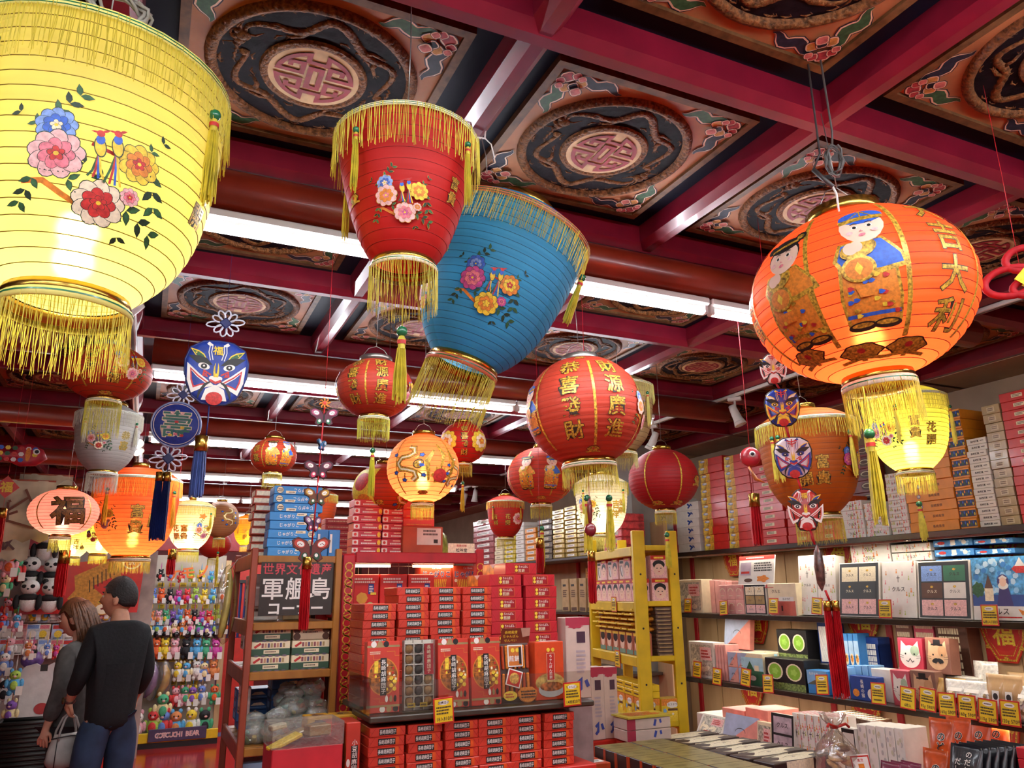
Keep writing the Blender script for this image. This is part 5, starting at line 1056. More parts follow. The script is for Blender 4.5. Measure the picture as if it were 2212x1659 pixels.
proto('brownflat', .40, .12, .15, MARO, [('t', a_cow, 'cream_top'), ('f', lambda A: A.rect(-.12, -.075, .06, .075, CREM), 'cream_side')], bev=.004)
for r in range(6): put('brownflat', 'long_brown_carton', '%s long brown and cream carton from the back of the table' % NTH[r], 'box', (c0.x + .62 + .02 * r, c0.y + .12 - .135 * r, TZ), .12, 'long brown cartons on the foreground table')
for r in range(3):
    proto('orflat', .13, .1, .17, ORB, [('t', lambda A: (A.rect(-.03, -.02, .05, .03, WH), A.scrib(-.02, -.01, .04, .02, 2, INK)), 'sticker')]); proto('orlow', .11, .1, .13, ORB, [('t', lambda A: (A.rect(-.03, -.02, .04, .03, WH), A.scrib(-.02, -.01, .03, .02, 2, INK)), 'sticker')]); put('orlow', 'orange_carton', '%s orange carton left of the gold topped cartons' % NTH[r], 'box', (c0.x - .075, c0.y + .09 - .11 * r, TZ), .02, 'orange cartons on the foreground table')
tg = price_tag(atX(1695, 1630, 3.995), RW, .2, w=.08, h=.1, label='yellow tag on the low counter under the lilac tray', roll=.1)
price_tag(atX(1527, 1590, 3.998), RW, .1, w=.08, h=.08, label='yellow tag on the low counter under the slanted sweets box'); price_tag(atX(1641, 1630, 3.998), RW, .1, w=.09, h=.06, label='yellow tag on the low counter below the clear pink box')

# ================================================================ centre island
IY = 2.75
isl = thing('display_island', 'stepped display island stacked with red sweets boxes', 'display stand', (1.1, IY + .3, 0))
DW = mat('#3c3024', .4, var=.15, kind='wood', scale=12)
def ipart(nm, x0, x1, y0, y1, z0, z1, m, bev=.004): return MB().box(((x0 + x1) / 2 - 1.1, (y0 + y1) / 2 - IY - .3, (z0 + z1) / 2), (x1 - x0, y1 - y0, z1 - z0), m, bev=bev).build(nm, isl)
ipart('shelf_board', .728, 1.60, IY - .03, IY + .22, 1.185, 1.205, DW); ipart('shelf_board', .757, 1.60, IY + .22, IY + .50, 1.185, 1.205, DW); ipart('lower_board', .60, 1.60, IY - .03, IY + .25, .955, .985, P_RED); ipart('plinth', .80, 1.58, IY + .03, IY + .55, 0, .955, P_RED); ipart('back_panel', .80, 1.60, IY + .25, IY + .27, .985, 1.185, DW)
GOMA = mat('#cf3c2a', .36, var=.06, scale=8, coat=.25); FOLD = mat('#a81e16', .4); GLN = mat('#d8862a', .4)
def a_goma(A, w=.125, h=.030):
    for s in (-1, 1): A.stroke([(s * w * .5, -h * .48), (s * w * .33, h * .46)], .0012, FOLD); A.stroke([(s * w * .5, h * .1), (s * w * .42, -h * .1)], .0008, FOLD)
    A.rect(w * .2, -h * .4, w * .34, h * .42, mat('#d8561e', .4)); A.rect(-w * .24, -h * .34, w * .24, h * .34, C_BLK); A.text('長崎胡麻団子', 0, 0, h * .5, WH, off=.006, sx=.62)
def a_gomal(A, w=.2, h=.030):
    for k in range(3): A.stroke([(-.08 + .06 * k, h * .2), (-.05 + .06 * k, h * .2), (-.05 + .06 * k, -h * .2), (-.03 + .06 * k, -h * .2)], .001, GLN)
proto('goma', .125, .2, .0298, GOMA, [('f', a_goma, 'label'), ('l', a_gomal, 'gold_lines')], bev=.002)
def gstack(x, y, z, n, where, jit=.006):
    for k in range(n): put('goma', 'sesame_sweets_box', ORD[n - 1 - k] + ' red sesame sweets box, ' + where, 'box', (x + RND.uniform(-jit, jit), y + .1 + RND.uniform(-jit, jit), z + k * .0302), RND.uniform(-.02, .02), 'red sesame sweets boxes on the island')
for (x0, x1), n, nm in zip(((.737, .862), (.870, .997), (1.007, 1.137), (1.139, 1.254), (1.262, 1.386), (1.396, 1.522)), (6, 6, 6, 6, 6, 6), ('first', 'second', 'third', 'fourth', 'fifth', 'sixth')): gstack((x0 + x1) / 2, IY, .986, n, 'lower board, %s stack from the left' % nm, .003)
UY = 2.98
for xc, n, nm in ((.822, 12, 'left'), (.956, 14, 'second'), (1.090, 14, 'third'), (1.222, 14, 'fourth')): gstack(xc, UY, 1.206, n, 'upper %s stack behind the display boxes' % nm, .003)
CHP = mat('#c42832', .36, var=.06, scale=8, coat=.25)
def a_chp(A, w=.145, h=.047):
    for s in (-1, 1): A.stroke([(s * w * .5, h * .46), (s * w * .3, -h * .44)], .0012, FOLD)
    A.rect(-w * .22, -h * .36, w * .26, h * .36, mat('#a01820', .4)); A.stroke([(-w * .22, -h * .36), (w * .26, -h * .36), (w * .26, h * .36), (-w * .22, h * .36)], .001, GLN, closed=True)
    for q in (-1, 1): A.ell(-w * .16, q * h * .15, h * .14, h * .14, YELP, n=10)
    A.text('ちゃんぽん', w * .06, h * .17, h * .26, WH, sx=.7); A.text('煎餅', w * .0, -h * .16, h * .32, CREM)
proto('champ', .145, .24, .0465, CHP, [('f', a_chp, 'label'), ('l', lambda A: (A.rect(-.12, -.022, .0, .022, mat('#e88a2a', .4, var=.3, scale=30)), A.poly([(.02, .022), (-.01, .004), (-.04, .022)], WH)), 'side_print')], bev=.002)
for xc, n, nm in ((1.358, 10, 'left'), (1.516, 10, 'right')):
    for k in range(n): put('champ', 'noodle_cracker_box', ORD[n - 1 - k] + ' red noodle cracker box in the %s of two stacks' % nm, 'box', (xc + RND.uniform(-.005, .005), UY + .13, 1.206 + k * .0472), RND.uniform(-.02, .02), 'red noodle cracker boxes on the island')
put('champ', 'noodle_cracker_box', 'single red noodle cracker box on top of both stacks', 'box', (1.435, UY + .15, 1.206 + 10 * .0472), .01, 'red noodle cracker boxes on the island')
# upright display cartons on the front of the shelf
NIGHT = mat('#4a2a14', .4, var=.6, scale=80, col2='#c8742a')
def a_disp(A, w=.118, h=.236):
    A.rect(-w * .5, h * .41, w * .5, h * .44, C_TAN)
    for k, m in enumerate((WH, C_TAN, C_BLK)): A.ell(-w * .3 + k * w * .19, h * .455, w * .085, h * .045, m); A.ell(-w * .02 + k * w * .2, -h * .45, w * .085, h * .04, m)
    A.rect(-w * .5, -h * .42, w * .5, -h * .39, C_TAN)
    for a, b_, c in ((-.4, .3, .1), (.1, .35, .25), (-.3, -.3, .2)): A.stroke([(a * w, b_ * h), ((a + c) * w, b_ * h), ((a + c) * w, (b_ - .06) * h), ((a + c + .15) * w, (b_ - .06) * h)], .0014, GLN)
    A.ell(0, .0, w * .455, w * .52, GLN, n=32); A.ell(0, 0, w * .43, w * .49, NIGHT, n=32)
    for k in range(26):
        r, a = w * .4 * sqrt(RND.random()), RND.random() * 6.28; A.ell(r * cos(a), r * sin(a) * 1.1, w * .035, w * .045, (YELP, ORGP, P_RED, CREM)[k % 4], n=8)
    for k in range(4): A.ell(w * .24 + (k % 2) * w * .1, -w * (.05 + .1 * k), w * .06, w * .06, YELP, n=12)
    for k in range(3): A.stroke([(-w * .4, w * (.25 - .14 * k)), (w * .38, w * (.28 - .14 * k))], .0012, GLN)
    A.rect(-w * .28, w * .1, -w * .16, w * .44, YELP); A.rect(-w * .095, -w * .52, w * .095, w * .52, C_BLK); A.text('長崎胡麻団子', 0, 0, w * .155, WH, vert=True, off=.006)
    for k, m in enumerate((WH, C_TAN, C_BLK)): A.ell(w * .1 + k * w * .13, -h * .31, w * .045, h * .045, m); A.poly([(w * .07 + k * w * .13, -h * .3), (w * .13 + k * w * .13, -h * .3), (w * .1 + k * w * .13, -h * .25)], m)
    A.scrib(-w * .42, h * .31, -w * .1, h * .36, 2, CREM)
proto('disp', .118, .04, .236, GOMA, [('f', a_disp, 'print')], bev=.002)
for x, lab in ((.790, 'upright sesame sweets carton at the left end of the display shelf'), (1.052, 'upright sesame sweets carton right of the dumpling tray'), (1.180, 'upright sesame sweets carton left of the cracker tray')): put('disp', 'display_carton', lab, 'box', (x, IY + .05, 1.206), 0, 'upright display cartons'); 
for o in [o for o in bpy.data.objects if o.name.startswith('display_carton') and 'carton' in o.get('label', '')]: o.rotation_euler = (-.07, 0, 0)
tr = thing('dumpling_tray', 'clear fronted tray of eighteen sesame dumplings', 'sweets tray', (.924, IY + .05, 1.206)); tr.rotation_euler = (-.07, 0, 0)
MB().box((0, .012, .118), (.108, .016, .236), WH, bev=.002).build('tray_back', tr)
for x in (-.0535, -.019, .016, .0535): MB().box((x, -.003, .118), (.003, .016, .234), WH).build('divider', tr)
for r in range(7): MB().box((0, -.003, .012 + r * .0352), (.106, .016, .003), WH).build('divider', tr)
DC = (mat('#a8804a', .55, var=.2, scale=90), mat('#3a3430', .55, var=.2, scale=90), mat('#c09a68', .55, var=.2, scale=90))
for r in range(6):
    for c in range(3): k = MB(); k.ell((0, 0, 0), (.0155, .011, .0155), DC[0 if c == 0 else (1 if c == 1 else 2)], 12, 8); k.build('dumpling', tr, (-.036 + c * .0355, -.004, .0295 + r * .0352))
k = MB(); A = Art(); A.rect(-.017, -.052, .017, .052, mat('#b8182a', .4)); A.text('長崎胡麻団子', 0, 0, .0155, CREM, vert=True); A.flat(k, front(.034, -.019, .17)); k.build('red_label', tr)
k = MB(); A = Art(); [A.rect(x, -.107, x + .028, -.092, YELP) for x in (-.045, .0)]; [A.scrib(x + .003, -.104, x + .025, -.095, 1, INK) for x in (-.045, .0)]; A.flat(k, front(0, -.018, .118)); k.build('yellow_stickers', tr)
k = MB(); k.box((0, -.004, .118), (.114, .034, .242), CLRF); k.build('clear_lid', tr)
ct = thing('cracker_tray', 'open tray of orange cracker sachets with bowl shaped sign', 'sweets tray', (1.312, IY + .06, 1.206)); ct.rotation_euler = (-.08, 0, 0)
MB().box((0, .012, .105), (.122, .02, .21), mat('#5a4a44', .4), bev=.002).build('tray_back', ct)
for k in range(14): M_ = MB().box((0, 0, 0), (.010, .014, .085), ORGP if k % 2 else ORB, bev=.003).build('sachet', ct, (-.052 + (k % 7) * .0173, -.004, .16 if k < 7 else .06)); M_.rotation_euler = (0, RND.uniform(-.06, .06), 0)
k = MB(); k.box((0, 0, 0), (.12, .002, .06), mat('#7a3a28', .4)); A = Art(); A.text('長崎風情', -.02, .015, .013, YELP); A.text('ちゃんぽん', -.02, 0, .013, YELP); A.text('せんべい', -.02, -.016, .013, YELP); A.poly([(.02, .03), (.06, .03), (.06, 0), (.03, -.005)], mat('#c8a08a', .5)); A.flat(k, front(0, -.001, 0)); k.build('header_card', ct, (.006, -.005, .237), (.35, 0, 0))
k = MB(); k.box((0, 0, 0), (.062, .002, .078), WH); A = Art(); A.rect(-.027, -.035, .027, .035, mat('#c8702a', .4)); [A.ell(-.01 + .02 * q, .02, .008, .008, YELP, n=10) for q in (0, 1)]; A.text('煎餅', -.005, -.01, .022, WH); A.rect(.015, -.03, .025, .03, C_BLK); A.flat(k, front(0, -.001, 0)); k.build('name_card', ct, (-.004, -.016, .165))
k = MB(); k.box((0, 0, 0), (.06, .002, .06), WH); A = Art(); A.rect(-.026, -.026, .026, .026, P_RED); A.ell(0, 0, .02, .02, mat('#d2a04a', .5, var=.3, scale=120), n=20); A.flat(k, front(0, -.001, 0)); k.build('picture_card', ct, (-.012, -.017, .085), (0, .3, 0))
k = MB(); k.prism([(.04 * cos(pi + pi * i / 10), .033 * sin(pi + pi * i / 10)) for i in range(11)] + [(.04, .008), (.02, .022), (-.02, .022), (-.04, .008)], 0, .002, ORGP, front()); A = Art(); A.stroke([(.038 * cos(pi + pi * i / 10), .031 * sin(pi + pi * i / 10)) for i in range(11)], .0015, INK); A.scrib(-.028, -.018, .03, .012, 3, INK); A.flat(k, front() @ Matrix.Translation((0, 0, .002))); k.build('bowl_sign', ct, (.035, -.03, .03))
k = MB(); k.prism([(.028 * cos(2 * pi * i / 20), .017 * sin(2 * pi * i / 20)) for i in range(20)], 0, .002, YELP, front()); A = Art(); A.scrib(-.02, -.008, .02, .01, 2, REDP); A.flat(k, front() @ Matrix.Translation((0, 0, .002))); k.build('oval_sign', ct, (-.035, -.026, .025))
def a_champ2(A, w=.125, h=.212):
    A.ell(0, -h * .2, w * .5, h * .16, mat('#e8b060', .4, var=.3, scale=50)); A.ell(w * .05, -h * .32, w * .45, h * .13, mat('#c8c4c0', .4)); A.ell(w * .05, -h * .27, w * .4, h * .08, mat('#b86a3a', .4, var=.4, scale=60)); A.rect(-w * .1, -h * .16, w * .16, h * .3, P_RED); A.stroke([(-w * .1, -h * .16), (w * .16, -h * .16), (w * .16, h * .3), (-w * .1, h * .3)], .0012, CREM, closed=True); A.text('ちゃんぽん煎餅', w * .03, h * .07, h * .058, WH, vert=True, sx=1.1)
    for q in (-1, 1): A.ell(w * .03 + q * w * .08, h * .36, w * .06, w * .06, YELP, n=12)
    A.ell(-w * .32, h * .3, w * .1, h * .1, mat('#d2481e', .4), wob=.2, k=6)
proto('champbox', .125, .06, .212, mat('#d84a20', .36, coat=.25, var=.06), [('f', a_champ2, 'print'), ('t', lambda A: (A.rect(-.03, -.02, .05, .02, WH), A.ell(-.04, .01, .006, .006, YELP)), 'top_print')])
put('champbox', 'display_carton', 'orange noodle cracker carton at the right end of the display shelf', 'box', (1.452, IY + .08, 1.206), 0, 'upright display cartons')
k = MB(); k.box((0, 0, 0), (.86, .003, .10), CLRF); tag(k.build('acrylic_guard', None, (1.162, IY - .02, 1.262)), 'clear acrylic guard along the front of the island shelf', 'guard'); k = MB(); k.box((0, 0, 0), (.003, .3, .12), CLRF); tag(k.build('acrylic_guard', None, (.7295, IY + .13, 1.268)), 'clear acrylic end guard at the left of the island shelf', 'guard')
price_tag((.985, IY - .045, 1.212), .0, -.02, w=.075, h=.085, title='胡麻団子', price='18入810円', label='yellow card reading 18 for 810 yen on the island shelf', roll=-.06); price_tag((1.495, IY - .045, 1.235), 0, -.02, w=.075, h=.085, title='ちゃんぽん', price='14枚820円', label='yellow card for noodle crackers at the right end of the island shelf', roll=-.03)
# two upright cartons and clear box at the island's left foot
def a_spine(A, w=.06, h=.125): A.rect(-w * .1, -h * .42, w * .28, h * .22, C_BLK); A.text('小豆胡麻団子', w * .09, -h * .1, .019, WH, vert=True); A.ell(-w * .25, -h * .2, w * .1, h * .1, WH)
proto('spine', .05, .125, .2, GOMA, [('f', a_spine, 'label'), ('l', lambda A: (A.ell(.03, .0, .045, .06, NIGHT), A.rect(-.06, -.08, .0, -.02, C_BLK)), 'side_print')])
for x, lab in ((.63, 'upright red carton at the island left end, outer'), (.69, 'upright red carton at the island left end, inner')): put('spine', 'upright_carton', lab, 'box', (x, IY + .09, .986), 0)
proto('mustard', .09, .09, .062, mat('#d9a02a', .5, var=.06), [('t', lambda A: (A.scrib(-.02, -.02, .03, .02, 3, C_BRN), A.ell(-.01, .0, .012, .02, C_BRN, wob=.3)), 'print'), ('f', lambda A: A.rect(-.02, -.02, .03, .02, mat('#5a1e1e', .5)), 'print')])
for x, lab in ((.625, 'left mustard yellow carton beside the island'), (.718, 'right mustard yellow carton beside the island')): put('mustard', 'mustard_carton', lab, 'box', (x, 3.07, 1.115), .05)
b = MB(); b.box((.67, 3.07, 1.1), (.2, .14, .03), DW, bev=.003); b.box((.67, 3.08, .54), (.1, .1, 1.09), DW); tag(b.build('small_stand'), 'dark wooden stand holding the mustard cartons', 'stand')
# clear lidded red box on the front left table
st = thing('side_table', 'red side table at the left end of the island', 'table', (.50, 2.55, 0)); MB().box((0, 0, 1.03), (.24, .36, .03), P_RED, bev=.004).build('tabletop', st); MB().box((0, 0, .507), (.2, .3, 1.015), P_RED).build('body', st)
cb = thing('clear_lid_box', 'red box with clear lid and mixed sweets on the side table', 'box', (.49, 2.6, 1.086), .03)
MB().box((0, 0, .04), (.21, .15, .08), mat('#b8222e', .4, coat=.2), bev=.003).build('base', cb); k = MB(); k.box((0, 0, .112), (.212, .152, .064), FILM); k.build('clear_lid', cb)
for j, (x, y, w, d, h, r, m) in enumerate(((-.06, -.02, .1, .05, .012, .5, YELP), (-.03, .03, .09, .05, .012, .4, C_TAN), (.04, -.01, .07, .05, .03, 0, C_TAN), (.05, .04, .05, .03, .02, .2, mat('#4a2028', .4)), (-.07, .05, .05, .03, .015, .2, CREM))): o = MB().box((0, 0, 0), (w, d, h), m, bev=.003).build('sweet_packet', cb, (x, y, .085 + h / 2 + .008 * j)); o.rotation_euler = (0, -r * .7, .2)
proto('redlid', .2, .2, .04, P_RED, [('t', lambda A: (A.ell(-.01, .0, .08, .04, ORGP, wob=.2, k=7), A.text('長崎', 0, .0, .035, INK)), 'print')]); put('redlid', 'flat_box', 'flat red and orange printed box under the clear lidded box', 'box', (.50, 2.57, 1.0455), .05)
# ---------------------------------------------------------------- red frame behind the island
FRM = mat('#a81826', .4, var=.08, coat=.2); fr_ = thing('red_display_frame', 'red wooden display frame with gold chain ornament posts', 'shelf unit', (1.08, 3.5, 0))
def fpart(nm, x0, x1, y0, y1, z0, z1, m=FRM, bev=.004): return MB().box(((x0 + x1) / 2 - 1.08, (y0 + y1) / 2 - 3.5, (z0 + z1) / 2), (x1 - x0, y1 - y0, z1 - z0), m, bev=bev).build(nm, fr_)
posts = [fpart('post', .758, .812, 3.35, 3.39, 0, 1.77), fpart('post', 1.372, 1.41, 3.35, 3.39, 0, 1.80)]; fpart('post', .758, .812, 3.86, 3.9, 0, 1.77); fpart('post', 1.372, 1.41, 3.86, 3.9, 0, 1.77)
fpart('rail', .812, 1.372, 3.35, 3.385, 1.735, 1.782); fpart('top_board', .758, 1.41, 3.39, 3.86, 1.755, 1.775); fpart('shelf', .80, 1.38, 3.40, 3.86, 1.50, 1.52)
for po, x in zip(posts, (.785, 1.391)):
    A = Art(.0); k = MB(); z = 1.72 if x < 1 else 1.72
    zz = z
    while zz > (1.0 if x < 1 else 1.6):
        A.ring(0, zz - .885, .013, .018, GOLDP, 16); zz -= .033
        if int(zz * 30) % 2: A.stroke([(.016 * sin(t * 1.1), zz - .885 + .016 - t * .006) for t in range(8)], .005, GOLDP)
    A.flat(k, front(x - 1.08, 3.35 - 3.5, .885)); k.build('gold_chain', po)
WIRE = mat('#b8b4ac', .3, metal=.8, var=.05); wg = MB()
for i in range(12): wg.tube([(-.26 + i * .047, .02, 1.53), (-.26 + i * .047, .02, 1.74)], .0016, WIRE, 5)
for i in range(5): wg.tube([(-.27, .02, 1.54 + i * .047), (.28, .02, 1.54 + i * .047)], .0016, WIRE, 5)
wo = wg.build('wire_grid', fr_); wo['kind'] = 'stuff'
for x in (.90, 1.20):
    t = thing('shelf_light', '%s small lamp under the red frame rail' % ('left' if x < 1 else 'right'), 'light', (x, 3.46, 1.73)); MB().box((0, 0, .009), (.2, .03, .016), HOUS, bev=.003).build('housing', t); k = MB(); k.box((0, 0, -.004), (.19, .02, .01), mat('#ffe2b0', emit=14.0, name='warm_tube')); k.build('tube', t)
def a_jaga(A, w=.152, h=.13):
    A.text('Calbee', 0, h * .42, h * .09, WH); A.text('じゃがりこ', 0, h * .2, h * .24, mat('#1f2f7a', .5), WH, off=.02, ooff=.05, sx=.86)
    for k in range(12): A.stroke([(-w * .3 + k * w * .05, -h * .3), (-w * .36 + k * w * .06, h * .02)], .004, YELP)
    A.ell(-w * .4, -h * .02, w * .05, w * .05, CREM)
proto('jaga', .152, .1, .13, mat('#cf4a30', .45, var=.06), [('f', a_jaga, 'print')])
for k in range(2): put('jaga', 'snack_carton', 'red potato stick carton on the frame shelf, %s' % ('left', 'right')[k], 'box', (1.222 + k * .155, 3.52, 1.60), 0)
proto('jagab', .16, .1, .079, mat('#cf4a30', .45), [])
for k in range(2): put('jagab', 'snack_carton', 'red carton under the %s potato stick carton' % ('left', 'right')[k], 'box', (1.215 + k * .165, 3.53, 1.5205), 0)
def a_senb(A, w=.125, h=.17): A.scrib(-w * .38, h * .26, w * .38, h * .42, 2, WH); A.rect(w * .12, h * .0, w * .32, h * .26, C_NAV); A.scrib(w * .15, h * .04, w * .3, h * .22, 3, WH); A.ell(-w * .1, -h * .1, w * .2, h * .14, mat('#d8a03a', .5), wob=.06, k=7); A.ell(w * .2, -h * .3, w * .14, h * .1, mat('#a8b87a', .5)); A.rect(w * .2, -h * .02, w * .4, h * .04, YELP)
proto('senb', .125, .08, .17, mat('#c6241e', .42, var=.06), [('f', a_senb, 'print')])
for k in range(3): put('senb', 'snack_carton', 'red rice cracker carton on the frame shelf, %s from left' % NTH[k], 'box', (.885 + k * .13, 3.50, 1.5205), 0)
# goods on top of the frame
def a_swt(A, w=.13, h=.034): A.rect(-w * .5, -h * .3, -w * .3, h * .3, WH); A.ell(-w * .4, 0, w * .05, h * .2, C_RED); A.scrib(-w * .2, -h * .3, w * .36, h * .05, 1, WH); A.scrib(-w * .1, h * .12, w * .2, h * .36, 1, CREM); A.ell(w * .42, 0, w * .06, h * .34, YELP)
proto('swt', .13, .1, .034, mat('#b8263a', .36, coat=.25, var=.06), [('f', a_swt, 'print')], bev=.002)
for c in range(2):
    for k in range(7): put('swt', 'snack_box', '%s pink red snack box on the frame top, %s stack' % (ORD[6 - k], ('left', 'right')[c]), 'box', (.878 + c * .133 + RND.uniform(-.004, .004), 3.48, 1.776 + k * .0345), RND.uniform(-.02, .02), 'snack boxes on top of the red frame')
proto('brownct', .19, .2, .125, mat('#a8482a', .6, var=.06), [('f', lambda A: (A.rect(-.03, -.02, .085, .055, mat('#d8ccc0', .6)), A.scrib(0, .02, .07, .05, 2, INK), A.rect(.05, -.012, .07, .005, INK)), 'shipping_label')]); put('brownct', 'shipping_carton', 'rust brown carton with white shipping label on the frame', 'box', (1.13, 3.5, 1.776), 0)
proto('redpk', .15, .12, .037, mat('#d8321e', .35, coat=.3, var=.06), [('f', lambda A: A.rect(-.06, -.012, .06, -.008, ORGP), 'line')])
for k in range(5): put('redpk', 'snack_box', ORD[4 - k] + ' bright red pack above the rust brown carton', 'box', (1.115, 3.48, 1.902 + k * .0375), RND.uniform(-.03, .03), 'snack boxes on top of the red frame')
k = MB(); k.box((0, 0, 0), (.13, .003, .045), CREM); A = Art(); A.text('長崎名物', 0, .012, .012, P_RED); A.text('松翁堂', 0, -.008, .018, INK); A.flat(k, front(0, -.0015, 0)); tag(k.build('name_sign', None, (1.305, 3.37, 1.803)), 'small cream name sign on the red frame rail', 'sign')
k = MB(); k.lathe([(.06, 0), (.062, .03), (.05, .10), (.03, .12), (0, .122)], mat('#8a9a3a', .3, var=.3, scale=30, coat=.5), 16); tag(k.build('snack_pouch', None, (1.27, 3.62, 1.776)), 'shiny green bag on the red frame behind the name sign', 'pouch')
# ================================================================ wooden rack with the sign
WD = mat('#a8702a', .42, var=.15, kind='wood', scale=20, coat=.15, col2='#8a5418'); WDR = mat('#8a3a24', .42, var=.12, kind='wood', scale=20, coat=.15)
rk = thing('wooden_rack', 'wooden display rack with slatted red sides beside the red frame', 'shelf unit', (.56, 3.6, 0))
def rp(nm, x0, x1, y0, y1, z0, z1, m=WD, bev=.003): return MB().box(((x0 + x1) / 2 - .56, (y0 + y1) / 2 - 3.6, (z0 + z1) / 2), (x1 - x0, y1 - y0, z1 - z0), m, bev=bev).build(nm, rk)
X0, X1, Y0, Y1 = .378, .742, 3.30, 3.92
for x, y, m in ((X0, Y0, WDR), (X1 - .026, Y0, WD), (X0, Y1, WDR), (X1 - .026, Y1, WD)): rp('post', x, x + .026, y, y + .03, 0, 1.79, m)
LV = (1.76, 1.50, 1.315, 1.045, .78)
for z in LV:
    rp('front_rail', X0 + .026, X1 - .026, Y0, Y0 + .02, z - .03, z)
    for k in range(6): rp('slat', X0 + .02, X1 - .02, Y0 + .03 + k * .098, Y0 + .118 + k * .098, z - .014, z)
    rp('side_rail', X0 + .002, X0 + .018, Y0 + .03, Y1, z - .05, z + .01, WDR)
k = MB(); k.box((0, 0, 0), (.286, .006, .208), mat('#2e2620', .3, var=.15, scale=10, coat=.3)); A = Art(.0004)
A.text('世界文化遺産', 0, .077, .047, mat('#c8404a', .4), off=.014, sx=.94); A.text('軍艦島', 0, -.0, .09, WH, off=.012, gap=1.04); A.text('コーナー', 0, -.076, .054, WH, off=.03)
sg = k.build('sign_board', None, (.560, Y0 - .012, 1.63)); tag(sg, 'dark sign with red and white lettering hung on the wooden rack', 'sign'); k2 = MB(); A.flat(k2, front(0, -.003, 0)); k2.build('lettering', sg); sg.rotation_euler = (0, .0, -.02)
# train biscuits on the second level
def a_train(A, w=.15, h=.055):
    A.rect(-w * .5, -h * .5, w * .5, -h * .02, mat('#33513c', .45)); A.rect(-w * .46, .02 * h, w * .46, h * .44, C_CRM)
    for q in range(8): A.rect(-w * .24 + q * w * .078, h * .06, -w * .24 + q * w * .078 + w * .055, h * .36, (mat('#8a4a50', .5), mat('#c08a6a', .5), mat('#5a4a6a', .5), C_TAN)[q % 4])
    A.stroke([(-w * .42, h * .08), (-w * .26, h * .36)], h * .16, REDP); A.rect(-w * .18, -h * .36, w * .22, -h * .1, C_CRM); A.scrib(-w * .15, -h * .3, w * .2, -h * .16, 1, C_BRN)
    for q in range(5): A.ell(-w * .36 + q * w * .18, -h * .5, w * .06, h * .06, mat('#6a5a6a', .5), n=12)
proto('train', .15, .12, .055, C_CRM, [('f', a_train, 'print'), ('l', lambda A: A.rect(-.06, -.027, .06, 0, mat('#33513c', .45)), 'side_print')], bev=.002)
def a_choc(A, w=.145, h=.062): [A.ell(sx * w * .4, sy * h * .2 - h * .1, w * .1, h * .22, C_BRN) for sx in (-1, 1) for sy in (-1, 1)]; A.ell(0, h * .2, w * .12, h * .13, C_GRN); A.scrib(-w * .24, -h * .1, w * .24, h * .05, 1, C_BRN); A.rect(-w * .36, h * .3, -w * .18, h * .46, REDP)
proto('choc', .145, .12, .062, C_CRM, [('f', a_choc, 'print')], bev=.002)
for c in range(2):
    for r in range(3):
        if c == 1 and r == 2: put('choc', 'chocolate_box', 'cream chocolate dome box on the rack above the train boxes', 'box', (.64, Y0 + .1, 1.316 + 2 * .0565), 0)
        else: put('train', 'train_biscuit_box', 'cream and green train biscuit box, %s column, %s' % (('left', 'right')[c], ('bottom', 'middle', 'top')[r]), 'box', (.482 + c * .158, Y0 + .1, 1.316 + r * .0565), 0, 'train biscuit boxes')
for n, (x, y, w, h, m) in enumerate(((.47, 3.6, .12, .15, C_CRD), (.60, 3.6, .1, .13, C_TAN))): proto('rb%d' % n, w, .14, h, m, [('f', lambda A: A.scrib(-.04, -.04, .04, .05, 5, C_BRN), 'print')]); put('rb%d' % n, 'gift_box', ('pale' if n == 0 else 'tan') + ' box at the back of the rack behind the sign', 'box', (x, y, 1.501), 0)
# third level: blue boxes and cellophane bags
def a_ship(A, w=.17, h=.042): A.poly([(-w * .16, -h * .1), (-w * .08, h * .16), (w * .1, h * .2), (w * .2, -h * .1)], CREM); A.rect(-w * .3, -h * .32, w * .3, -h * .26, C_LBL)
proto('ship', .17, .13, .042, mat('#2f5f98', .42, var=.06), [('f', a_ship, 'print'), ('l', lambda A: A.rect(-.03, -.012, .03, .012, C_LBL), 'side_print')], bev=.002)
for k in range(5): put('ship', 'blue_gift_box', ORD[4 - k] + ' blue ship print box in the tall rack stack', 'box', (.62, 3.66, 1.046 + k * .0435), 0, 'blue ship print boxes on the rack')
for k in range(3): put('ship', 'blue_gift_box', ORD[2 - k] + ' blue ship print box in the low rack stack', 'box', (.50, 3.82, 1.08 + k * .0435), 0, 'blue ship print boxes on the rack')
b = MB(); b.box((.5, 3.82, 1.062), (.15, .12, .033), C_NAV, bev=.003); tag(b.build('flat_box'), 'navy box at the bottom of the low rack stack', 'box')
CELLO = mat('#eef0e6', .1, kind='film', trans=.14, bump=.9, scale=60, metal=.2)
def cello(x, y, z, s, lab, cols):
    t = thing('cellophane_bag', lab, 'bag', (x, y, z)); rn = random.Random(int(x * 1000 + y * 77 + z * 31)); b = MB(); b.ell((0, 0, .045 * s), (.075 * s, .055 * s, .05 * s), CELLO, 14, 9); b.ell((.0, 0, .10 * s), (.05 * s, .02 * s, .03 * s), CELLO, 10, 6); o = b.build('film', t)
    for v in o.data.vertices: v.co += Vector((rn.uniform(-1, 1), rn.uniform(-1, 1), rn.uniform(-1, 1))) * .007 * s
    for k in range(6): q = MB().box((0, 0, 0), (.034 * s, .022 * s, .016 * s), cols[k % len(cols)], bev=.004).build('candy', t, ((-.035 + .035 * (k % 3)) * s, (-.015 + .03 * (k // 3)) * s, (.02 + .022 * (k // 2)) * s)); q.rotation_euler = (rn.random(), rn.random(), rn.random() * 3)
cc = (mat('#8ab87a', .5), mat('#e8c86a', .5), mat('#d8805a', .5), mat('#8ac0b0', .5), mat('#e8e0d0', .5))
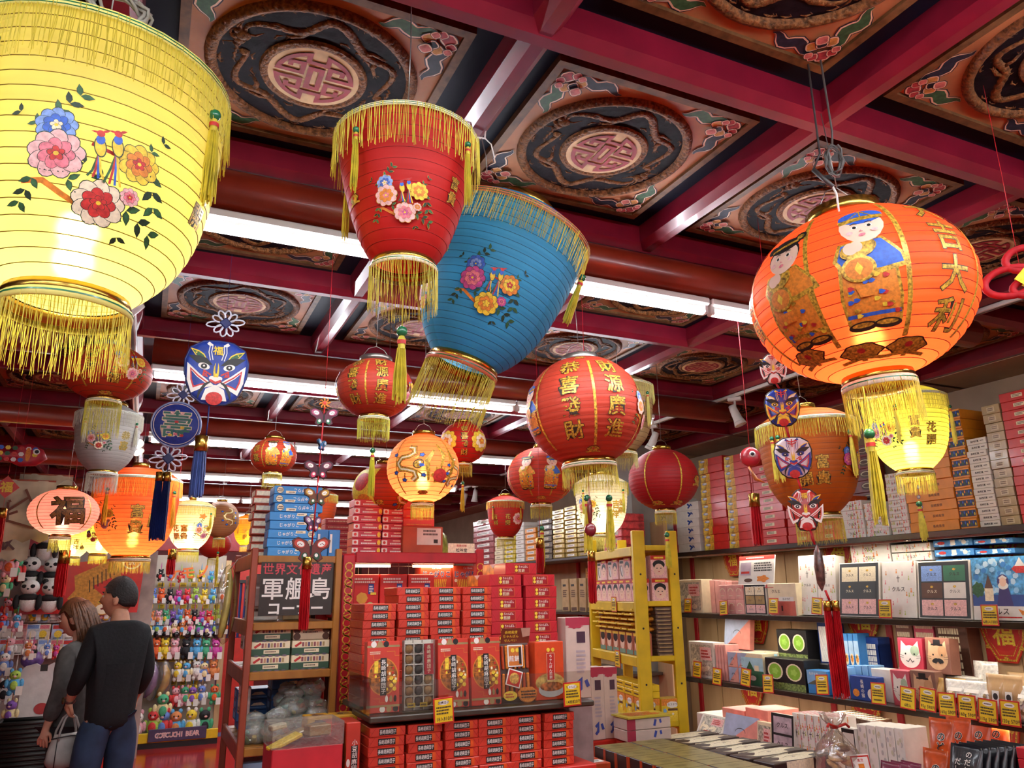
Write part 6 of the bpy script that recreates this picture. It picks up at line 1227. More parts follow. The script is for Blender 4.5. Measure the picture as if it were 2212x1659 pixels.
for n, (x, y, z, s) in enumerate(((.45, 3.40, 1.046, .9), (.53, 3.37, 1.046, 1.0), (.61, 3.42, 1.046, 1.0), (.69, 3.40, 1.046, .9), (.60, 3.43, 1.13, .85), (.68, 3.45, 1.12, .85), (.67, 3.46, 1.20, .8), (.585, 3.5, 1.15, .8))): cello(x, y, z, s, '%s cellophane candy bag from the left in the rack heap' % NTH[n], cc)
# left side hanging packets and lower goods
for n, (y, z) in enumerate(((3.45, 1.56), (3.58, 1.56), (3.70, 1.56), (3.45, 1.36), (3.6, 1.36), (3.72, 1.38), (3.5, 1.12), (3.66, 1.12))):
    proto('sidepk%d' % (n % 3), .10, .02, .13, (mat('#c8b8b0', .25, coat=.5, var=.2), mat('#a89a94', .25, coat=.5, var=.2), mat('#d8d0c4', .25, coat=.5, var=.2))[n % 3], [('f', lambda A: (A.rect(-.04, .02, .04, .05, PNK2), A.ell(0, -.02, .03, .03, CREM), A.scrib(-.03, -.055, .03, -.03, 2, C_BRN)), 'print')]); put('sidepk%d' % (n % 3), 'hanging_packet', '%s clear packet in the open left side of the rack' % NTH[n], 'packet', (X0 + .045, y, z), RW, 'packets in the rack side')
proto('bluebx', .12, .14, .2, mat('#9ab0cc', .45, var=.1), [('f', lambda A: A.ell(0, 0, .03, .05, C_LBL), 'print'), ('l', lambda A: A.scrib(-.05, -.05, .05, .06, 5, C_BRN), 'print')]); put('bluebx', 'gift_box', 'pale blue box at the bottom of the rack left side', 'box', (.455, 3.42, .782), 0); proto('navbx', .10, .12, .22, C_NAV, [('f', lambda A: A.rect(-.05, .02, .05, .024, C_LBL), 'line')]); put('navbx', 'gift_box', 'royal blue box at the bottom of the rack', 'box', (.60, 3.4, .782), .03)
k = MB(); k.tube([(0, 0, .12), (.004, 0, .06), (.0, 0, -.04), (-.012, 0, -.13), (-.018, 0, -.17)], [.012, .03, .034, .032, .02], mat('#d8c66a', .4, var=.15, coat=.3), 10, flat=.5); t = thing('hanging_bag', 'long pale yellow bag hung on the left side of the rack', 'bag', (X0 - .04, 3.72, 1.60)); k.build('contents', t); k = MB(); k.ell((-.004, 0, -.03), (.045, .03, .17), CLRF, 12, 8); k.build('clear_wrap', t); k = MB(); k.tube([(0, 0, .12), (.03, 0, .16)], .002, SILV, 5); k.build('hook', t)
# goods on top of the rack
def a_pot(A, w=.2, h=.035): A.text('じゃがりこ', -w * .1, 0, h * .5, WH, off=.02, sx=.9); A.rect(w * .06, h * .08, w * .26, h * .4, CREM); A.scrib(w * .08, h * .14, w * .24, h * .34, 1, INK); A.ell(w * .38, 0, h * .42, h * .42, INK); A.ell(w * .38, 0, h * .38, h * .38, CREM); A.scrib(w * .33, -h * .2, w * .43, h * .24, 2, INK)
proto('pot', .2, .13, .035, mat('#3f8fcf', .42, var=.05), [('f', a_pot, 'print')], bev=.002)
for k in range(8):
    o = put('pot', 'blue_snack_box', ORD[7 - k] + ' blue potato snack box on top of the wooden rack', 'box', (.545 + (.012 if k > 4 else 0) + RND.uniform(-.004, .004), 3.42, 1.761 + k * .0365), RND.uniform(-.02, .02), 'blue potato snack boxes')
    if k > 4: o.rotation_euler = (0, pi, 0); o.location.z += .035
proto('redw', .11, .12, .032, mat('#b8482e', .42, var=.1), [('f', lambda A: A.rect(-.05, -.01, .02, .01, CREM), 'print'), ('l', lambda A: A.rect(-.05, -.01, .05, .012, CREM), 'print')], bev=.002)
for k in range(9): put('redw', 'snack_box', ORD[8 - k] + ' red and cream box on the rack behind the blue ones', 'box', (.46 - .006 * (k % 2), 3.62 + .01 * (k % 3), 1.761 + k * .0335), RND.uniform(-.06, .06), 'red and cream boxes on the rack')
proto('blueup', .05, .1, .12, C_BLU, [('f', lambda A: A.rect(-.02, -.04, -.01, .04, WH), 'print')])
for k in range(2): put('blueup', 'blue_snack_box', '%s upright blue box on the rack right of the stack' % ('left', 'right')[k], 'box', (.685 + .053 * k, 3.5, 1.761), 0)
proto('pnkst', .13, .1, .03, mat('#c05a5a', .45, var=.06), [('f', lambda A: A.scrib(-.05, -.005, .05, .006, 1, CREM), 'print')])
k = MB(); k.box((.84, 4.1, .9), (.3, .3, 1.8), DW); tag(k.build('back_stand'), 'dark stand behind the red frame carrying pink boxes', 'stand')
for k in range(6): put('pnkst', 'snack_box', ORD[5 - k] + ' dusty pink box stacked behind the butterfly string', 'box', (.87, 4.05, 1.801 + k * .0305), 0, 'dusty pink boxes behind the rack')
# ================================================================ yellow rack (turned a little)
YLW = mat('#d8b41a', .42, var=.08, scale=8, coat=.15); RA = -.21
yr = thing('yellow_rack', 'yellow wooden rack of snacks and face mask boxes', 'shelf unit', (2.6, 3.85, 0), RA)
RWD, RLN = .22, .82
def yp(nm, x0, x1, y0, y1, z0, z1, m=YLW, bev=.004): return MB().box(((x0 + x1) / 2, (y0 + y1) / 2, (z0 + z1) / 2), (x1 - x0, y1 - y0, z1 - z0), m, bev=bev).build(nm, yr)
for x, y, w in ((-.035, 0, .075), (RWD - .035, 0, .06), (-.035, RLN, .06), (RWD - .035, RLN, .06)): yp('post', x, x + w, y, y + .035, 0, 1.95)
for z in (1.86, 1.545, 1.245, .90, .5):
    yp('side_rail', -.035, -.012, .035, RLN, z - .055, z); yp('end_rail', .04, RWD - .035, 0, .02, z - .025, z + .005); yp('shelf', -.01, RWD, .02, RLN, z - .02, z)
    yp('back_rail', RWD, RWD + .02, .035, RLN, z - .055, z)
for z in (1.7, 1.4, 1.1):                       # screw heads on the end posts
    for x in (.0025, RWD - .005): k = MB(); k.lathe([(0, .002), (.006, .0), ], BLK, 10, Matrix.Translation((x, -.0015, z)) @ Matrix.Rotation(pi / 2, 4, 'X')); k.build('screw', yr)
YM = Matrix.Translation((2.6, 3.85, 0)) @ Matrix.Rotation(RA, 4, 'Z')
def yput(key, name, lab, cat, x, y, z, side=True, group=None, dr=0): p = YM @ Vector((x, y, z)); return put(key, name, lab, cat, p, RA + (RW if side else 0) + dr, group)
def a_face(A, w, h): A.ell(0, -h * .08, w * .36, h * .3, SKIN, n=18); A.ell(0, h * .1, w * .38, h * .2, C_BLK, n=16); A.ell(0, -h * .1, w * .3, h * .24, SKIN, n=16); [A.ell(s * w * .12, -h * .06, w * .05, h * .02, INK, n=8) for s in (-1, 1)]; A.ell(0, -h * .2, w * .06, h * .02, REDP, n=8); A.rect(-w * .5, h * .32, w * .5, h * .5, P_RED); A.rect(-w * .3, h * .36, w * .3, h * .44, YELP)
proto('mask', .10, .07, .13, PNK2, [('f', lambda A: a_face(A, .1, .13), 'print'), ('r', lambda A: a_face(A, .07, .13), 'print')]); proto('maskw', .085, .06, .12, mat('#e8c8b4', .5), [('f', lambda A: (A.ell(0, -.01, .02, .035, C_BLK, .3), A.ell(.005, -.01, .012, .03, WH, .3), A.rect(-.03, .035, .03, .05, INK)), 'print')])
GY = 'face mask boxes on the yellow rack'
for k in range(7): yput('mask', 'face_mask_box', 'pink face mask box, lower tier of the yellow rack, %s from the near end' % NTH[k], 'box', .03, .08 + .108 * k, 1.546, True, GY)
for k in range(7): yput('mask' if k % 2 else 'maskw', 'face_mask_box', 'pink face mask box, upper tier of the yellow rack, %s from the near end' % NTH[k], 'box', .03, .085 + .105 * k, 1.677, True, GY)
for r in range(2): yput('mask', 'face_mask_box', 'face mask box at the near end of the yellow rack, %s' % ('lower', 'upper')[r], 'box', .125, .05, 1.546 + r * .131, False, GY)
pouch('snackp', .11, .04, .16, mat('#e08a2c', .25, var=.25, scale=60, coat=.4, bump=.3), None, top=.0)
lay = MB(); lay.ell((0, 0, .016), (.055, .08, .016), mat('#e0892c', .25, var=.3, scale=60, coat=.4), 14, 6); lay.prism([(-.05, -.085), (.05, -.085), (.045, -.07), (-.045, -.07)], .012, .02, YELP); lm = lay.mesh('pouch'); A = Art(); A.ell(0, 0, .03, .03, P_RED, n=14); A.scrib(-.03, -.05, .03, -.03, 1, CREM); k = MB(); A.flat(k, topf(0, 0, .032)); lp = k.mesh('print')
_BOX['lay'] = (lm, [('print', lp)], (.11, .16, .03))
for r in range(5):
    for c in range(6): yput('lay', 'snack_pouch', 'orange snack pouch lying on the yellow rack, layer %s, %s from the near end' % (NTH[r], NTH[c]), 'pouch', .05 - .01 * (r % 2), .09 + .118 * c + .03 * (r % 2), 1.375 + r * .028, True, 'orange snack pouches on the yellow rack', RND.uniform(-.15, .15))
proto('girl', .11, .07, .125, mat('#b86a4a', .4, coat=.3, var=.1), [('f', lambda A: (A.ell(0, .0, .035, .04, SKIN, n=16), A.ell(0, .025, .037, .025, C_BLK, n=14), A.rect(-.05, -.06, .05, -.035, mat('#6a8a7a', .5)), A.rect(-.05, .045, .05, .06, YELP)), 'print')])
for c in range(6): yput('girl', 'snack_bag', 'brown snack bag with printed face on the yellow rack, %s from the near end' % NTH[c], 'bag', .03, .09 + .118 * c, 1.246, True, 'printed snack bags on the yellow rack')
proto('dkst', .10, .1, .02, mat('#5a4438', .4, var=.2, coat=.3), [('f', lambda A: A.rect(-.04, -.006, .04, .0, C_TAN), 'print')])
for k in range(13): yput('dkst', 'flat_pack', ORD[12 - k] + ' thin dark pack stacked at the near end of the yellow rack', 'packet', .135, .06, 1.246 + k * .0208, False, 'thin dark packs on the yellow rack', RND.uniform(-.05, .05))
def a_cas(A, w=.13, h=.12): A.rect(-w * .5, h * .2, w * .5, h * .5, ORGP); A.ell(0, h * .24, w * .26, h * .14, WH, n=20, wob=.06, k=7); A.text('カステラ', 0, h * .25, h * .12, INK); A.rect(-w * .22, -h * .36, w * .22, h * .04, YELP); A.rect(-w * .22, -h * .02, w * .22, h * .08, C_BRN); A.ell(0, -h * .16, w * .05, h * .05, CREM); A.ell(-w * .36, -h * .02, w * .08, h * .1, C_LBL, wob=.2); A.stroke([(w * .3, -h * .3), (w * .42, -h * .1)], .008, ORGP)
proto('casb', .13, .1, .12, mat('#e2c02a', .45), [('f', a_cas, 'print'), ('r', lambda A: a_cas(A, .1, .12), 'print')]); proto('yelf', .13, .11, .035, mat('#e8c21c', .42, coat=.2), [('f', lambda A: A.scrib(-.05, -.006, .05, .008, 1, C_BRN), 'print')])
for c in range(3): yput('casb', 'sponge_cake_carton', 'yellow sponge cake carton on the yellow rack, %s from the near end' % NTH[c], 'box', .04, .1 + .14 * c, .901, True, 'sponge cake cartons')
yput('casb', 'sponge_cake_carton', 'yellow sponge cake carton facing the near end of the rack', 'box', .155, .06, .901, False, 'sponge cake cartons')
for c in range(4):
    for r in range(2): yput('yelf', 'flat_box', 'flat yellow box on the yellow rack, %s from near, %s' % (NTH[c], ('lower', 'upper')[r]), 'box', .04, .1 + .14 * c, 1.022 + r * .036, True, 'flat yellow boxes')
price_tag(YM @ Vector((-.04, .35, 1.53)), RA + RW, 0, w=.09, h=.09, label='yellow tag on the yellow rack under the mask boxes'); price_tag(YM @ Vector((-.04, .33, 1.215)), RA + RW, 0, w=.09, h=.1, label='yellow tag on the yellow rack under the snack bags')
# white parcels between island and rack
def a_parc(A, w, h): A.rect(-w * .5, h * .40, w * .5, h * .5, mat('#b0344a', .5)); A.ell(-w * .1, h * .39, w * .3, h * .03, mat('#b0344a', .5), wob=.2, k=7); A.rect(-w * .06, h * .18, w * .3, h * .32, mat('#4a3040', .5)); A.scrib(-w * .1, -h * .2, w * .3, h * .1, 6, mat('#b8a8b0', .5)); A.stroke([(-w * .1, -h * .32), (w * .06, -h * .28), (w * .04, -h * .38), (-w * .1, -h * .42)], w * .14, mat('#3a4a9a', .5)); A.stroke([(w * .26, -h * .28), (w * .36, -h * .36)], w * .14, mat('#3a4a9a', .5))
PARC = mat('#d4bcac', .5, var=.04)
for n, (x0, x1, zt, zb, y, lab) in enumerate(((1.622, 1.735, 1.5, 1.18, 2.97, 'tall white parcel with red top on the island end'), (2.185, 2.285, 1.215, .855, 3.78, 'white parcel with blue mark standing behind the orange cartons, left'), (2.29, 2.375, 1.21, .855, 3.79, 'white parcel with blue mark standing behind the orange cartons, right'))): proto('parc%d' % n, x1 - x0, .08, zt - zb, PARC, [('f', lambda A, w=x1 - x0, h=zt - zb: a_parc(A, w, h), 'print')]); put('parc%d' % n, 'tall_parcel', lab, 'parcel', ((x0 + x1) / 2, y + .04, zb), -.04)
b = MB(); b.box((2.28, 3.83, .427), (.22, .12, .854), P_RED, bev=.006); tag(b.build('parcel_stand'), 'red stand under the two standing white parcels', 'stand'); b = MB(); b.box((1.675, 3.03, .59), (.11, .14, 1.178), mat('#8a7672', .6, var=.1), bev=.004); tag(b.build('parcel_stand'), 'grey mauve pillar stand under the tall white parcel', 'stand')
proto('parch', .26, .14, .052, PARC, [('f', lambda A: (A.rect(-.13, -.026, -.08, .026, mat('#b0344a', .5)), A.stroke([(.04, .018), (.03, -.012)], .014, mat('#3a4a9a', .5)), A.stroke([(.065, .018), (.07, .0)], .012, mat('#3a4a9a', .5))), 'print')])
for k in range(2): put('parch', 'flat_parcel', '%s of the flat white parcels left of the yellow rack' % ('lower', 'upper')[k], 'parcel', (2.42, 3.64, .87 + k * .054), -.05)
b = MB(); b.box((2.42, 3.65, .434), (.24, .12, .868), P_RED, bev=.006); tag(b.build('parcel_stand'), 'red stand under the flat white parcels', 'stand')
k = MB(); k.box((0, 0, 0), (.27, .16, .008), mat('#c8b43a', .3, coat=.4)); A = Art(); A.scrib(-.1, -.05, .1, .06, 5, P_RED); A.flat(k, topf(0, 0, .004)); o = k.build('leaflet', None, (2.42, 3.64, .983)); tag(o, 'glossy leaflet lying on the flat white parcels', 'leaflet')
# ================================================================ far wall shelves beyond the pillar
PIL = mat('#8a857e', .8, var=.08, scale=5); k = MB(); k.box((4.02, 5.95, 1.45), (.3, .3, 2.9), PIL); tag(k.build('wall_pillar'), 'grey plaster pillar at the end of the right shelves', kind='structure')
FX = 3.62; fs_ = thing('wall_shelf', 'far grey shelves with gold parcels beyond the pillar', 'shelf', (FX, 7.4, 0))
for z in (1.925, 1.43, .95): MB().box((.2, 0, z - .012), (.42, 3.4, .024), SHELFM, bev=.003).build('board', fs_)
k = MB(); k.box((FX + .45, 7.4, 1.1), (.04, 3.6, 2.2), PLY); tag(k.build('wall_right'), 'plywood backing of the far shelves', kind='structure')
for y in (6.3, 7.1, 7.9, 8.6): k = MB(); k.box((FX + .42, y, 1.1), (.02, .05, 2.1), RSTRIP); tag(k.build('trim_%d' % (40 + int(y * 10))), 'red strip on the far plywood backing', kind='structure')
FG = mat('#b89a52', .22, metal=.4, var=.15, coat=.5, scale=20)
FARS = ((1018, 1062, 1122, mat('#a85a5a', .25, coat=.5, var=.15), 8, 'shiny rose parcel on the far shelf'), (1064, 1082, 1160, C_CRM, 6, 'cream dotted box on the far shelf'), (1084, 1108, 1158, mat('#d8b830', .45, var=.3, scale=30), 6, 'yellow and black box on the far shelf'), (1110, 1128, 1128, C_WHT, 9, 'white box on the far shelf'), (1130, 1154, 1140, C_ORB, 6, 'amber label box on the far shelf'), (1156, 1188, 1120, mat('#5a4430', .5, var=.5, scale=60), 7, 'brown lattice box on the far shelf'), (1190, 1215, 1100, FG, 10, 'gold wrapped parcel, left far stack'), (1216, 1241, 1092, FG, 11, 'gold wrapped parcel, middle far stack'), (1243, 1270, 1090, FG, 11, 'gold wrapped parcel, right far stack'), (1300, 1340, 1110, mat('#c8484a', .45, var=.3, scale=20), 5, 'rose box behind the white lantern'))
for q, (p0, p1, pt, m, n, lab) in enumerate(FARS):
    y0, y1 = ry(p0, 1200, FX), ry(p1, 1200, FX); w = abs(y0 - y1) - .008; zt = atX((p0 + p1) / 2, pt, FX).z; h = (zt - 1.926) / n
    proto('far%d' % q, w, .24, h - .002, m, [('f', lambda A, w=w, h=h: (A.rect(-w * .3, -h * .2, w * .3, h * .24, (C_CRM, C_WHT, C_TAN)[int(w * 1000) % 3]), A.scrib(-w * .24, -h * .12, w * .24, h * .16, 1, C_BRN)), 'print')], bev=.006)
    for k in range(n): put('far%d' % q, 'gift_parcel', ORD[n - 1 - k] + ' ' + lab, 'parcel', (FX + .14 + RND.uniform(0, .01), (y0 + y1) / 2, 1.926 + k * h), RW, 'parcels on the far shelves')
for n, (p0, p1) in enumerate(((1206, 1222), (1224, 1240), (1242, 1258), (1260, 1274), (1276, 1290))):
    y0, y1 = ry(p0, 1300, FX), ry(p1, 1300, FX); proto('kr%d' % n, abs(y0 - y1) - .01, .12, .3, C_KRA, [('f', lambda A: (A.rect(-.04, .08, .02, .1, INK), A.scrib(-.04, -.02, .04, .05, 4, C_BRN), A.rect(-.05, -.14, .05, -.11, C_BRN)), 'print')]); o = put('kr%d' % n, 'kraft_carton', '%s upright kraft carton on the far middle shelf' % NTH[n], 'box', (FX + .1, (y0 + y1) / 2, 1.431), RW, 'kraft cartons'); o.rotation_euler = (0, RND.uniform(-.05, .05), RW)
proto('amb', .2, .12, .05, C_ORB, [('f', lambda A: A.rect(-.06, -.01, .06, .012, C_BRN), 'print')])
for k in range(2): put('amb', 'flat_box', 'flat amber box behind the kraft cartons, %s' % ('lower', 'upper')[k], 'box', (FX + .33, 6.6, 1.431 + .30 + k * .051), RW)
b = MB(); b.box((FX + .33, 6.6, 1.58), (.14, .22, .298), C_CRD, bev=.004); tag(b.build('display_riser'), 'riser under the flat amber boxes', 'riser')
k = MB(); k.box((0, 0, 0), (.1, .003, .05), mat('#e8e4da', .5)); A = Art(); A.text('LAST', 0, .008, .02, INK); A.flat(k, front(0, -.002, 0)); tag(k.build('small_sign', None, atX(1036, 1128, FX - .01), (0, 0, RW)), 'small pale sign on the rose parcels of the far shelf', 'sign')
# ================================================================ back left: hook wall, doorway, plush toys
GRID = mat('#b8aa98', .6, var=.08, scale=6); HDR = mat('#8e1a22', .45, var=.1)
k = MB(); k.box((-.35, 10.5, 1.05), (2.5, .08, 2.1), GRID); tag(k.build('wall_back'), 'beige hook wall with rows of hanging toys', kind='structure')
k = MB(); k.box((-.3, 10.46, 2.27), (2.9, .12, .24), HDR, bev=.006); tag(k.build('trim_70'), 'red header band above the hook wall', kind='structure')
k = MB(); k.box((.93, 10.47, 1.02), (.06, .08, 2.04), WOODW); tag(k.build('trim_71'), 'light wooden post beside the doorway', kind='structure')
dr = thing('door_1', 'red doorway with slatted upper door', 'door', (1.16, 10.75, 0)); dr['kind'] = 'structure'; del dr['category']
MB().box((0, 0, .55), (.42, .04, 1.1), P_RED, bev=.004).build('lower_panel', dr); MB().box((0, .05, 1.55), (.42, .02, .9), C_NAV).build('back_panel', dr); MB().box((0, -.0, 1.92), (.42, .04, .22), P_RED).build('top_panel', dr); MB().box((0, -.005, 1.79), (.42, .045, .04), C_BLK).build('black_band', dr)
for k in range(7): MB().box((-.18 + .06 * k, 0, 1.44), (.03, .035, .66), P_RED, bev=.003).build('slat', dr)
k = MB(); k.box((0, .02, 1.35), (.03, .02, .5), C_LBL); k.build('blue_strip', dr, (-.12, 0, 0))
gb = thing('toy_shelf_base', 'low yellow edged base under the hook wall', 'plinth', (.35, 10.15, 0)); MB().box((0, .12, .03), (1.15, .5, .06), C_BLK).build('base', gb); MB().box((0, -.13, .11), (1.15, .03, .1), P_YEL, bev=.004).build('yellow_edge', gb); MB().box((0, .12, .08), (1.12, .46, .04), C_CRD).build('deck', gb)
k = MB(); k.box((0, 0, 0), (.60, .012, .13), mat('#4a3a58', .5), bev=.004); A = Art(.0006); A.text('GOTOUCHI BEAR', 0, 0, .062, PNK2, WH, off=.03, ooff=.05, sx=.9); sgn = k.build('sign_board', None, (.50, 9.99, .135)); tag(sgn, 'purple sign with pink bubble lettering on the toy base', 'sign'); k = MB(); A.flat(k, front(0, -.006, 0)); k.build('lettering', sgn)
COLS = ['#e2622c', '#e8c838', '#e8a8b0', '#1e1c20', '#5aa8d8', '#4aa878', '#c8489a', '#e8e4dc', '#8a5ab0', '#d83a3a', '#f0d8a0', '#6a8ad0', '#a8c850', '#d8844a']
def toy_mesh(c1, c2, s=1.0, kind=0):
    m1, m2 = mat(c1, .7, var=.1, scale=60, bump=.2), mat(c2, .7, var=.1, scale=60, bump=.2); b = MB()
    b.ell((0, 0, .0), (.034 * s, .026 * s, .042 * s), m1, 12, 8); b.ell((0, -.002, .055 * s), (.03 * s, .026 * s, .028 * s), m2 if kind == 1 else m1, 12, 8)
    for sx in (-1, 1):
        b.ell((sx * .02 * s, 0, .082 * s), (.011 * s, .008 * s, .014 * s), m1, 8, 5); b.ell((sx * .038 * s, -.004, .01 * s), (.013 * s, .012 * s, .026 * s), m1, 8, 5); b.ell((sx * .018 * s, -.006, -.042 * s), (.015 * s, .015 * s, .018 * s), m1, 8, 5); b.ell((sx * .011 * s, -.026 * s, .06 * s), (.004 * s, .003 * s, .005 * s), BLK, 6, 4)
    b.ell((0, -.024 * s, .0), (.02 * s, .006 * s, .026 * s), m2, 10, 6); b.ell((0, -.026 * s, .05 * s), (.009 * s, .005 * s, .006 * s), WH if kind != 1 else PNK2, 8, 5)
    return b.mesh('body')
TOYS = {}
def toy(px, py, y, s, ci, cj, lab, hang=True, kind=0, cat='plush toy', group='hanging toys on the hook wall'):
    key = (ci, cj, s, kind)
    if key not in TOYS: TOYS[key] = toy_mesh(COLS[ci % 14], COLS[cj % 14], s, kind)
    p = atY(px, py, y); t = thing('plush_toy', lab, cat, p, RND.uniform(-.4, .4), group); ob('body', TOYS[key], t)
    if hang:
        k = MB(); k.tube([(0, 0, .08 * s), (.003, .0, .13 * s), (0, 0, .18 * s), (-.003, 0, .13 * s), (0, 0, .08 * s)], .0025, mat(COLS[(ci + 3) % 14], .5), 4); k.build('strap', t)
        k = MB(); k.box((.03 * s, -.03 * s, -.03 * s), (.035 * s, .002, .05 * s), WH); k.build('tag', t)
    return t
YH = 10.28
for r, (py, n, s, x0, x1) in enumerate(((1247, 8, .95, 325, 478), (1292, 11, 1.15, 292, 478), (1337, 12, 1.1, 310, 482), (1360, 10, 1.15, 322, 482))):
    for c in range(n): toy(x0 + (x1 - x0) * c / (n - 1), py + RND.uniform(-3, 3), YH, s, r * 5 + c * 3, r + c * 2 + 7, '%s small hanging toy in the %s row of the hook wall' % (NTH[c], NTH[r]))
for c, (px, ci) in enumerate(((336, 0), (355, 1), (376, 2), (401, 3), (424, 4), (444, 5), (465, 6))):
    t = toy(px, 1407, YH, 1.55, ci, ci, '%s smiling one colour creature under a black pod, %s in its row' % (('orange', 'yellow', 'pink', 'black', 'blue', 'green', 'magenta')[c], NTH[c]))
    k = MB(); k.ell((0, -.01, .19), (.05, .03, .045), mat('#1a181a', .15, coat=.6), 12, 8); k.build('black_pod', t)
for c, (px, ci, hx) in enumerate(((305, 2, '#e8b8b8'), (328, 8, '#a078b8'), (353, 1, '#e8b030'))):
    p = atY(px, 1470, YH); t = thing('plush_pouch', '%s long bagged plush pouch on the hook wall' % ('pink', 'purple', 'yellow')[c], 'plush toy', p, 0, 'long plush pouches'); b = MB(); b.tube([(.0, 0, .17), (.03, 0, .08), (.02, 0, -.04), (-.03, 0, -.13), (-.06, 0, -.18)], [.03, .06, .062, .05, .015], mat(hx, .7, var=.1), 10, flat=.7); b.build('body', t); b = MB(); b.ell((0, -.01, 0), (.09, .06, .22), FILM, 12, 8); b.build('clear_bag', t)
for c, (px, py) in enumerate(((383, 1455), (402, 1455), (424, 1452), (440, 1455), (460, 1452), (378, 1510), (398, 1508), (415, 1508), (435, 1505), (462, 1505))): toy(px, py, YH, 1.5, (7, 10, 7, 11, 13, 9, 2, 1, 7, 5)[c], c * 3 + 1, '%s fluffy toy in the lower rows of the hook wall' % NTH[c], True, 1)
for c, (px, py) in enumerate(((294, 1575), (330, 1570), (352, 1570), (378, 1572), (412, 1568), (440, 1568), (350, 1535))): toy(px, py, 10.15, 2.1, (2, 12, 9, 4, 7, 5, 10)[c], c * 2 + 7, '%s big bagged plush sitting on the toy base' % NTH[c], False, 1, group='plush on the toy base')
for r, py in enumerate((1225 + 38, 1300 + 10, 1375, 1425, 1475)):
    for c in range(8 if r < 3 else 6):
        p = atY(300 + 24 * c, py, 10.44); k = MB(); k.box((0, 0, 0), (.07, .004, .045), P_YEL); A = Art(); A.scrib(-.028, -.014, .028, .016, 2, INK); o = k.build('price_tag', None, p); tag(o, 'small yellow price tag on the hook wall, %s row, %s along' % (NTH[r], NTH[c]), 'price tag', 'hook wall price tags'); q = MB(); A.flat(q, front(0, -.002, 0)); q.build('handwriting', o)
k = MB(); k.box((0, 0, 0), (.001, .001, .001), ORGP); A = Art(.001); A.text('ケモノ', 0, 0, .16, mat('#e8742a', .4), off=.03, rot=.12); k = MB(); A.to(k, lambda u, v, w: front() @ Vector((u, v, w))); A.to(k, lambda u, v, w: front() @ Vector((u, v, w - .01))); tag(k.build('cutout_lettering', None, atY(407, 1237, 10.25)), 'orange cut out katakana letters hanging on the hook wall', 'sign')
# left gondola
k = MB(); k.box((-1.1, 9.55, 1.05), (2.4, .06, 2.1), mat('#a89a90', .6, var=.15, scale=5)); tag(k.build('wall_left'), 'beige gondola back panel on the left', kind='structure')
gl = thing('left_gondola', 'red based gondola of toys on the left', 'plinth', (-1.0, 9.3, 0)); MB().box((0, 0, .06), (2.0, .4, .12), P_RED, bev=.006).build('base', gl)
bd = thing('tiger_board', 'red cut out board with a prowling tiger on the left gondola', 'sign', atY(180, 1272, 9.2)); k = MB(); k.prism([(-.55, -.24), (.52, -.24), (.54, .2), (.46, .38), (.22, .30), (-.1, .26), (-.48, .22)], 0, .02, mat('#c01c1c', .4, coat=.2), front()); k.build('board', bd)
A = Art(.0008); TIG, TCR = mat('#c88a34', .5, var=.15, scale=40), mat('#efe0c0', .5)
A.stroke([(.42, .34), (.44, .28), (.34, .24), (.24, .22)], .05, TIG); A.stroke([(.3, .24), (.12, .14), (.0, .08), (.02, -.04), (.14, -.14)], .17, TIG); A.ell(.2, -.16, .12, .1, TIG, .2); A.ell(.2, -.2, .07, .05, TCR); A.stroke([(.0, .02), (-.1, -.12)], .08, TIG); A.stroke([(.28, .16), (.32, .0)], .09, TIG)
for q in range(9): x, y = .32 - q * .034, .24 - q * .028; A.stroke([(x, y + .07), (x + .015, y - .05)], .014, BLK, taper=True)
for sx in (-1, 1): A.ell(.2 + sx * .04, -.13, .014, .012, YELP); A.ell(.2 + sx * .04, -.13, .007, .008, BLK); A.ell(.2 + sx * .09, -.07, .03, .025, TIG)
A.text('Disney', -.42, .16, .05, WH); A.text('中華街限定', -.0, -.22, .03, BLK); A.scrib(-.5, -.2, -.3, -.15, 1, WH); A.ell(.42, .27, .09, .075, WH); A.ell(.42, .27, .075, .06, P_RED); A.text('武', .42, .27, .07, WH); k = MB(); A.flat(k, front() @ Matrix.Translation((0, 0, .02))); k.build('painting', bd)
def panda(px, py, y, s, lab):
    t = thing('panda_plush', lab, 'plush toy', atY(px, py, y), RND.uniform(-.3, .3), 'panda plush toys'); W_, B_ = mat('#e8e4de', .8, var=.05, bump=.2, scale=80), mat('#1c1a1c', .8, var=.1, bump=.2, scale=80); b = MB(); b.ell((0, 0, 0), (.11 * s, .09 * s, .12 * s), W_, 16, 10); b.ell((0, -.02 * s, .05 * s), (.115 * s, .09 * s, .05 * s), B_, 14, 8); b.build('body', t); b = MB(); b.ell((0, -.02 * s, .17 * s), (.105 * s, .09 * s, .09 * s), W_, 16, 10); h = b.build('head', t)
    for sx in (-1, 1): k = MB(); k.ell((sx * .08 * s, 0, .25 * s), (.035 * s, .02 * s, .035 * s), B_, 10, 6); k.build('ear', h); k = MB(); k.ell((sx * .045 * s, -.10 * s, .18 * s), (.028 * s, .012 * s, .022 * s), B_, 10, 6); k.build('eye_patch', h); k = MB(); k.ell((sx * .12 * s, -.05 * s, -.0), (.035 * s, .04 * s, .09 * s), B_, 10, 6); k.build('arm', t)
    k = MB(); k.ell((0, -.11 * s, .15 * s), (.014 * s, .008 * s, .01 * s), B_, 8, 5); k.build('nose', h)
for n, (px, py, s) in enumerate(((64, 1250, .82), (112, 1252, .82), (100, 1190, .85), (62, 1300, .8), (108, 1302, .8), (286, 1250, .62), (312, 1242, .62))): panda(px, py, (9.2 if py < 1280 else 8.95) if px < 200 else 10.2, s, '%s panda plush counted from the left display edge' % NTH[n])
GLF = 'packets on the left gondola'
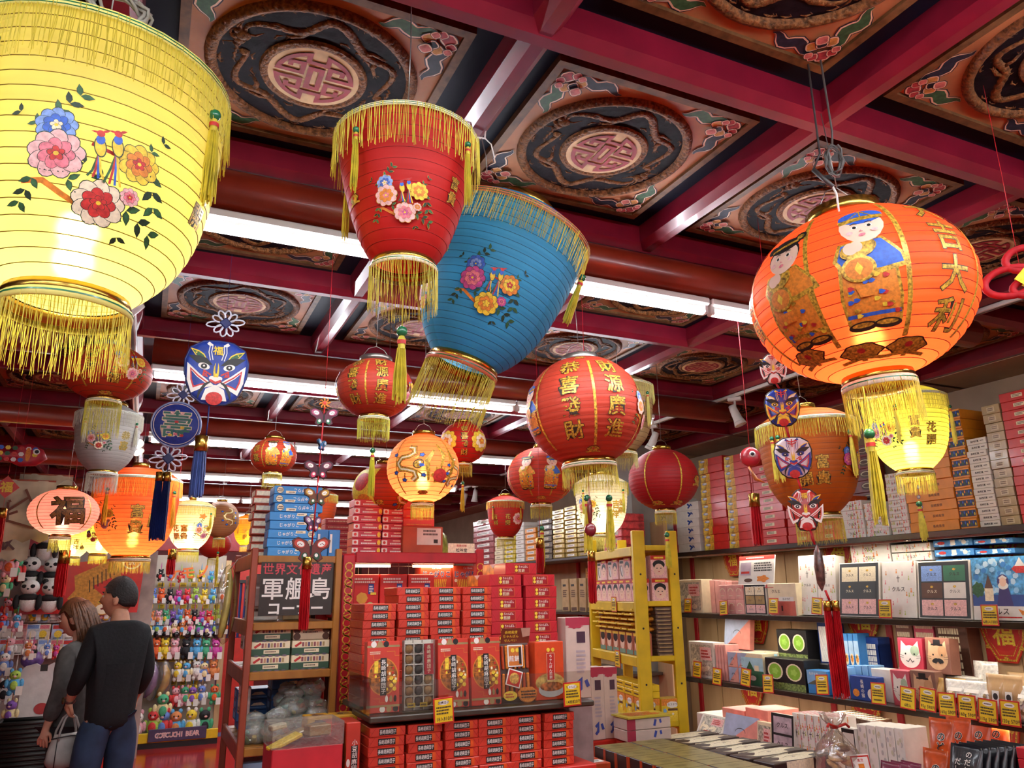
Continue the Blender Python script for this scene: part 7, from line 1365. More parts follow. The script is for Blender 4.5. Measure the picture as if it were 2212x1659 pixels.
for r, py in enumerate((1335, 1372, 1405)):
    for c in range(9):
        px = 12 + 27 * c + RND.uniform(-4, 4); kk = 'lp%d' % ((r * 9 + c) % 5); proto(kk, .12, .02, .15, mat(['#d8a8a8', '#c8d0d8', '#d8c8b0', '#a8b8d0', '#e0d8d0'][(r * 9 + c) % 5], .2, coat=.5, var=.2), [('f', lambda A: (A.rect(-.05, .03, .05, .065, (REDP, PINK, BLU2)[RND.randrange(3)]), A.ell(0, -.02, .035, .035, (WH, YELP, PNK2)[RND.randrange(3)]), A.scrib(-.04, -.065, .04, -.05, 1, INK)), 'print')]); put(kk, 'hanging_packet', '%s clear packet in the %s row of the left gondola' % (NTH[c], NTH[r]), 'packet', atY(px, py + 10, 9.3), RND.uniform(-.2, .2), GLF)
for c in range(9): toy(15 + 30 * c, 1318 + (c % 3) * 4, 9.25, 1.2, c * 3 + 9, c + 2, '%s trinket hung above the packets of the left gondola' % NTH[c], True, 1, 'keyring', 'trinkets on the left gondola')
for c, (px, hx) in enumerate(((78, '#d88aa0'), (92, '#c83a4a'), (107, '#d86a8a'), (123, '#8a9ac8'), (140, '#7a2a5a'))): p = atY(px, 1388, 9.42); k = MB(); k.ell((0, 0, 0), (.042, .04, .05), mat(hx, .35, var=.1, coat=.3), 14, 9); t = thing('round_charm', '%s round face charm below the packets' % NTH[c], 'keyring', p, 0, 'round face charms'); k.build('ball', t); k = MB(); k.ell((0, -.033, -.005), (.026, .012, .026), WH, 10, 6); k.build('face', t); k = MB(); k.tube([(0, 0, .05), (0, 0, .1)], .003, P_RED, 5); k.build('loop', t)
for n, (px, py, s) in enumerate(((20, 1405, 1.6), (8, 1440, 1.7), (30, 1480, 1.8), (8, 1500, 1.8), (22, 1545, 1.8), (60, 1410, 1.3), (35, 1350, 1.3), (5, 1350, 1.3), (18, 1225, 1.9), (35, 1235, 1.9), (10, 1270, 1.7), (40, 1190, 1.6), (120, 1412, 1.1), (100, 1410, 1.1), (70, 1410, 1.0))): toy(px, py, 8.9 - .12 * (n % 3), s * .85, (7, 11, 4, 7, 10, 7, 2, 11, 2, 9, 5, 2, 9, 7, 3)[n], n * 5 + 2, '%s bagged plush hanging at the far left edge' % NTH[n], True, 1, group='plush at the far left edge')
p = atY(70, 1425, 9.0); k = MB(); k.ell((0, 0, 0), (.1, .05, .08), mat('#7a5aa8', .3, coat=.5, var=.2), 14, 9); tag(k.build('purple_pack', None, p), 'purple bagged soft toy above the white shirt', 'plush toy')
# white T-shirt and baskets
ts = thing('t_shirt', 'white T-shirt with red lettering hung on the left gondola', 'shirt', atY(84, 1530, 8.9)); TS = mat('#d8d4d0', .75, var=.04, bump=.3, scale=12)
pts = [(-.16, -.4), (.17, -.4), (.17, .15), (.27, .08), (.32, .2), (.15, .38), (.07, .40), (0, .36), (-.07, .40), (-.15, .38), (-.32, .2), (-.26, .08), (-.17, .15)]; k = MB(); k.prism(pts, -.03, .03, TS, front()); k.build('cloth', ts); A = Art(.0008); A.rect(-.03, .33, .03, .39, INK); A.text('Y MOUSE', .02, -.14, .045, REDP); A.ell(.02, .0, .06, .05, mat('#b83a3a', .5)); k = MB(); A.flat(k, front() @ Matrix.Translation((0, 0, .031))); k.build('print', ts)
bk = MB(); bk.prism([(-.22, -.15), (.22, -.15), (.24, .15), (-.24, .15)], 0, .012, BLK); 
for (x0, y0, x1, y1) in ((-.22, -.15, .22, -.15), (.22, -.15, .24, .15), (.24, .15, -.24, .15), (-.24, .15, -.22, -.15)): bk.tube([(x0, y0, .03), (x1, y1, .03)], .016, BLK, 6); bk.tube([(x0, y0, .008), (x1, y1, .008)], .01, BLK, 6)
bm = bk.mesh('basket'); pb = atY(48, 1660, 8.3)
for n in range(16): o = ob('shopping_basket', bm, None, (pb.x + RND.uniform(-.01, .01), 8.4, .62 + n * .036 - .62 + .0), (0, 0, RND.uniform(-.05, .05))); tag(o, ORD[15 - n] + ' black shopping basket in the stack by the white shirt', 'basket', 'nested black shopping baskets')
for n in range(16): pass
# hanging cloths at the upper left
CLO = mat('#a89a84', .8, var=.3, scale=3, bump=.2)
for n, (px, py, w, h, ink) in enumerate(((40, 1100, .5, .5, '#6a3a2a'), (95, 1075, .42, .42, '#4a4a3a'), (10, 1170, .4, .3, '#5a3a3a'))):
    t = thing('cloth_banner', '%s beige painted cloth hung at the upper left' % NTH[n], 'banner', atY(px, py, 7.8 + .35 * n), .1 * n); k = MB(); pts = []; 
    vs = [(-w / 2 + w * i / 8, .012 * sin(i * 1.7 + n), h / 2 - h * j / 4 - .03 * (j == 4) * (i % 2)) for j in range(5) for i in range(9)]; fs = [(j * 9 + i, j * 9 + i + 1, j * 9 + i + 10, j * 9 + i + 9) for j in range(4) for i in range(8)]; k.add(vs, fs, CLO, smooth=True); k.add([(x, y + .008, z) for x, y, z in vs], [f[::-1] for f in fs], CLO, smooth=True); k.build('cloth', t); A = Art(.001)
    for q in range(6): A.stroke([(RND.uniform(-.3, .3) * w, RND.uniform(-.4, .2) * h), (RND.uniform(-.3, .3) * w, RND.uniform(-.3, .4) * h)], .02, mat(ink, .7), taper=False)
    q = MB(); A.flat(q, front(0, -.022, 0)); q.build('ink_painting', t); k = MB(); k.tube([(-w / 2, 0, h / 2), (w / 2, 0, h / 2)], .008, WDR, 6); k.tube([(0, 0, h / 2), (0, 0, 2.95 - t.location.z)], .002, SILV, 4); k.build('rod', t)
# ================================================================ hanging ornaments
def opera(A, s, base, ln, acc, red=REDP, kind=0):
    """painted opera face about 2 units tall"""
    q = lambda pts: [(x * s, y * s) for x, y in pts]
    for sx in (-1, 1):
        m = lambda pts: q([(x * sx, y) for x, y in pts])
        A.stroke(m([(.16, .35), (.22, .6), (.2, .82), (.3, .9)]), .1 * s, ln); A.stroke(m([(.16, .35), (.22, .6), (.2, .8)]), .05 * s, base)
        A.leaf(.28 * s * sx, .34 * s, .62 * s, .22 * s, .62 if sx > 0 else pi - .62, YELP); A.leaf(.31 * s * sx, .35 * s, .52 * s, .15 * s, .62 if sx > 0 else pi - .62, acc)
        A.leaf(.12 * s * sx, .2 * s, .75 * s, .3 * s, .35 if sx > 0 else pi - .35, BLK); A.ell(.36 * s * sx, .14 * s, .17 * s, .1 * s, ln, .25 * sx); A.ell(.36 * s * sx, .14 * s, .09 * s, .085 * s, BLK); A.ell(.36 * s * sx, .15 * s, .03 * s, .03 * s, WH)
        A.stroke(m([(.14, -.12), (.34, .0), (.36, -.14), (.26, -.16), (.3, -.08)]), .05 * s, red)
        A.stroke(m([(.14, -.42), (.5, -.15), (.78, .12), (.74, -.3), (.62, -.62), (.4, -.5)]), .12 * s, ln, closed=True); A.stroke(m([(.2, -.38), (.5, -.17), (.72, .04), (.68, -.3), (.6, -.52), (.42, -.44)]), .045 * s, red, closed=True)
        A.stroke(m([(.1, -.3), (.28, -.42), (.42, -.66), (.46, -.86)]), .09 * s, BLK, taper=True)
        A.ell(.1 * s * sx, -.22 * s, .09 * s, .07 * s, ln)
    A.ell(0, .0, .08 * s, .3 * s, YELP, n=14); A.ell(0, .02, .035 * s, .24 * s, base, n=12); A.ell(0, -.25 * s, .14 * s, .07 * s, ln); A.stroke(q([(-.16, -.28), (0, -.36), (.16, -.28)]), .07 * s, red)
    A.poly(q([(-.36, -.9), (-.26, -.56), (0, -.42), (.26, -.56), (.36, -.9)]), ln); A.ell(0, -.84 * s, .24 * s, .2 * s, red)
    if kind == 0: A.text('福', 0, .66 * s, .3 * s, YELP, off=.02)
    else: A.stroke(q([(-.2, .7), (0, .62), (.2, .7)]), .05 * s, red); A.stroke(q([(-.24, .82), (0, .74), (.24, .82)]), .05 * s, red); A.stroke(q([(0, .5), (0, .9)]), .05 * s, red)
def facept(s, wide=.86): return [(x * s, y * s) for x, y in ((0, 1.0), (.4 * wide / .86, .96), (.74 * wide / .86, .74), (wide, .35), (wide * .98, -.05), (wide * .88, -.42), (wide * .68, -.78), (.34, -.97), (0, -1.02), (-.34, -.97), (-wide * .68, -.78), (-wide * .88, -.42), (-wide * .98, -.05), (-wide, .35), (-.74 * wide / .86, .74), (-.4 * wide / .86, .96))]
def camface(o):      # hung ornaments hang free and happen to face the aisle
    v = CAM - o.location; o.rotation_euler = (0, 0, atan2(v.y, v.x) + pi / 2)
def puffy(parent, nm, pts, th, m, A=None, rim=None):
    b = MB(); n = len(pts); vs = []; L = ((1.0, 0), (.97, .45), (.85, .8), (.6, .95)); 
    for sg in (-1, 1):
        for k, h in L: vs += [(x * k, sg * -th / 2 * h, y * k) for x, y in pts]
        vs.append((0, sg * -th / 2, 0))
    fs = []
    for sgi in (0, 1):
        o = sgi * (n * 4 + 1)
        for r in range(3):
            for i in range(n): q = (o + r * n + i, o + r * n + (i + 1) % n, o + (r + 1) * n + (i + 1) % n, o + (r + 1) * n + i); fs.append(q if sgi else q[::-1])
        for i in range(n): q = (o + 3 * n + i, o + 3 * n + (i + 1) % n, o + 4 * n); fs.append(q if sgi else q[::-1])
    b.add(vs, fs, m, smooth=True)
    if rim: b.tube([(x, 0, y) for x, y in pts] + [(pts[0][0], 0, pts[0][1])], th * .16, rim, 6, cap=False)
    o = b.build(nm, parent)
    if A:
        R = max(hypot(*p) for p in pts); k = MB()
        def fn(u, v, w):
            t = hypot(u, v) / R; h = .95 - .45 * max(0, (t - .6) / .4) ** 2 if t > .6 else 1 - .05 * t / .6
            return (u, -th / 2 * h - .0012 - w, v)
        A.to(k, fn, R / 7); k.build('painting', o)
    return o
def knot(parent, x, z, s, m, edge):
    b = MB()
    for k in range(10):
        a = 2 * pi * k / 10 + .16; l = s * (1.0 if k % 5 in (0,) else .72); pts = []
        for i in range(11):
            t = 2 * pi * i / 10; r = s * .25 + l * (.5 - .5 * cos(t)); w = s * .2 * sin(t); pts.append((x + r * cos(a) - w * sin(a), .002 * (k % 3), z + r * sin(a) + w * cos(a)))
        b.tube(pts, s * .06, edge, 5, cap=False)
    b.box((x, 0, z), (s * .62, s * .24, s * .62), m, Matrix.Translation((x, 0, z)) @ Matrix.Rotation(pi / 4, 4, 'Y') @ Matrix.Translation((-x, 0, -z)), bev=s * .08)
    return b.build('knot', parent)
def cap_tassel(parent, x, z, r, ln, m, capm=BRASS, two=False):
    rn = random.Random(int(z * 1e4)); 
    for cx in ((x - r * .7, x + r * .7) if two else (x,)):
        rr = r * (.75 if two else 1); b = MB(); b.lathe([(rr * .8, z), (rr, z - rr * .1), (rr * .9, z - rr * 1.3), (rr, z - rr * 2.4), (rr * .85, z - rr * 2.4), (0, z)], capm, 14, Matrix.Translation((cx, 0, 0))); b.build('cap', parent)
        b = MB(); n = 34
        for i in range(n):
            a = i * 2.39996; q = rr * .85 * sqrt((i + .5) / n); b.tube([(cx + q * cos(a), q * sin(a), z - rr * 2.2), (cx + q * 1.2 * cos(a), q * 1.2 * sin(a), z - rr * 2 - ln * .5), (cx + q * 1.15 * cos(a) + rn.uniform(-.1, .1) * rr, q * 1.15 * sin(a), z - rr * 2 - ln * rn.uniform(.94, 1.02))], [rr * .15, rr * .16, rr * .12], m, 3, smooth=False)
        b.build('tassel', parent)
def cordline(parent, x, z0, z1, m, r=.0009): b = MB(); b.tube([(x, 0, z0), (x + .001, .001, (z0 + z1) / 2), (x, 0, z1)], r, m, 5); b.build('cord', parent)
NBL = mat('#1f3a94', .5, var=.1, scale=60, bump=.2); CBL = mat('#14205a', .5, var=.1); TBL = mat('#4a5c96', .55, var=.15); TRD = mat('#b8121c', .5, var=.12); WCD = mat('#d8dce8', .5); VIO = mat('#3a3a8a', .5)
def orn(name, lab, px, py, D, cat='ornament'):
    t = thing(name, lab, cat, atD(px, py, D), 0, 'hanging charms'); camface(t); return t
U = lambda px, D: px * D / FPX
# big blue opera mask
D = 3.0; t = orn('opera_mask', 'large blue opera face mask with knot and slate blue tassel', 467, 805, D); s = U(71, D); A = Art(.0003); opera(A, s, NBL, WH, GRNP); puffy(t, 'mask', facept(s, .9), .03, NBL, A, CBL)
knot(t, U(10, D), U(114, D), U(32, D), CBL, WCD); cordline(t, U(10, D), U(70, D), 2.955 - t.location.z, CBL); cordline(t, -U(8, D), -U(70, D), -U(140, D), CBL, .003); cap_tassel(t, -U(16, D), -U(140, D), U(14, D), U(100, D), TBL)
# blue disc with auspicious character
D = 3.6; t = orn('charm_disc', 'round blue charm with floral character and navy tassel', 381, 917, D); R_ = U(49, D); b = MB(); b.lathe([(0, -.008), (R_ * .96, -.008), (R_, 0), (R_ * .96, .008), (0, .008)], NBL, 32, Matrix.Rotation(pi / 2, 4, 'X')); d_ = b.build('disc', t)
A = Art(.0003); A.ring(0, 0, R_ * .9, R_ * .93, C_CRD, 32); A.text('壽', 0, 0, R_ * 1.3, mat('#2a6a5a', .5), CREM, off=.008, ooff=.03)
for x, y, m in ((-.2, .5, PNK2), (.2, .5, PNK2), (0, .1, REDP), (-.3, -.15, PNK2), (.25, -.15, YELP), (0, -.45, PINK), (.25, -.5, REDP), (-.22, -.5, YELP)): A.ell(x * R_, y * R_, R_ * .09, R_ * .06, m, n=10, wob=.1)
k = MB(); A.flat(k, front(0, -.008, 0)); k.build('painting', d_); b = MB(); b.tube([(R_ * cos(2 * pi * i / 32), 0, R_ * sin(2 * pi * i / 32)) for i in range(33)], .006, mat('#8a9ac0', .2, coat=.4), 6, cap=False); b.build('rim', d_)
knot(t, U(7, D), U(67, D), U(26, D), CBL, WCD); knot(t, -U(9, D), -U(75, D), U(30, D), CBL, WCD); cordline(t, U(7, D), R_, 2.955 - t.location.z, CBL); cordline(t, -U(8, D), -R_, -U(108, D), CBL, .003); cap_tassel(t, -U(14, D), -U(104, D), U(11, D), U(125, D), CBL, two=True)
# string of small masks on the right
D = 2.7; t = orn('mask_string', 'string of small opera masks ending in a red tassel', 1690, 880, D)
for dx, dy, hw, hh, c, k in ((-10, 88, 24, 34, '#e8b8a0', 1), (0, 0, 32, 41, '#2a44a8', 1), (11, -110, 36, 43, '#e4e2e6', 1), (24, -220, 25, 42, '#b02a20', 0)):
    m = mat(c, .3, var=.05, coat=.3); s = U(hh, D); A = Art(.00025); opera(A, s, m, YELP if c == '#2a44a8' else (WH if c != '#e4e2e6' else NBL), NBL if c != '#2a44a8' else WH, REDP, k)
    h = puffy(t, 'mask', facept(s, .86 if hw > 26 else .62), .02, m, A, BLK); h.location = (U(dx, D), 0, U(dy, D))
cordline(t, -U(10, D), U(120, D), 2.955 - t.location.z, TRD)
for (xa, ya), (xb, yb) in (((-8, 54), (-2, 42)), ((2, -40), (8, -68)), ((14, -152), (20, -180)), ((28, -262), (34, -292)), ((44, -382), (50, -402))): b = MB(); b.tube([(U(xa, D), 0, U(ya, D)), (U(xb, D), 0, U(yb, D))], .004, TRD, 5); b.build('red_cord', t)
b = MB(); b.lathe([(.001, U(46, D)), (U(8, D), U(30, D)), (U(10, D), 0), (U(8, D), -U(30, D)), (.001, -U(46, D))], mat('#5a4038', .3, var=.4, scale=60, coat=.4), 12, Matrix.Translation((U(38, D), 0, -U(338, D)))); b.build('spindle_bead', t); cap_tassel(t, U(52, D), -U(402, D), U(11, D), U(165, D), TRD, two=True)
# string of butterflies
D = 2.75; t = orn('butterfly_string', 'string of embroidered butterflies with a long red tassel', 700, 900, D)
def butterfly(x, z, s, c1, c2, c3, turn=0.0):
    h = thing('b', '', ''); bpy.data.objects.remove(h); A = Art(.0004); W_ = [(0, 0), (.25, .42), (.7, .62), (1.0, .45), (.92, .1), (.62, -.05), (.5, -.2), (.62, -.5), (.4, -.68), (.12, -.45)]
    pts = [(a * s, b_ * s) for a, b_ in W_] + [(-a * s, b_ * s) for a, b_ in W_[:0:-1]]
    for sx in (-1, 1): A.ell(sx * .6 * s, .28 * s, .3 * s, .22 * s, c2, .4 * sx); A.ell(sx * .55 * s, .26 * s, .2 * s, .14 * s, WH, .4 * sx); [A.ell(sx * (.5 + .08 * q) * s, (.24 + .04 * (q % 2)) * s, .03 * s, .03 * s, c1, n=8) for q in range(3)]; A.ell(sx * .32 * s, -.38 * s, .16 * s, .2 * s, c3, .3 * sx); A.ell(sx * .3 * s, -.34 * s, .09 * s, .1 * s, WH, .3 * sx)
    A.ell(0, -.05 * s, .06 * s, .3 * s, BLK); b = MB(); b.prism(pts, -.004, .004, c1, front()); A.flat(b, front() @ Matrix.Translation((0, 0, .004))); b.tube([(p[0], 0, p[1]) for p in pts] + [(pts[0][0], 0, pts[0][1])], .002, BLK, 5, cap=False); o = b.build('butterfly', t); o.location = (x, 0, z); o.rotation_euler = (0, 0, turn)
for dx, dy, hs, a, b_, c, tn in ((0, 0, 30, '#5a2438', '#a84a6a', '#2a6a4a', 0), (-2, -62, 18, '#2f6a9a', '#6aa0c0', '#c86a7a', 1.1), (-6, -115, 30, '#4a2030', '#8a4a5a', '#c83a5a', .1), (-6, -172, 28, '#6a3a24', '#c89a3a', '#2a5a3a', .3), (-12, -228, 24, '#5a3a5a', '#a8789a', '#c83a4a', .8), (-12, -280, 38, '#6a2a24', '#c84a3a', '#1f4a34', .05)): butterfly(U(dx, D), U(dy, D), U(hs, D), mat(a, .6, var=.1), mat(b_, .6, var=.1), mat(c, .6, var=.1), tn)
b = MB(); [b.tube([(0, 0, U(30, D)), (U(9 * cos(a_), D), 0, U(30 + 9 * sin(a_), D)), (U(12 * cos(a_ + .3), D), 0, U(30 + 12 * sin(a_ + .3), D))], .003, ORGP, 5) for a_ in [i * .785 for i in range(8)]]; b.ell((0, 0, U(30, D)), (U(5, D), .004, U(5, D)), REDP, 8, 6); b.build('flower_knot', t)
b = MB(); b.tube([(0, 0, U(20, D)), (-U(3, D), 0, -U(60, D)), (-U(6, D), .001, -U(170, D)), (-U(12, D), 0, -U(300, D))], .0028, TRD, 5); b.build('red_cord', t); cordline(t, 0, U(40, D), 2.955 - t.location.z, TRD); cap_tassel(t, -U(18, D), -U(296, D), U(10, D), U(122, D), TRD)
# loose tassels and small charms
def red_tassel(px, py0, py1, D, lab, r=9, top=None):
    t = orn('red_tassel', lab, px, py0, D); cordline(t, 0, 0, 2.955 - t.location.z, TRD, .0012); cap_tassel(t, 0, 0, U(r, D), U(py1 - py0 - 2.4 * r, D), TRD); return t
red_tassel(141, 1188, 1290, 5.2, 'wide red tassel hanging over the tiger board', 12); red_tassel(373, 1186, 1243, 5.6, 'red tassel hanging left of the cream lantern', 9); red_tassel(1166, 1162, 1240, 3.9, 'red tassel below the lantern with printed children', 9)
t = red_tassel(1277, 1190, 1302, 3.15, 'red tassel with brown beads below the large red lantern', 9); b = MB(); b.ell((0, 0, U(45, 3.15)), (U(13, 3.15), U(8, 3.15), U(15, 3.15)), mat('#7a1c24', .3, coat=.4), 12, 8); b.ell((0, 0, U(85, 3.15)), (U(6, 3.15), U(6, 3.15), U(30, 3.15)), mat('#6a1c1c', .3, coat=.4), 10, 8); b.build('bead', t)
t = red_tassel(1628, 1066, 1180, 3.0, 'red tassel with goldfish charm beside the flame cartons', 12); b = MB(); b.ell((0, 0, U(80, 3.0)), (U(22, 3.0), .02, U(22, 3.0)), mat('#a8202a', .35, var=.2, coat=.3), 14, 9); b.ell((U(5, 3.0), -.02, U(84, 3.0)), (U(7, 3.0), .006, U(7, 3.0)), WH, 10, 6); b.ell((U(5, 3.0), -.026, U(84, 3.0)), (U(4, 3.0), .003, U(4, 3.0)), BLK, 8, 5); b.tube([(U(-5, 3.0), 0, U(58, 3.0)), (U(8, 3.0), 0, U(30, 3.0)), (U(25, 3.0), 0, U(22, 3.0))], [.012, .02, .004], mat('#d8742a', .35, var=.3, coat=.3), 8, flat=.4); b.build('goldfish', t)
D = 4.5; t = orn('fish_ornament', 'red patchwork fish ornament at the upper left', 45, 985, D); b = MB(); pts = [(1.0, -.05), (.8, .35), (.3, .55), (-.3, .45), (-.7, .2), (-1.2, .55), (-1.1, 0), (-1.2, -.5), (-.6, -.2), (0, -.45), (.6, -.4)]; s = U(50, D); A = Art(.0004)
for k in range(16): x, y = -.75 + .25 * (k % 6), .3 - .25 * (k // 6); A.ell(x * s, y * s, .11 * s, .1 * s, (BLUP, YELP, GRNP, REDP, WH)[k % 5], n=6)
A.ell(.55 * s, .2 * s, .13 * s, .13 * s, WH); A.ell(.56 * s, .2 * s, .08 * s, .08 * s, BLK); A.ell(.25 * s, .05 * s, .1 * s, .3 * s, ORGP); puffy(t, 'fish', [(x * s, y * s) for x, y in pts], .05, mat('#b02030', .4, var=.15), A); cordline(t, 0, .1, 2.955 - t.location.z, TRD)
D = 4.6; t = orn('fortune_diamond', 'red diamond charm with gold fortune character at the left edge', 14, 1052, D); s = U(24, D); b = MB(); b.prism([(s, 0), (0, s), (-s, 0), (0, -s)], -.006, .006, P_RED, front()); A = Art(.0004); A.text('福', 0, 0, s * 1.0, YELP, off=.03); A.flat(b, front() @ Matrix.Translation((0, 0, .006))); b.build('diamond', t); cordline(t, 0, s, 2.955 - t.location.z, TRD); cap_tassel(t, 0, -U(45, D), U(9, D), U(75, D), TRD); cordline(t, 0, -s, -U(46, D), TRD)
D = 2.0; t = orn('velvet_knot', 'big red velvet knot with gold diamond at the right edge', 2196, 605, D); b = MB(); RV = mat('#a8101e', .7, var=.1, scale=50)
for cx, cz, rx, rz in ((-10, 0, 50, 32), (20, 45, 34, 26), (30, -20, 40, 20)): b.tube([(U(cx + rx * cos(2 * pi * i / 20), D), .004, U(cz + rz * sin(2 * pi * i / 20), D)) for i in range(21)], U(8, D), RV, 8, cap=False)
b.build('loops', t); b = MB(); b.prism([(x * U(26, D), y * U(26, D)) for x, y in ((1, 0), (0, 1), (-1, 0), (0, -1))], -.012, .012, GOLD, front(U(22, D), 0, 0)); b.build('gold_diamond', t); cordline(t, U(10, D), U(30, D), 2.955 - t.location.z, TRD)
for n, (px, D_, lab) in enumerate(((1268, 3.22, 'left green beaded yellow tassel under the large red lantern'), (1315, 3.26, 'right green beaded yellow tassel under the large red lantern'))):
    t = orn('yellow_tassel', lab, px, 1068, D_); tassel(t, 0, 0, 0, U(130 if n == 0 else 120, D_), U(9, D_), FYEL, random.Random(n)); cordline(t, 0, 0, .15, FYEL, .001)
t = orn('yellow_tassel', 'large yellow tassel with green bead under the orange lantern', 1876, 925, 1.98); tassel(t, 0, 0, 0, U(205, 1.98), U(14, 1.98), FYEL, random.Random(4)); cordline(t, 0, 0, .16, FYEL, .0012)
# coils of cable above the two big lanterns, and the tie of the blue one
CBW = mat('#9a978c', .5, var=.08); CBD = mat('#3a3836', .5, var=.1)
def coil(lab, px, py, D, rx, rz, n, m, r): 
    t = thing('cable_coil', lab, 'cable', atD(px, py, D), 0); camface(t); rn = random.Random(n); b = MB()
    for k in range(n): ox, oz = rn.uniform(-.25, .25) * rx, rn.uniform(-.2, .2) * rz; b.tube([(ox + rx * rn.uniform(.8, 1.1) * cos(2 * pi * i / 16 + k), .01 * sin(i + k), oz + rz * rn.uniform(.95, 1.05) * sin(2 * pi * i / 16 + k)) for i in range(17)], r, m, 6, cap=False)
    b.tube([(0, 0, rz), (.004, 0, rz + .04), (0, 0, max(rz + .05, 2.955 - t.location.z))], r, m, 6); b.build('cable', t); return t
coil('pale cable bundle on top of the big yellow lantern', 262, 22, 1.5, .05, .03, 7, CBW, .0035); coil('grey cable loop above the big orange lantern', 1802, 345, 1.95, .018, .04, 4, mat('#55524e', .5), .003)
t = thing('lantern_plug', 'black taped plug hanging beside the grey cable loop', 'cable', atD(1778, 385, 1.95)); camface(t); b = MB(); b.tube([(-.02, 0, .03), (.02, 0, -.03)], .006, CBD, 8); b.tube([(.02, 0, -.03), (.026, 0, -.05), (.026, 0, -.1)], .0028, WH, 6); b.tube([(-.02, 0, .03), (0, 0, .07), (.0, 0, 2.955 - t.location.z)], .003, CBD, 6); b.build('plug', t)
t = thing('cable_tie', 'white cable tie holding the blue lantern to the beam', 'cable tie', (BX(1) + .03, 1.80, BZ + .01)); q = atD(1052, 372, 2.2) - t.location; b = MB(); b.tube([(-.075, 0, .03), (-.078, 0, -.01), (-.03, 0, -.02), (.0, 0, -.016), (.003, 0, .03)], .003, WH, 6); b.tube([(0, 0, -.015), (.02, 0, -.03), (.03, 0, -.07)], .002, WH, 5); b.tube([(-.01, 0, -.018), (q.x * .5, q.y * .5, q.z * .5 - .01), tuple(q)], .0018, SILV, 5); b.build('tie', t)

# ================================================================ people
def skin_obj(name, parent, J, E, m, sub=2, root=None, trim=None):
    names = list(J); me = bpy.data.meshes.new(name); me.from_pydata([J[n][0] for n in names], [(names.index(a), names.index(b)) for a, b in E] if E else [], [])
    o = bpy.data.objects.new(name, me); COL.objects.link(o); md = o.modifiers.new('skin', 'SKIN'); md.use_smooth_shade = True
    for i, n in enumerate(names):
        sv = me.skin_vertices[0].data[i]; r = J[n][1]; sv.radius = r if isinstance(r, tuple) else (r, r); sv.use_root = (n == (root or names[0]))
    sb = o.modifiers.new('sub', 'SUBSURF'); sb.levels = sub; sb.render_levels = sub
    bpy.context.view_layer.update(); dg = bpy.context.evaluated_depsgraph_get(); nm = bpy.data.meshes.new_from_object(o.evaluated_get(dg)); bpy.data.objects.remove(o)
    nm.materials.clear(); nm.materials.append(m)
    for p in nm.polygons: p.use_smooth = True; p.material_index = 0
    if trim:
        for v in nm.vertices:
            if v.co.z < trim[0] + .07 and abs(v.co.x) < trim[1] * 1.6:
                q = hypot(v.co.x / trim[1], v.co.y / trim[2])
                if q > 1: v.co.x /= q; v.co.y /= q
                v.co.z = max(v.co.z, trim[0])
    return ob(name, nm, parent)
SKN = mat('#c98f70', .55, var=.05, scale=30)
def hand(J, E, w, side, dirv, curl, base):
    """palm and five fingers below wrist joint w"""
    p = Vector(J[w][0]); d = Vector(dirv).normalized(); ac = Vector((side, 0, 0)); ac = (ac - d * ac.dot(d)).normalized(); fw = d.cross(ac) * side
    J[base + 'palm'] = (p + d * .055, (.026, .016)); E.append((w, base + 'palm'))
    for k, (off, ln) in enumerate(((-.03, .07), (-.01, .078), (.01, .074), (.028, .058))):
        q = p + d * .085 + fw * off * -1; a = q + (d * .5 + ac * -curl * .5) * ln * .55; b_ = a + (d * (1 - curl) - ac * curl) * ln * .5
        J[base + 'f%da' % k] = (q, .0095); J[base + 'f%db' % k] = (a, .0085); J[base + 'f%dc' % k] = (b_, .0075); E += [(base + 'palm', base + 'f%da' % k), (base + 'f%da' % k, base + 'f%db' % k), (base + 'f%db' % k, base + 'f%dc' % k)]
    q = p + d * .04 + fw * .035; J[base + 'ta'] = (q, .011); J[base + 'tb'] = (q + d * .035 + fw * .012 - ac * .012, .0095); J[base + 'tc'] = (q + d * .058 - ac * .024, .008); E += [(base + 'palm', base + 'ta'), (base + 'ta', base + 'tb'), (base + 'tb', base + 'tc')]
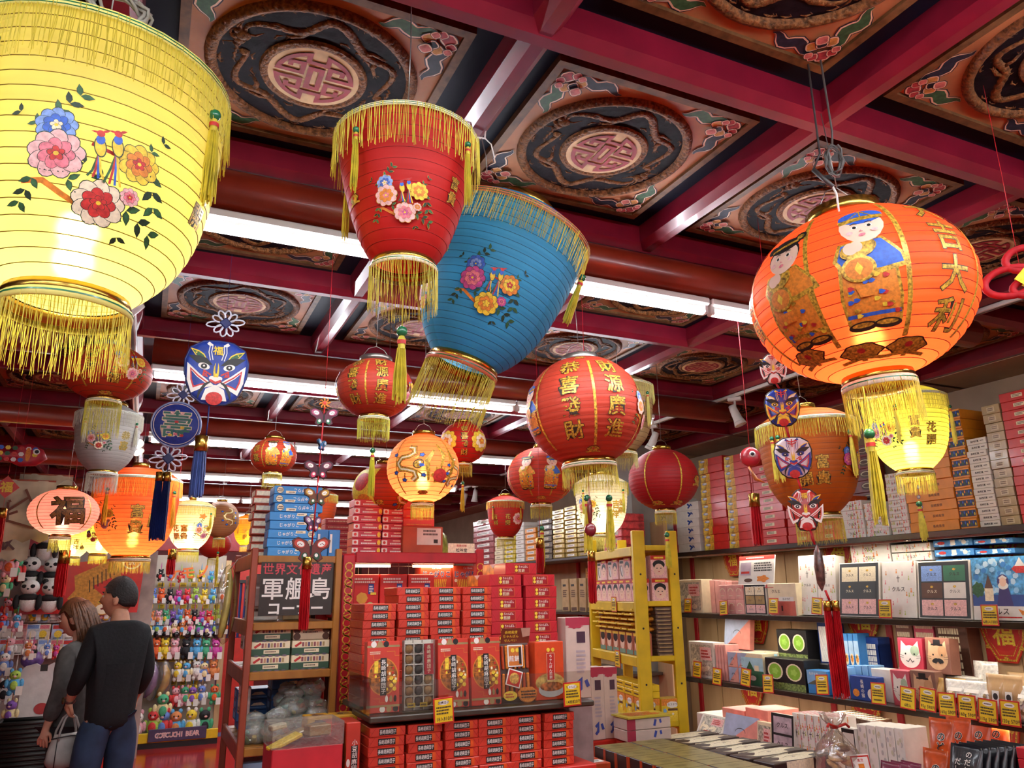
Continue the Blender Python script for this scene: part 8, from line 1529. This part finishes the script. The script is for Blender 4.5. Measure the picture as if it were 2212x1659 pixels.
def head(parent, c, rz, tilt, hairm, long=False, sk=SKN):
    M = Matrix.Translation(c) @ Matrix.Rotation(rz, 4, 'Z') @ Matrix.Rotation(tilt, 4, 'X'); b = MB(); n, k = 24, 18; vs = []; fs = []
    for j in range(k + 1):
        t = pi * j / k; z = -cos(t)
        for i in range(n):
            a = 2 * pi * i / n; x, y = sin(t) * cos(a), sin(t) * sin(a); X, Y, Z = x * .076, y * .096, z * .118
            if z < 0: X *= 1 + z * .32; Y = Y * (1 + z * .18) + (-z) * .018        # jaw
            if y > .6 and abs(x) < .28: Y += .006 * (1 - abs(x) / .28)
            if y > .5 and abs(x) < .2 and -.25 < z < .12: Y += .024 * (1 - abs(x) / .2) * (1 - abs(z + .12) / .25)     # nose
            if y > .5 and .15 < abs(x) < .5 and .0 < z < .2: Y -= .007                                                    # eye sockets
            if y > .6 and abs(x) < .35 and -.55 < z < -.38: Y += .005
            vs.append((X, Y, Z))
    for j in range(k):
        for i in range(n): fs.append((j * n + i, j * n + (i + 1) % n, (j + 1) * n + (i + 1) % n, (j + 1) * n + i))
    b.add(vs, fs, sk, M, True)
    h = b.build('head', parent)
    for sx in (-1, 1):
        e = MB(); e.ell((sx * .078, -.008, -.012), (.009, .021, .031), sk, 10, 8, M); e.ell((sx * .083, -.004, -.012), (.005, .012, .02), mat('#b37a5e', .6), 8, 6, M); e.build('ear', h)
        e = MB(); e.ell((sx * .031, .085, .012), (.013, .006, .006), WH, 10, 6, M); e.ell((sx * .031, .09, .012), (.006, .003, .006), BLK, 8, 5, M); e.build('eye', h); e = MB(); e.tube([M @ Vector((sx * .015, .094, .034)), M @ Vector((sx * .034, .091, .04)), M @ Vector((sx * .052, .08, .034))], .0035, hairm, 5); e.build('eyebrow', h)
    e = MB(); e.ell((0, .098, -.062), (.021, .007, .006), mat('#a85a54', .5), 10, 6, M); e.build('lips', h)
    b = MB(); vs = []; fs = []
    for j in range(13):
        t = pi * j / 12
        for i in range(n):
            a = 2 * pi * i / n; x, y, z = sin(t) * cos(a), sin(t) * sin(a), cos(t); f = 1.065 + .015 * sin(7 * a) + .015 * sin(11 * a + 3 * t)
            low = -.42 + .5 * max(0, y + .5) if y < .1 else (.2 if y < .5 else .48)
            if long: low = -.6 if y < .25 else .42
            z = max(z, low); vs.append((x * .08 * f, y * .1 * f - .004, z * .124 * f + .004))
    for j in range(12):
        for i in range(n): fs.append((j * n + i, (j + 1) * n + i, (j + 1) * n + (i + 1) % n, j * n + (i + 1) % n))
    b.add(vs, fs, hairm, M, True); hr = b.build('hair', parent)
    if long:
        rn = random.Random(2); q = MB()
        for i in range(120):
            a = pi * 1.06 + (pi * .88) * i / 119; r0 = 1.06 + rn.uniform(-.02, .06); x, y = .08 * r0 * cos(a), .1 * r0 * sin(a); l = rn.uniform(.22, .30)
            q.tube([M @ Vector((x * .8, y * .8, .09)), M @ Vector((x * 1.08, y * 1.08, .02)), M @ Vector((x * 1.15, y * 1.12 + rn.uniform(-.01, .01), -.08)), M @ Vector((x * 1.1 + rn.uniform(-.015, .015), y * 1.05 + rn.uniform(-.01, .02), .06 - l))], [.006, .008, .008, .002], hairm, 4)
        q.build('hair_strands', hr)
    return h
# --- man in a black jumper, seen from behind, head turned left
man = thing('person', 'person in black jumper and blue jeans holding a grey handbag', 'person', (-.115, 5.58, 0), radians(22)); man['group'] = 'shoppers'
J = {'pelvis': ((0, 0, .96), (.10, .08)), 'spine': ((0, -.01, 1.12), (.11, .08)), 'chest': ((0, -.005, 1.29), (.12, .08)), 'neck': ((0, -.005, 1.46), (.06, .06)), 'skull': ((-.01, .015, 1.56), (.05, .055)),
     'ls': ((-.14, -.01, 1.37), .042), 'le': ((-.185, .0, 1.16), .04), 'lw': ((-.19, .12, 1.03), .029), 'rs': ((.14, -.01, 1.37), .042), 're': ((.185, -.02, 1.14), .04), 'rw': ((.18, .1, 1.0), .029),
     'lh': ((-.085, 0, .84), .07), 'lk': ((-.11, .02, .48), .062), 'la': ((-.11, -.02, .09), .042), 'lt': ((-.115, .12, .035), .04), 'rh': ((.085, 0, .84), .07), 'rk': ((.10, .03, .48), .062), 'ra': ((.11, -.01, .09), .042), 'rt': ((.12, .13, .035), .04)}
E = [('pelvis', 'spine'), ('spine', 'chest'), ('chest', 'neck'), ('neck', 'skull'), ('chest', 'ls'), ('ls', 'le'), ('le', 'lw'), ('chest', 'rs'), ('rs', 're'), ('re', 'rw'), ('pelvis', 'lh'), ('lh', 'lk'), ('lk', 'la'), ('la', 'lt'), ('pelvis', 'rh'), ('rh', 'rk'), ('rk', 'ra'), ('ra', 'rt')]
hand(J, E, 'lw', -1, (.0, .35, -1), .75, 'l'); hand(J, E, 'rw', 1, (0, .3, -1), .4, 'r'); skin_obj('body', man, J, E, SKN, 2, 'pelvis')
JUM = mat('#0d0d10', .85, var=.2, scale=60, bump=.2); JEA = mat('#23344e', .8, var=.25, scale=8, bump=.2)
Jc = {'hem': ((0, -.005, .82), (.15, .122)), 'spine': ((0, -.012, 1.08), (.152, .122)), 'chest': ((0, -.01, 1.29), (.162, .125)), 'col': ((0, -.005, 1.47), (.08, .076)), 'ls': ((-.145, -.01, 1.385), .074), 'le': ((-.188, .0, 1.16), .054), 'lw': ((-.192, .11, 1.045), .042), 'rs': ((.145, -.01, 1.385), .074), 're': ((.188, -.02, 1.14), .054), 'rw': ((.182, .09, 1.02), .042)}
skin_obj('jumper', man, Jc, [('hem', 'spine'), ('spine', 'chest'), ('chest', 'col'), ('chest', 'ls'), ('ls', 'le'), ('le', 'lw'), ('chest', 'rs'), ('rs', 're'), ('re', 'rw')], JUM, 2, 'spine', (.80, .158, .13))
Jj = {'waist': ((0, 0, .985), (.105, .085)), 'lh': ((-.085, 0, .83), .1), 'lk': ((-.11, .02, .48), .082), 'la': ((-.11, -.02, .11), .066), 'rh': ((.085, 0, .83), .1), 'rk': ((.10, .03, .48), .082), 'ra': ((.11, -.01, .11), .066)}
skin_obj('jeans', man, Jj, [('waist', 'lh'), ('lh', 'lk'), ('lk', 'la'), ('waist', 'rh'), ('rh', 'rk'), ('rk', 'ra')], JEA, 2, 'waist')
for sx in (-1, 1): b = MB(); b.ell((sx * .115, .05, .045), (.05, .14, .045), BLK, 14, 8); b.build('shoe', man)
head(man, Vector((-.01, .03, 1.60)), radians(48), 0, mat('#1d1714', .7, var=.2, scale=80, bump=.4))
b = MB(); Mw = Matrix.Translation((-.19, .128, 1.012)) @ Matrix.Rotation(.6, 4, 'X'); b.lathe([(.031, -.009), (.034, 0), (.031, .009)], SILV, 18, Mw); b.lathe([(0, .006), (.018, .005), (.02, 0)], mat('#6a5a3a', .25, metal=.7), 14, Mw @ Matrix.Translation((-.036, 0, 0)) @ Matrix.Rotation(-pi / 2, 4, 'Y')); b.build('wristwatch', man)
# --- woman in a grey coat, looking down to the left
wo = thing('person', 'person with long brown hair in grey coat and dark trousers', 'person', (-.33, 6.03, 0), radians(62)); wo['group'] = 'shoppers'
J = {'pelvis': ((0, 0, .86), (.1, .08)), 'spine': ((0, 0, 1.04), (.085, .07)), 'chest': ((0, .01, 1.19), (.09, .065)), 'neck': ((0, .025, 1.34), (.042, .042)), 'skull': ((0, .05, 1.43), (.042, .045)), 'ls': ((-.13, .01, 1.25), .035), 'le': ((-.19, -.01, 1.05), .034), 'lw': ((-.17, .06, .84), .024), 'rs': ((.13, .01, 1.25), .035), 're': ((.185, .02, 1.05), .034), 'rw': ((.15, .12, .88), .024),
     'lh': ((-.075, 0, .78), .085), 'lk': ((-.08, .01, .44), .052), 'la': ((-.08, -.03, .08), .036), 'lt': ((-.08, .1, .03), .034), 'rh': ((.075, 0, .78), .085), 'rk': ((.08, .02, .44), .052), 'ra': ((.08, 0, .08), .036), 'rt': ((.085, .12, .03), .034)}
E = [('pelvis', 'spine'), ('spine', 'chest'), ('chest', 'neck'), ('neck', 'skull'), ('chest', 'ls'), ('ls', 'le'), ('le', 'lw'), ('chest', 'rs'), ('rs', 're'), ('re', 'rw'), ('pelvis', 'lh'), ('lh', 'lk'), ('lk', 'la'), ('la', 'lt'), ('pelvis', 'rh'), ('rh', 'rk'), ('rk', 'ra'), ('ra', 'rt')]
hand(J, E, 'lw', -1, (.0, .2, -1), .4, 'l'); hand(J, E, 'rw', 1, (0, .3, -1), .3, 'r'); SK2 = mat('#d8a488', .55, var=.04); skin_obj('body', wo, J, E, SK2, 2, 'pelvis')
COAT = mat('#4a4a48', .85, var=.15, scale=20, bump=.3); Jc = {'hem': ((0, .0, .74), (.165, .13)), 'spine': ((0, 0, 1.02), (.15, .118)), 'chest': ((0, .008, 1.20), (.15, .115)), 'col': ((0, .022, 1.345), (.068, .066)), 'ls': ((-.138, .01, 1.27), .062), 'le': ((-.192, -.01, 1.05), .056), 'lw': ((-.172, .055, .86), .05), 'rs': ((.138, .01, 1.27), .062), 're': ((.187, .02, 1.05), .056), 'rw': ((.152, .11, .90), .046)}
skin_obj('coat', wo, Jc, [('hem', 'spine'), ('spine', 'chest'), ('chest', 'col'), ('chest', 'ls'), ('ls', 'le'), ('le', 'lw'), ('chest', 'rs'), ('rs', 're'), ('re', 'rw')], COAT, 2, 'spine', (.70, .165, .13))
Jj = {'waist': ((0, 0, .88), (.145, .115)), 'lh': ((-.078, 0, .76), .1), 'lk': ((-.08, .01, .44), .08), 'la': ((-.08, -.03, .1), .075), 'rh': ((.078, 0, .76), .1), 'rk': ((.08, .02, .44), .08), 'ra': ((.08, 0, .1), .075)}
skin_obj('trousers', wo, Jj, [('waist', 'lh'), ('lh', 'lk'), ('lk', 'la'), ('waist', 'rh'), ('rh', 'rk'), ('rk', 'ra')], mat('#15171c', .85, var=.2, bump=.2), 2, 'waist')
for sx in (-1, 1): b = MB(); b.ell((sx * .082, .04, .04), (.042, .12, .04), BLK, 14, 8); b.build('shoe', wo)
head(wo, Vector((0, .065, 1.475)), radians(8), radians(-20), mat('#5a3a22', .5, var=.25, scale=60), True, SK2)
# --- handbag hanging from the man's left hand
hw = Matrix.Translation(man.location) @ Matrix.Rotation(radians(22), 4, 'Z') @ Vector((-.17, .15, .94))
bg_ = thing('handbag', 'soft grey two handled handbag held by the person in black', 'bag', (hw.x, hw.y, hw.z - .30), radians(25)); BG = mat('#9a948e', .5, var=.1, scale=12, bump=.3)
b = MB(); nu, nv = 20, 10; vs = []; fs = []
for j in range(nv + 1):
    t = j / nv
    for i in range(nu):
        a = 2 * pi * i / nu; rx = .115 * (1 - .35 * t ** 1.5) * min(1, .72 + 1.6 * t); ry = .065 * (1 - .75 * t ** 2) * min(1, .7 + 1.4 * t); w_ = 1 + .03 * sin(5 * a + 9 * t); vs.append((rx * cos(a) * w_, ry * sin(a) * w_, .185 * t - .01 * (1 - abs(cos(a))) * (t > .9)))
for j in range(nv):
    for i in range(nu): fs.append((j * nu + i, j * nu + (i + 1) % nu, (j + 1) * nu + (i + 1) % nu, (j + 1) * nu + i))
fs.append(tuple(range(nu - 1, -1, -1))); fs.append(tuple(range(nv * nu, nv * nu + nu))); b.add(vs, fs, BG, smooth=True); b.build('bag_body', bg_)
for sy in (-1, 1): b = MB(); b.tube([(-.06, sy * .03, .15), (-.055, sy * .03, .2), (-.03, sy * .018, .27), (0, sy * .008, .30), (.03, sy * .018, .27), (.055, sy * .03, .2), (.06, sy * .03, .15)], .007, BG, 8); b.build('handle', bg_)
b = MB()
for x in (-.07, .07): b.tube([(x, -.045, .17), (x * 1.15, -.066, .1), (x * 1.1, -.055, .01)], .003, C_BLK, 5)
b.tube([(-.1, -.03, .165), (0, -.042, .175), (.1, -.03, .165)], .004, C_BLK, 5); b.build('piping', bg_)
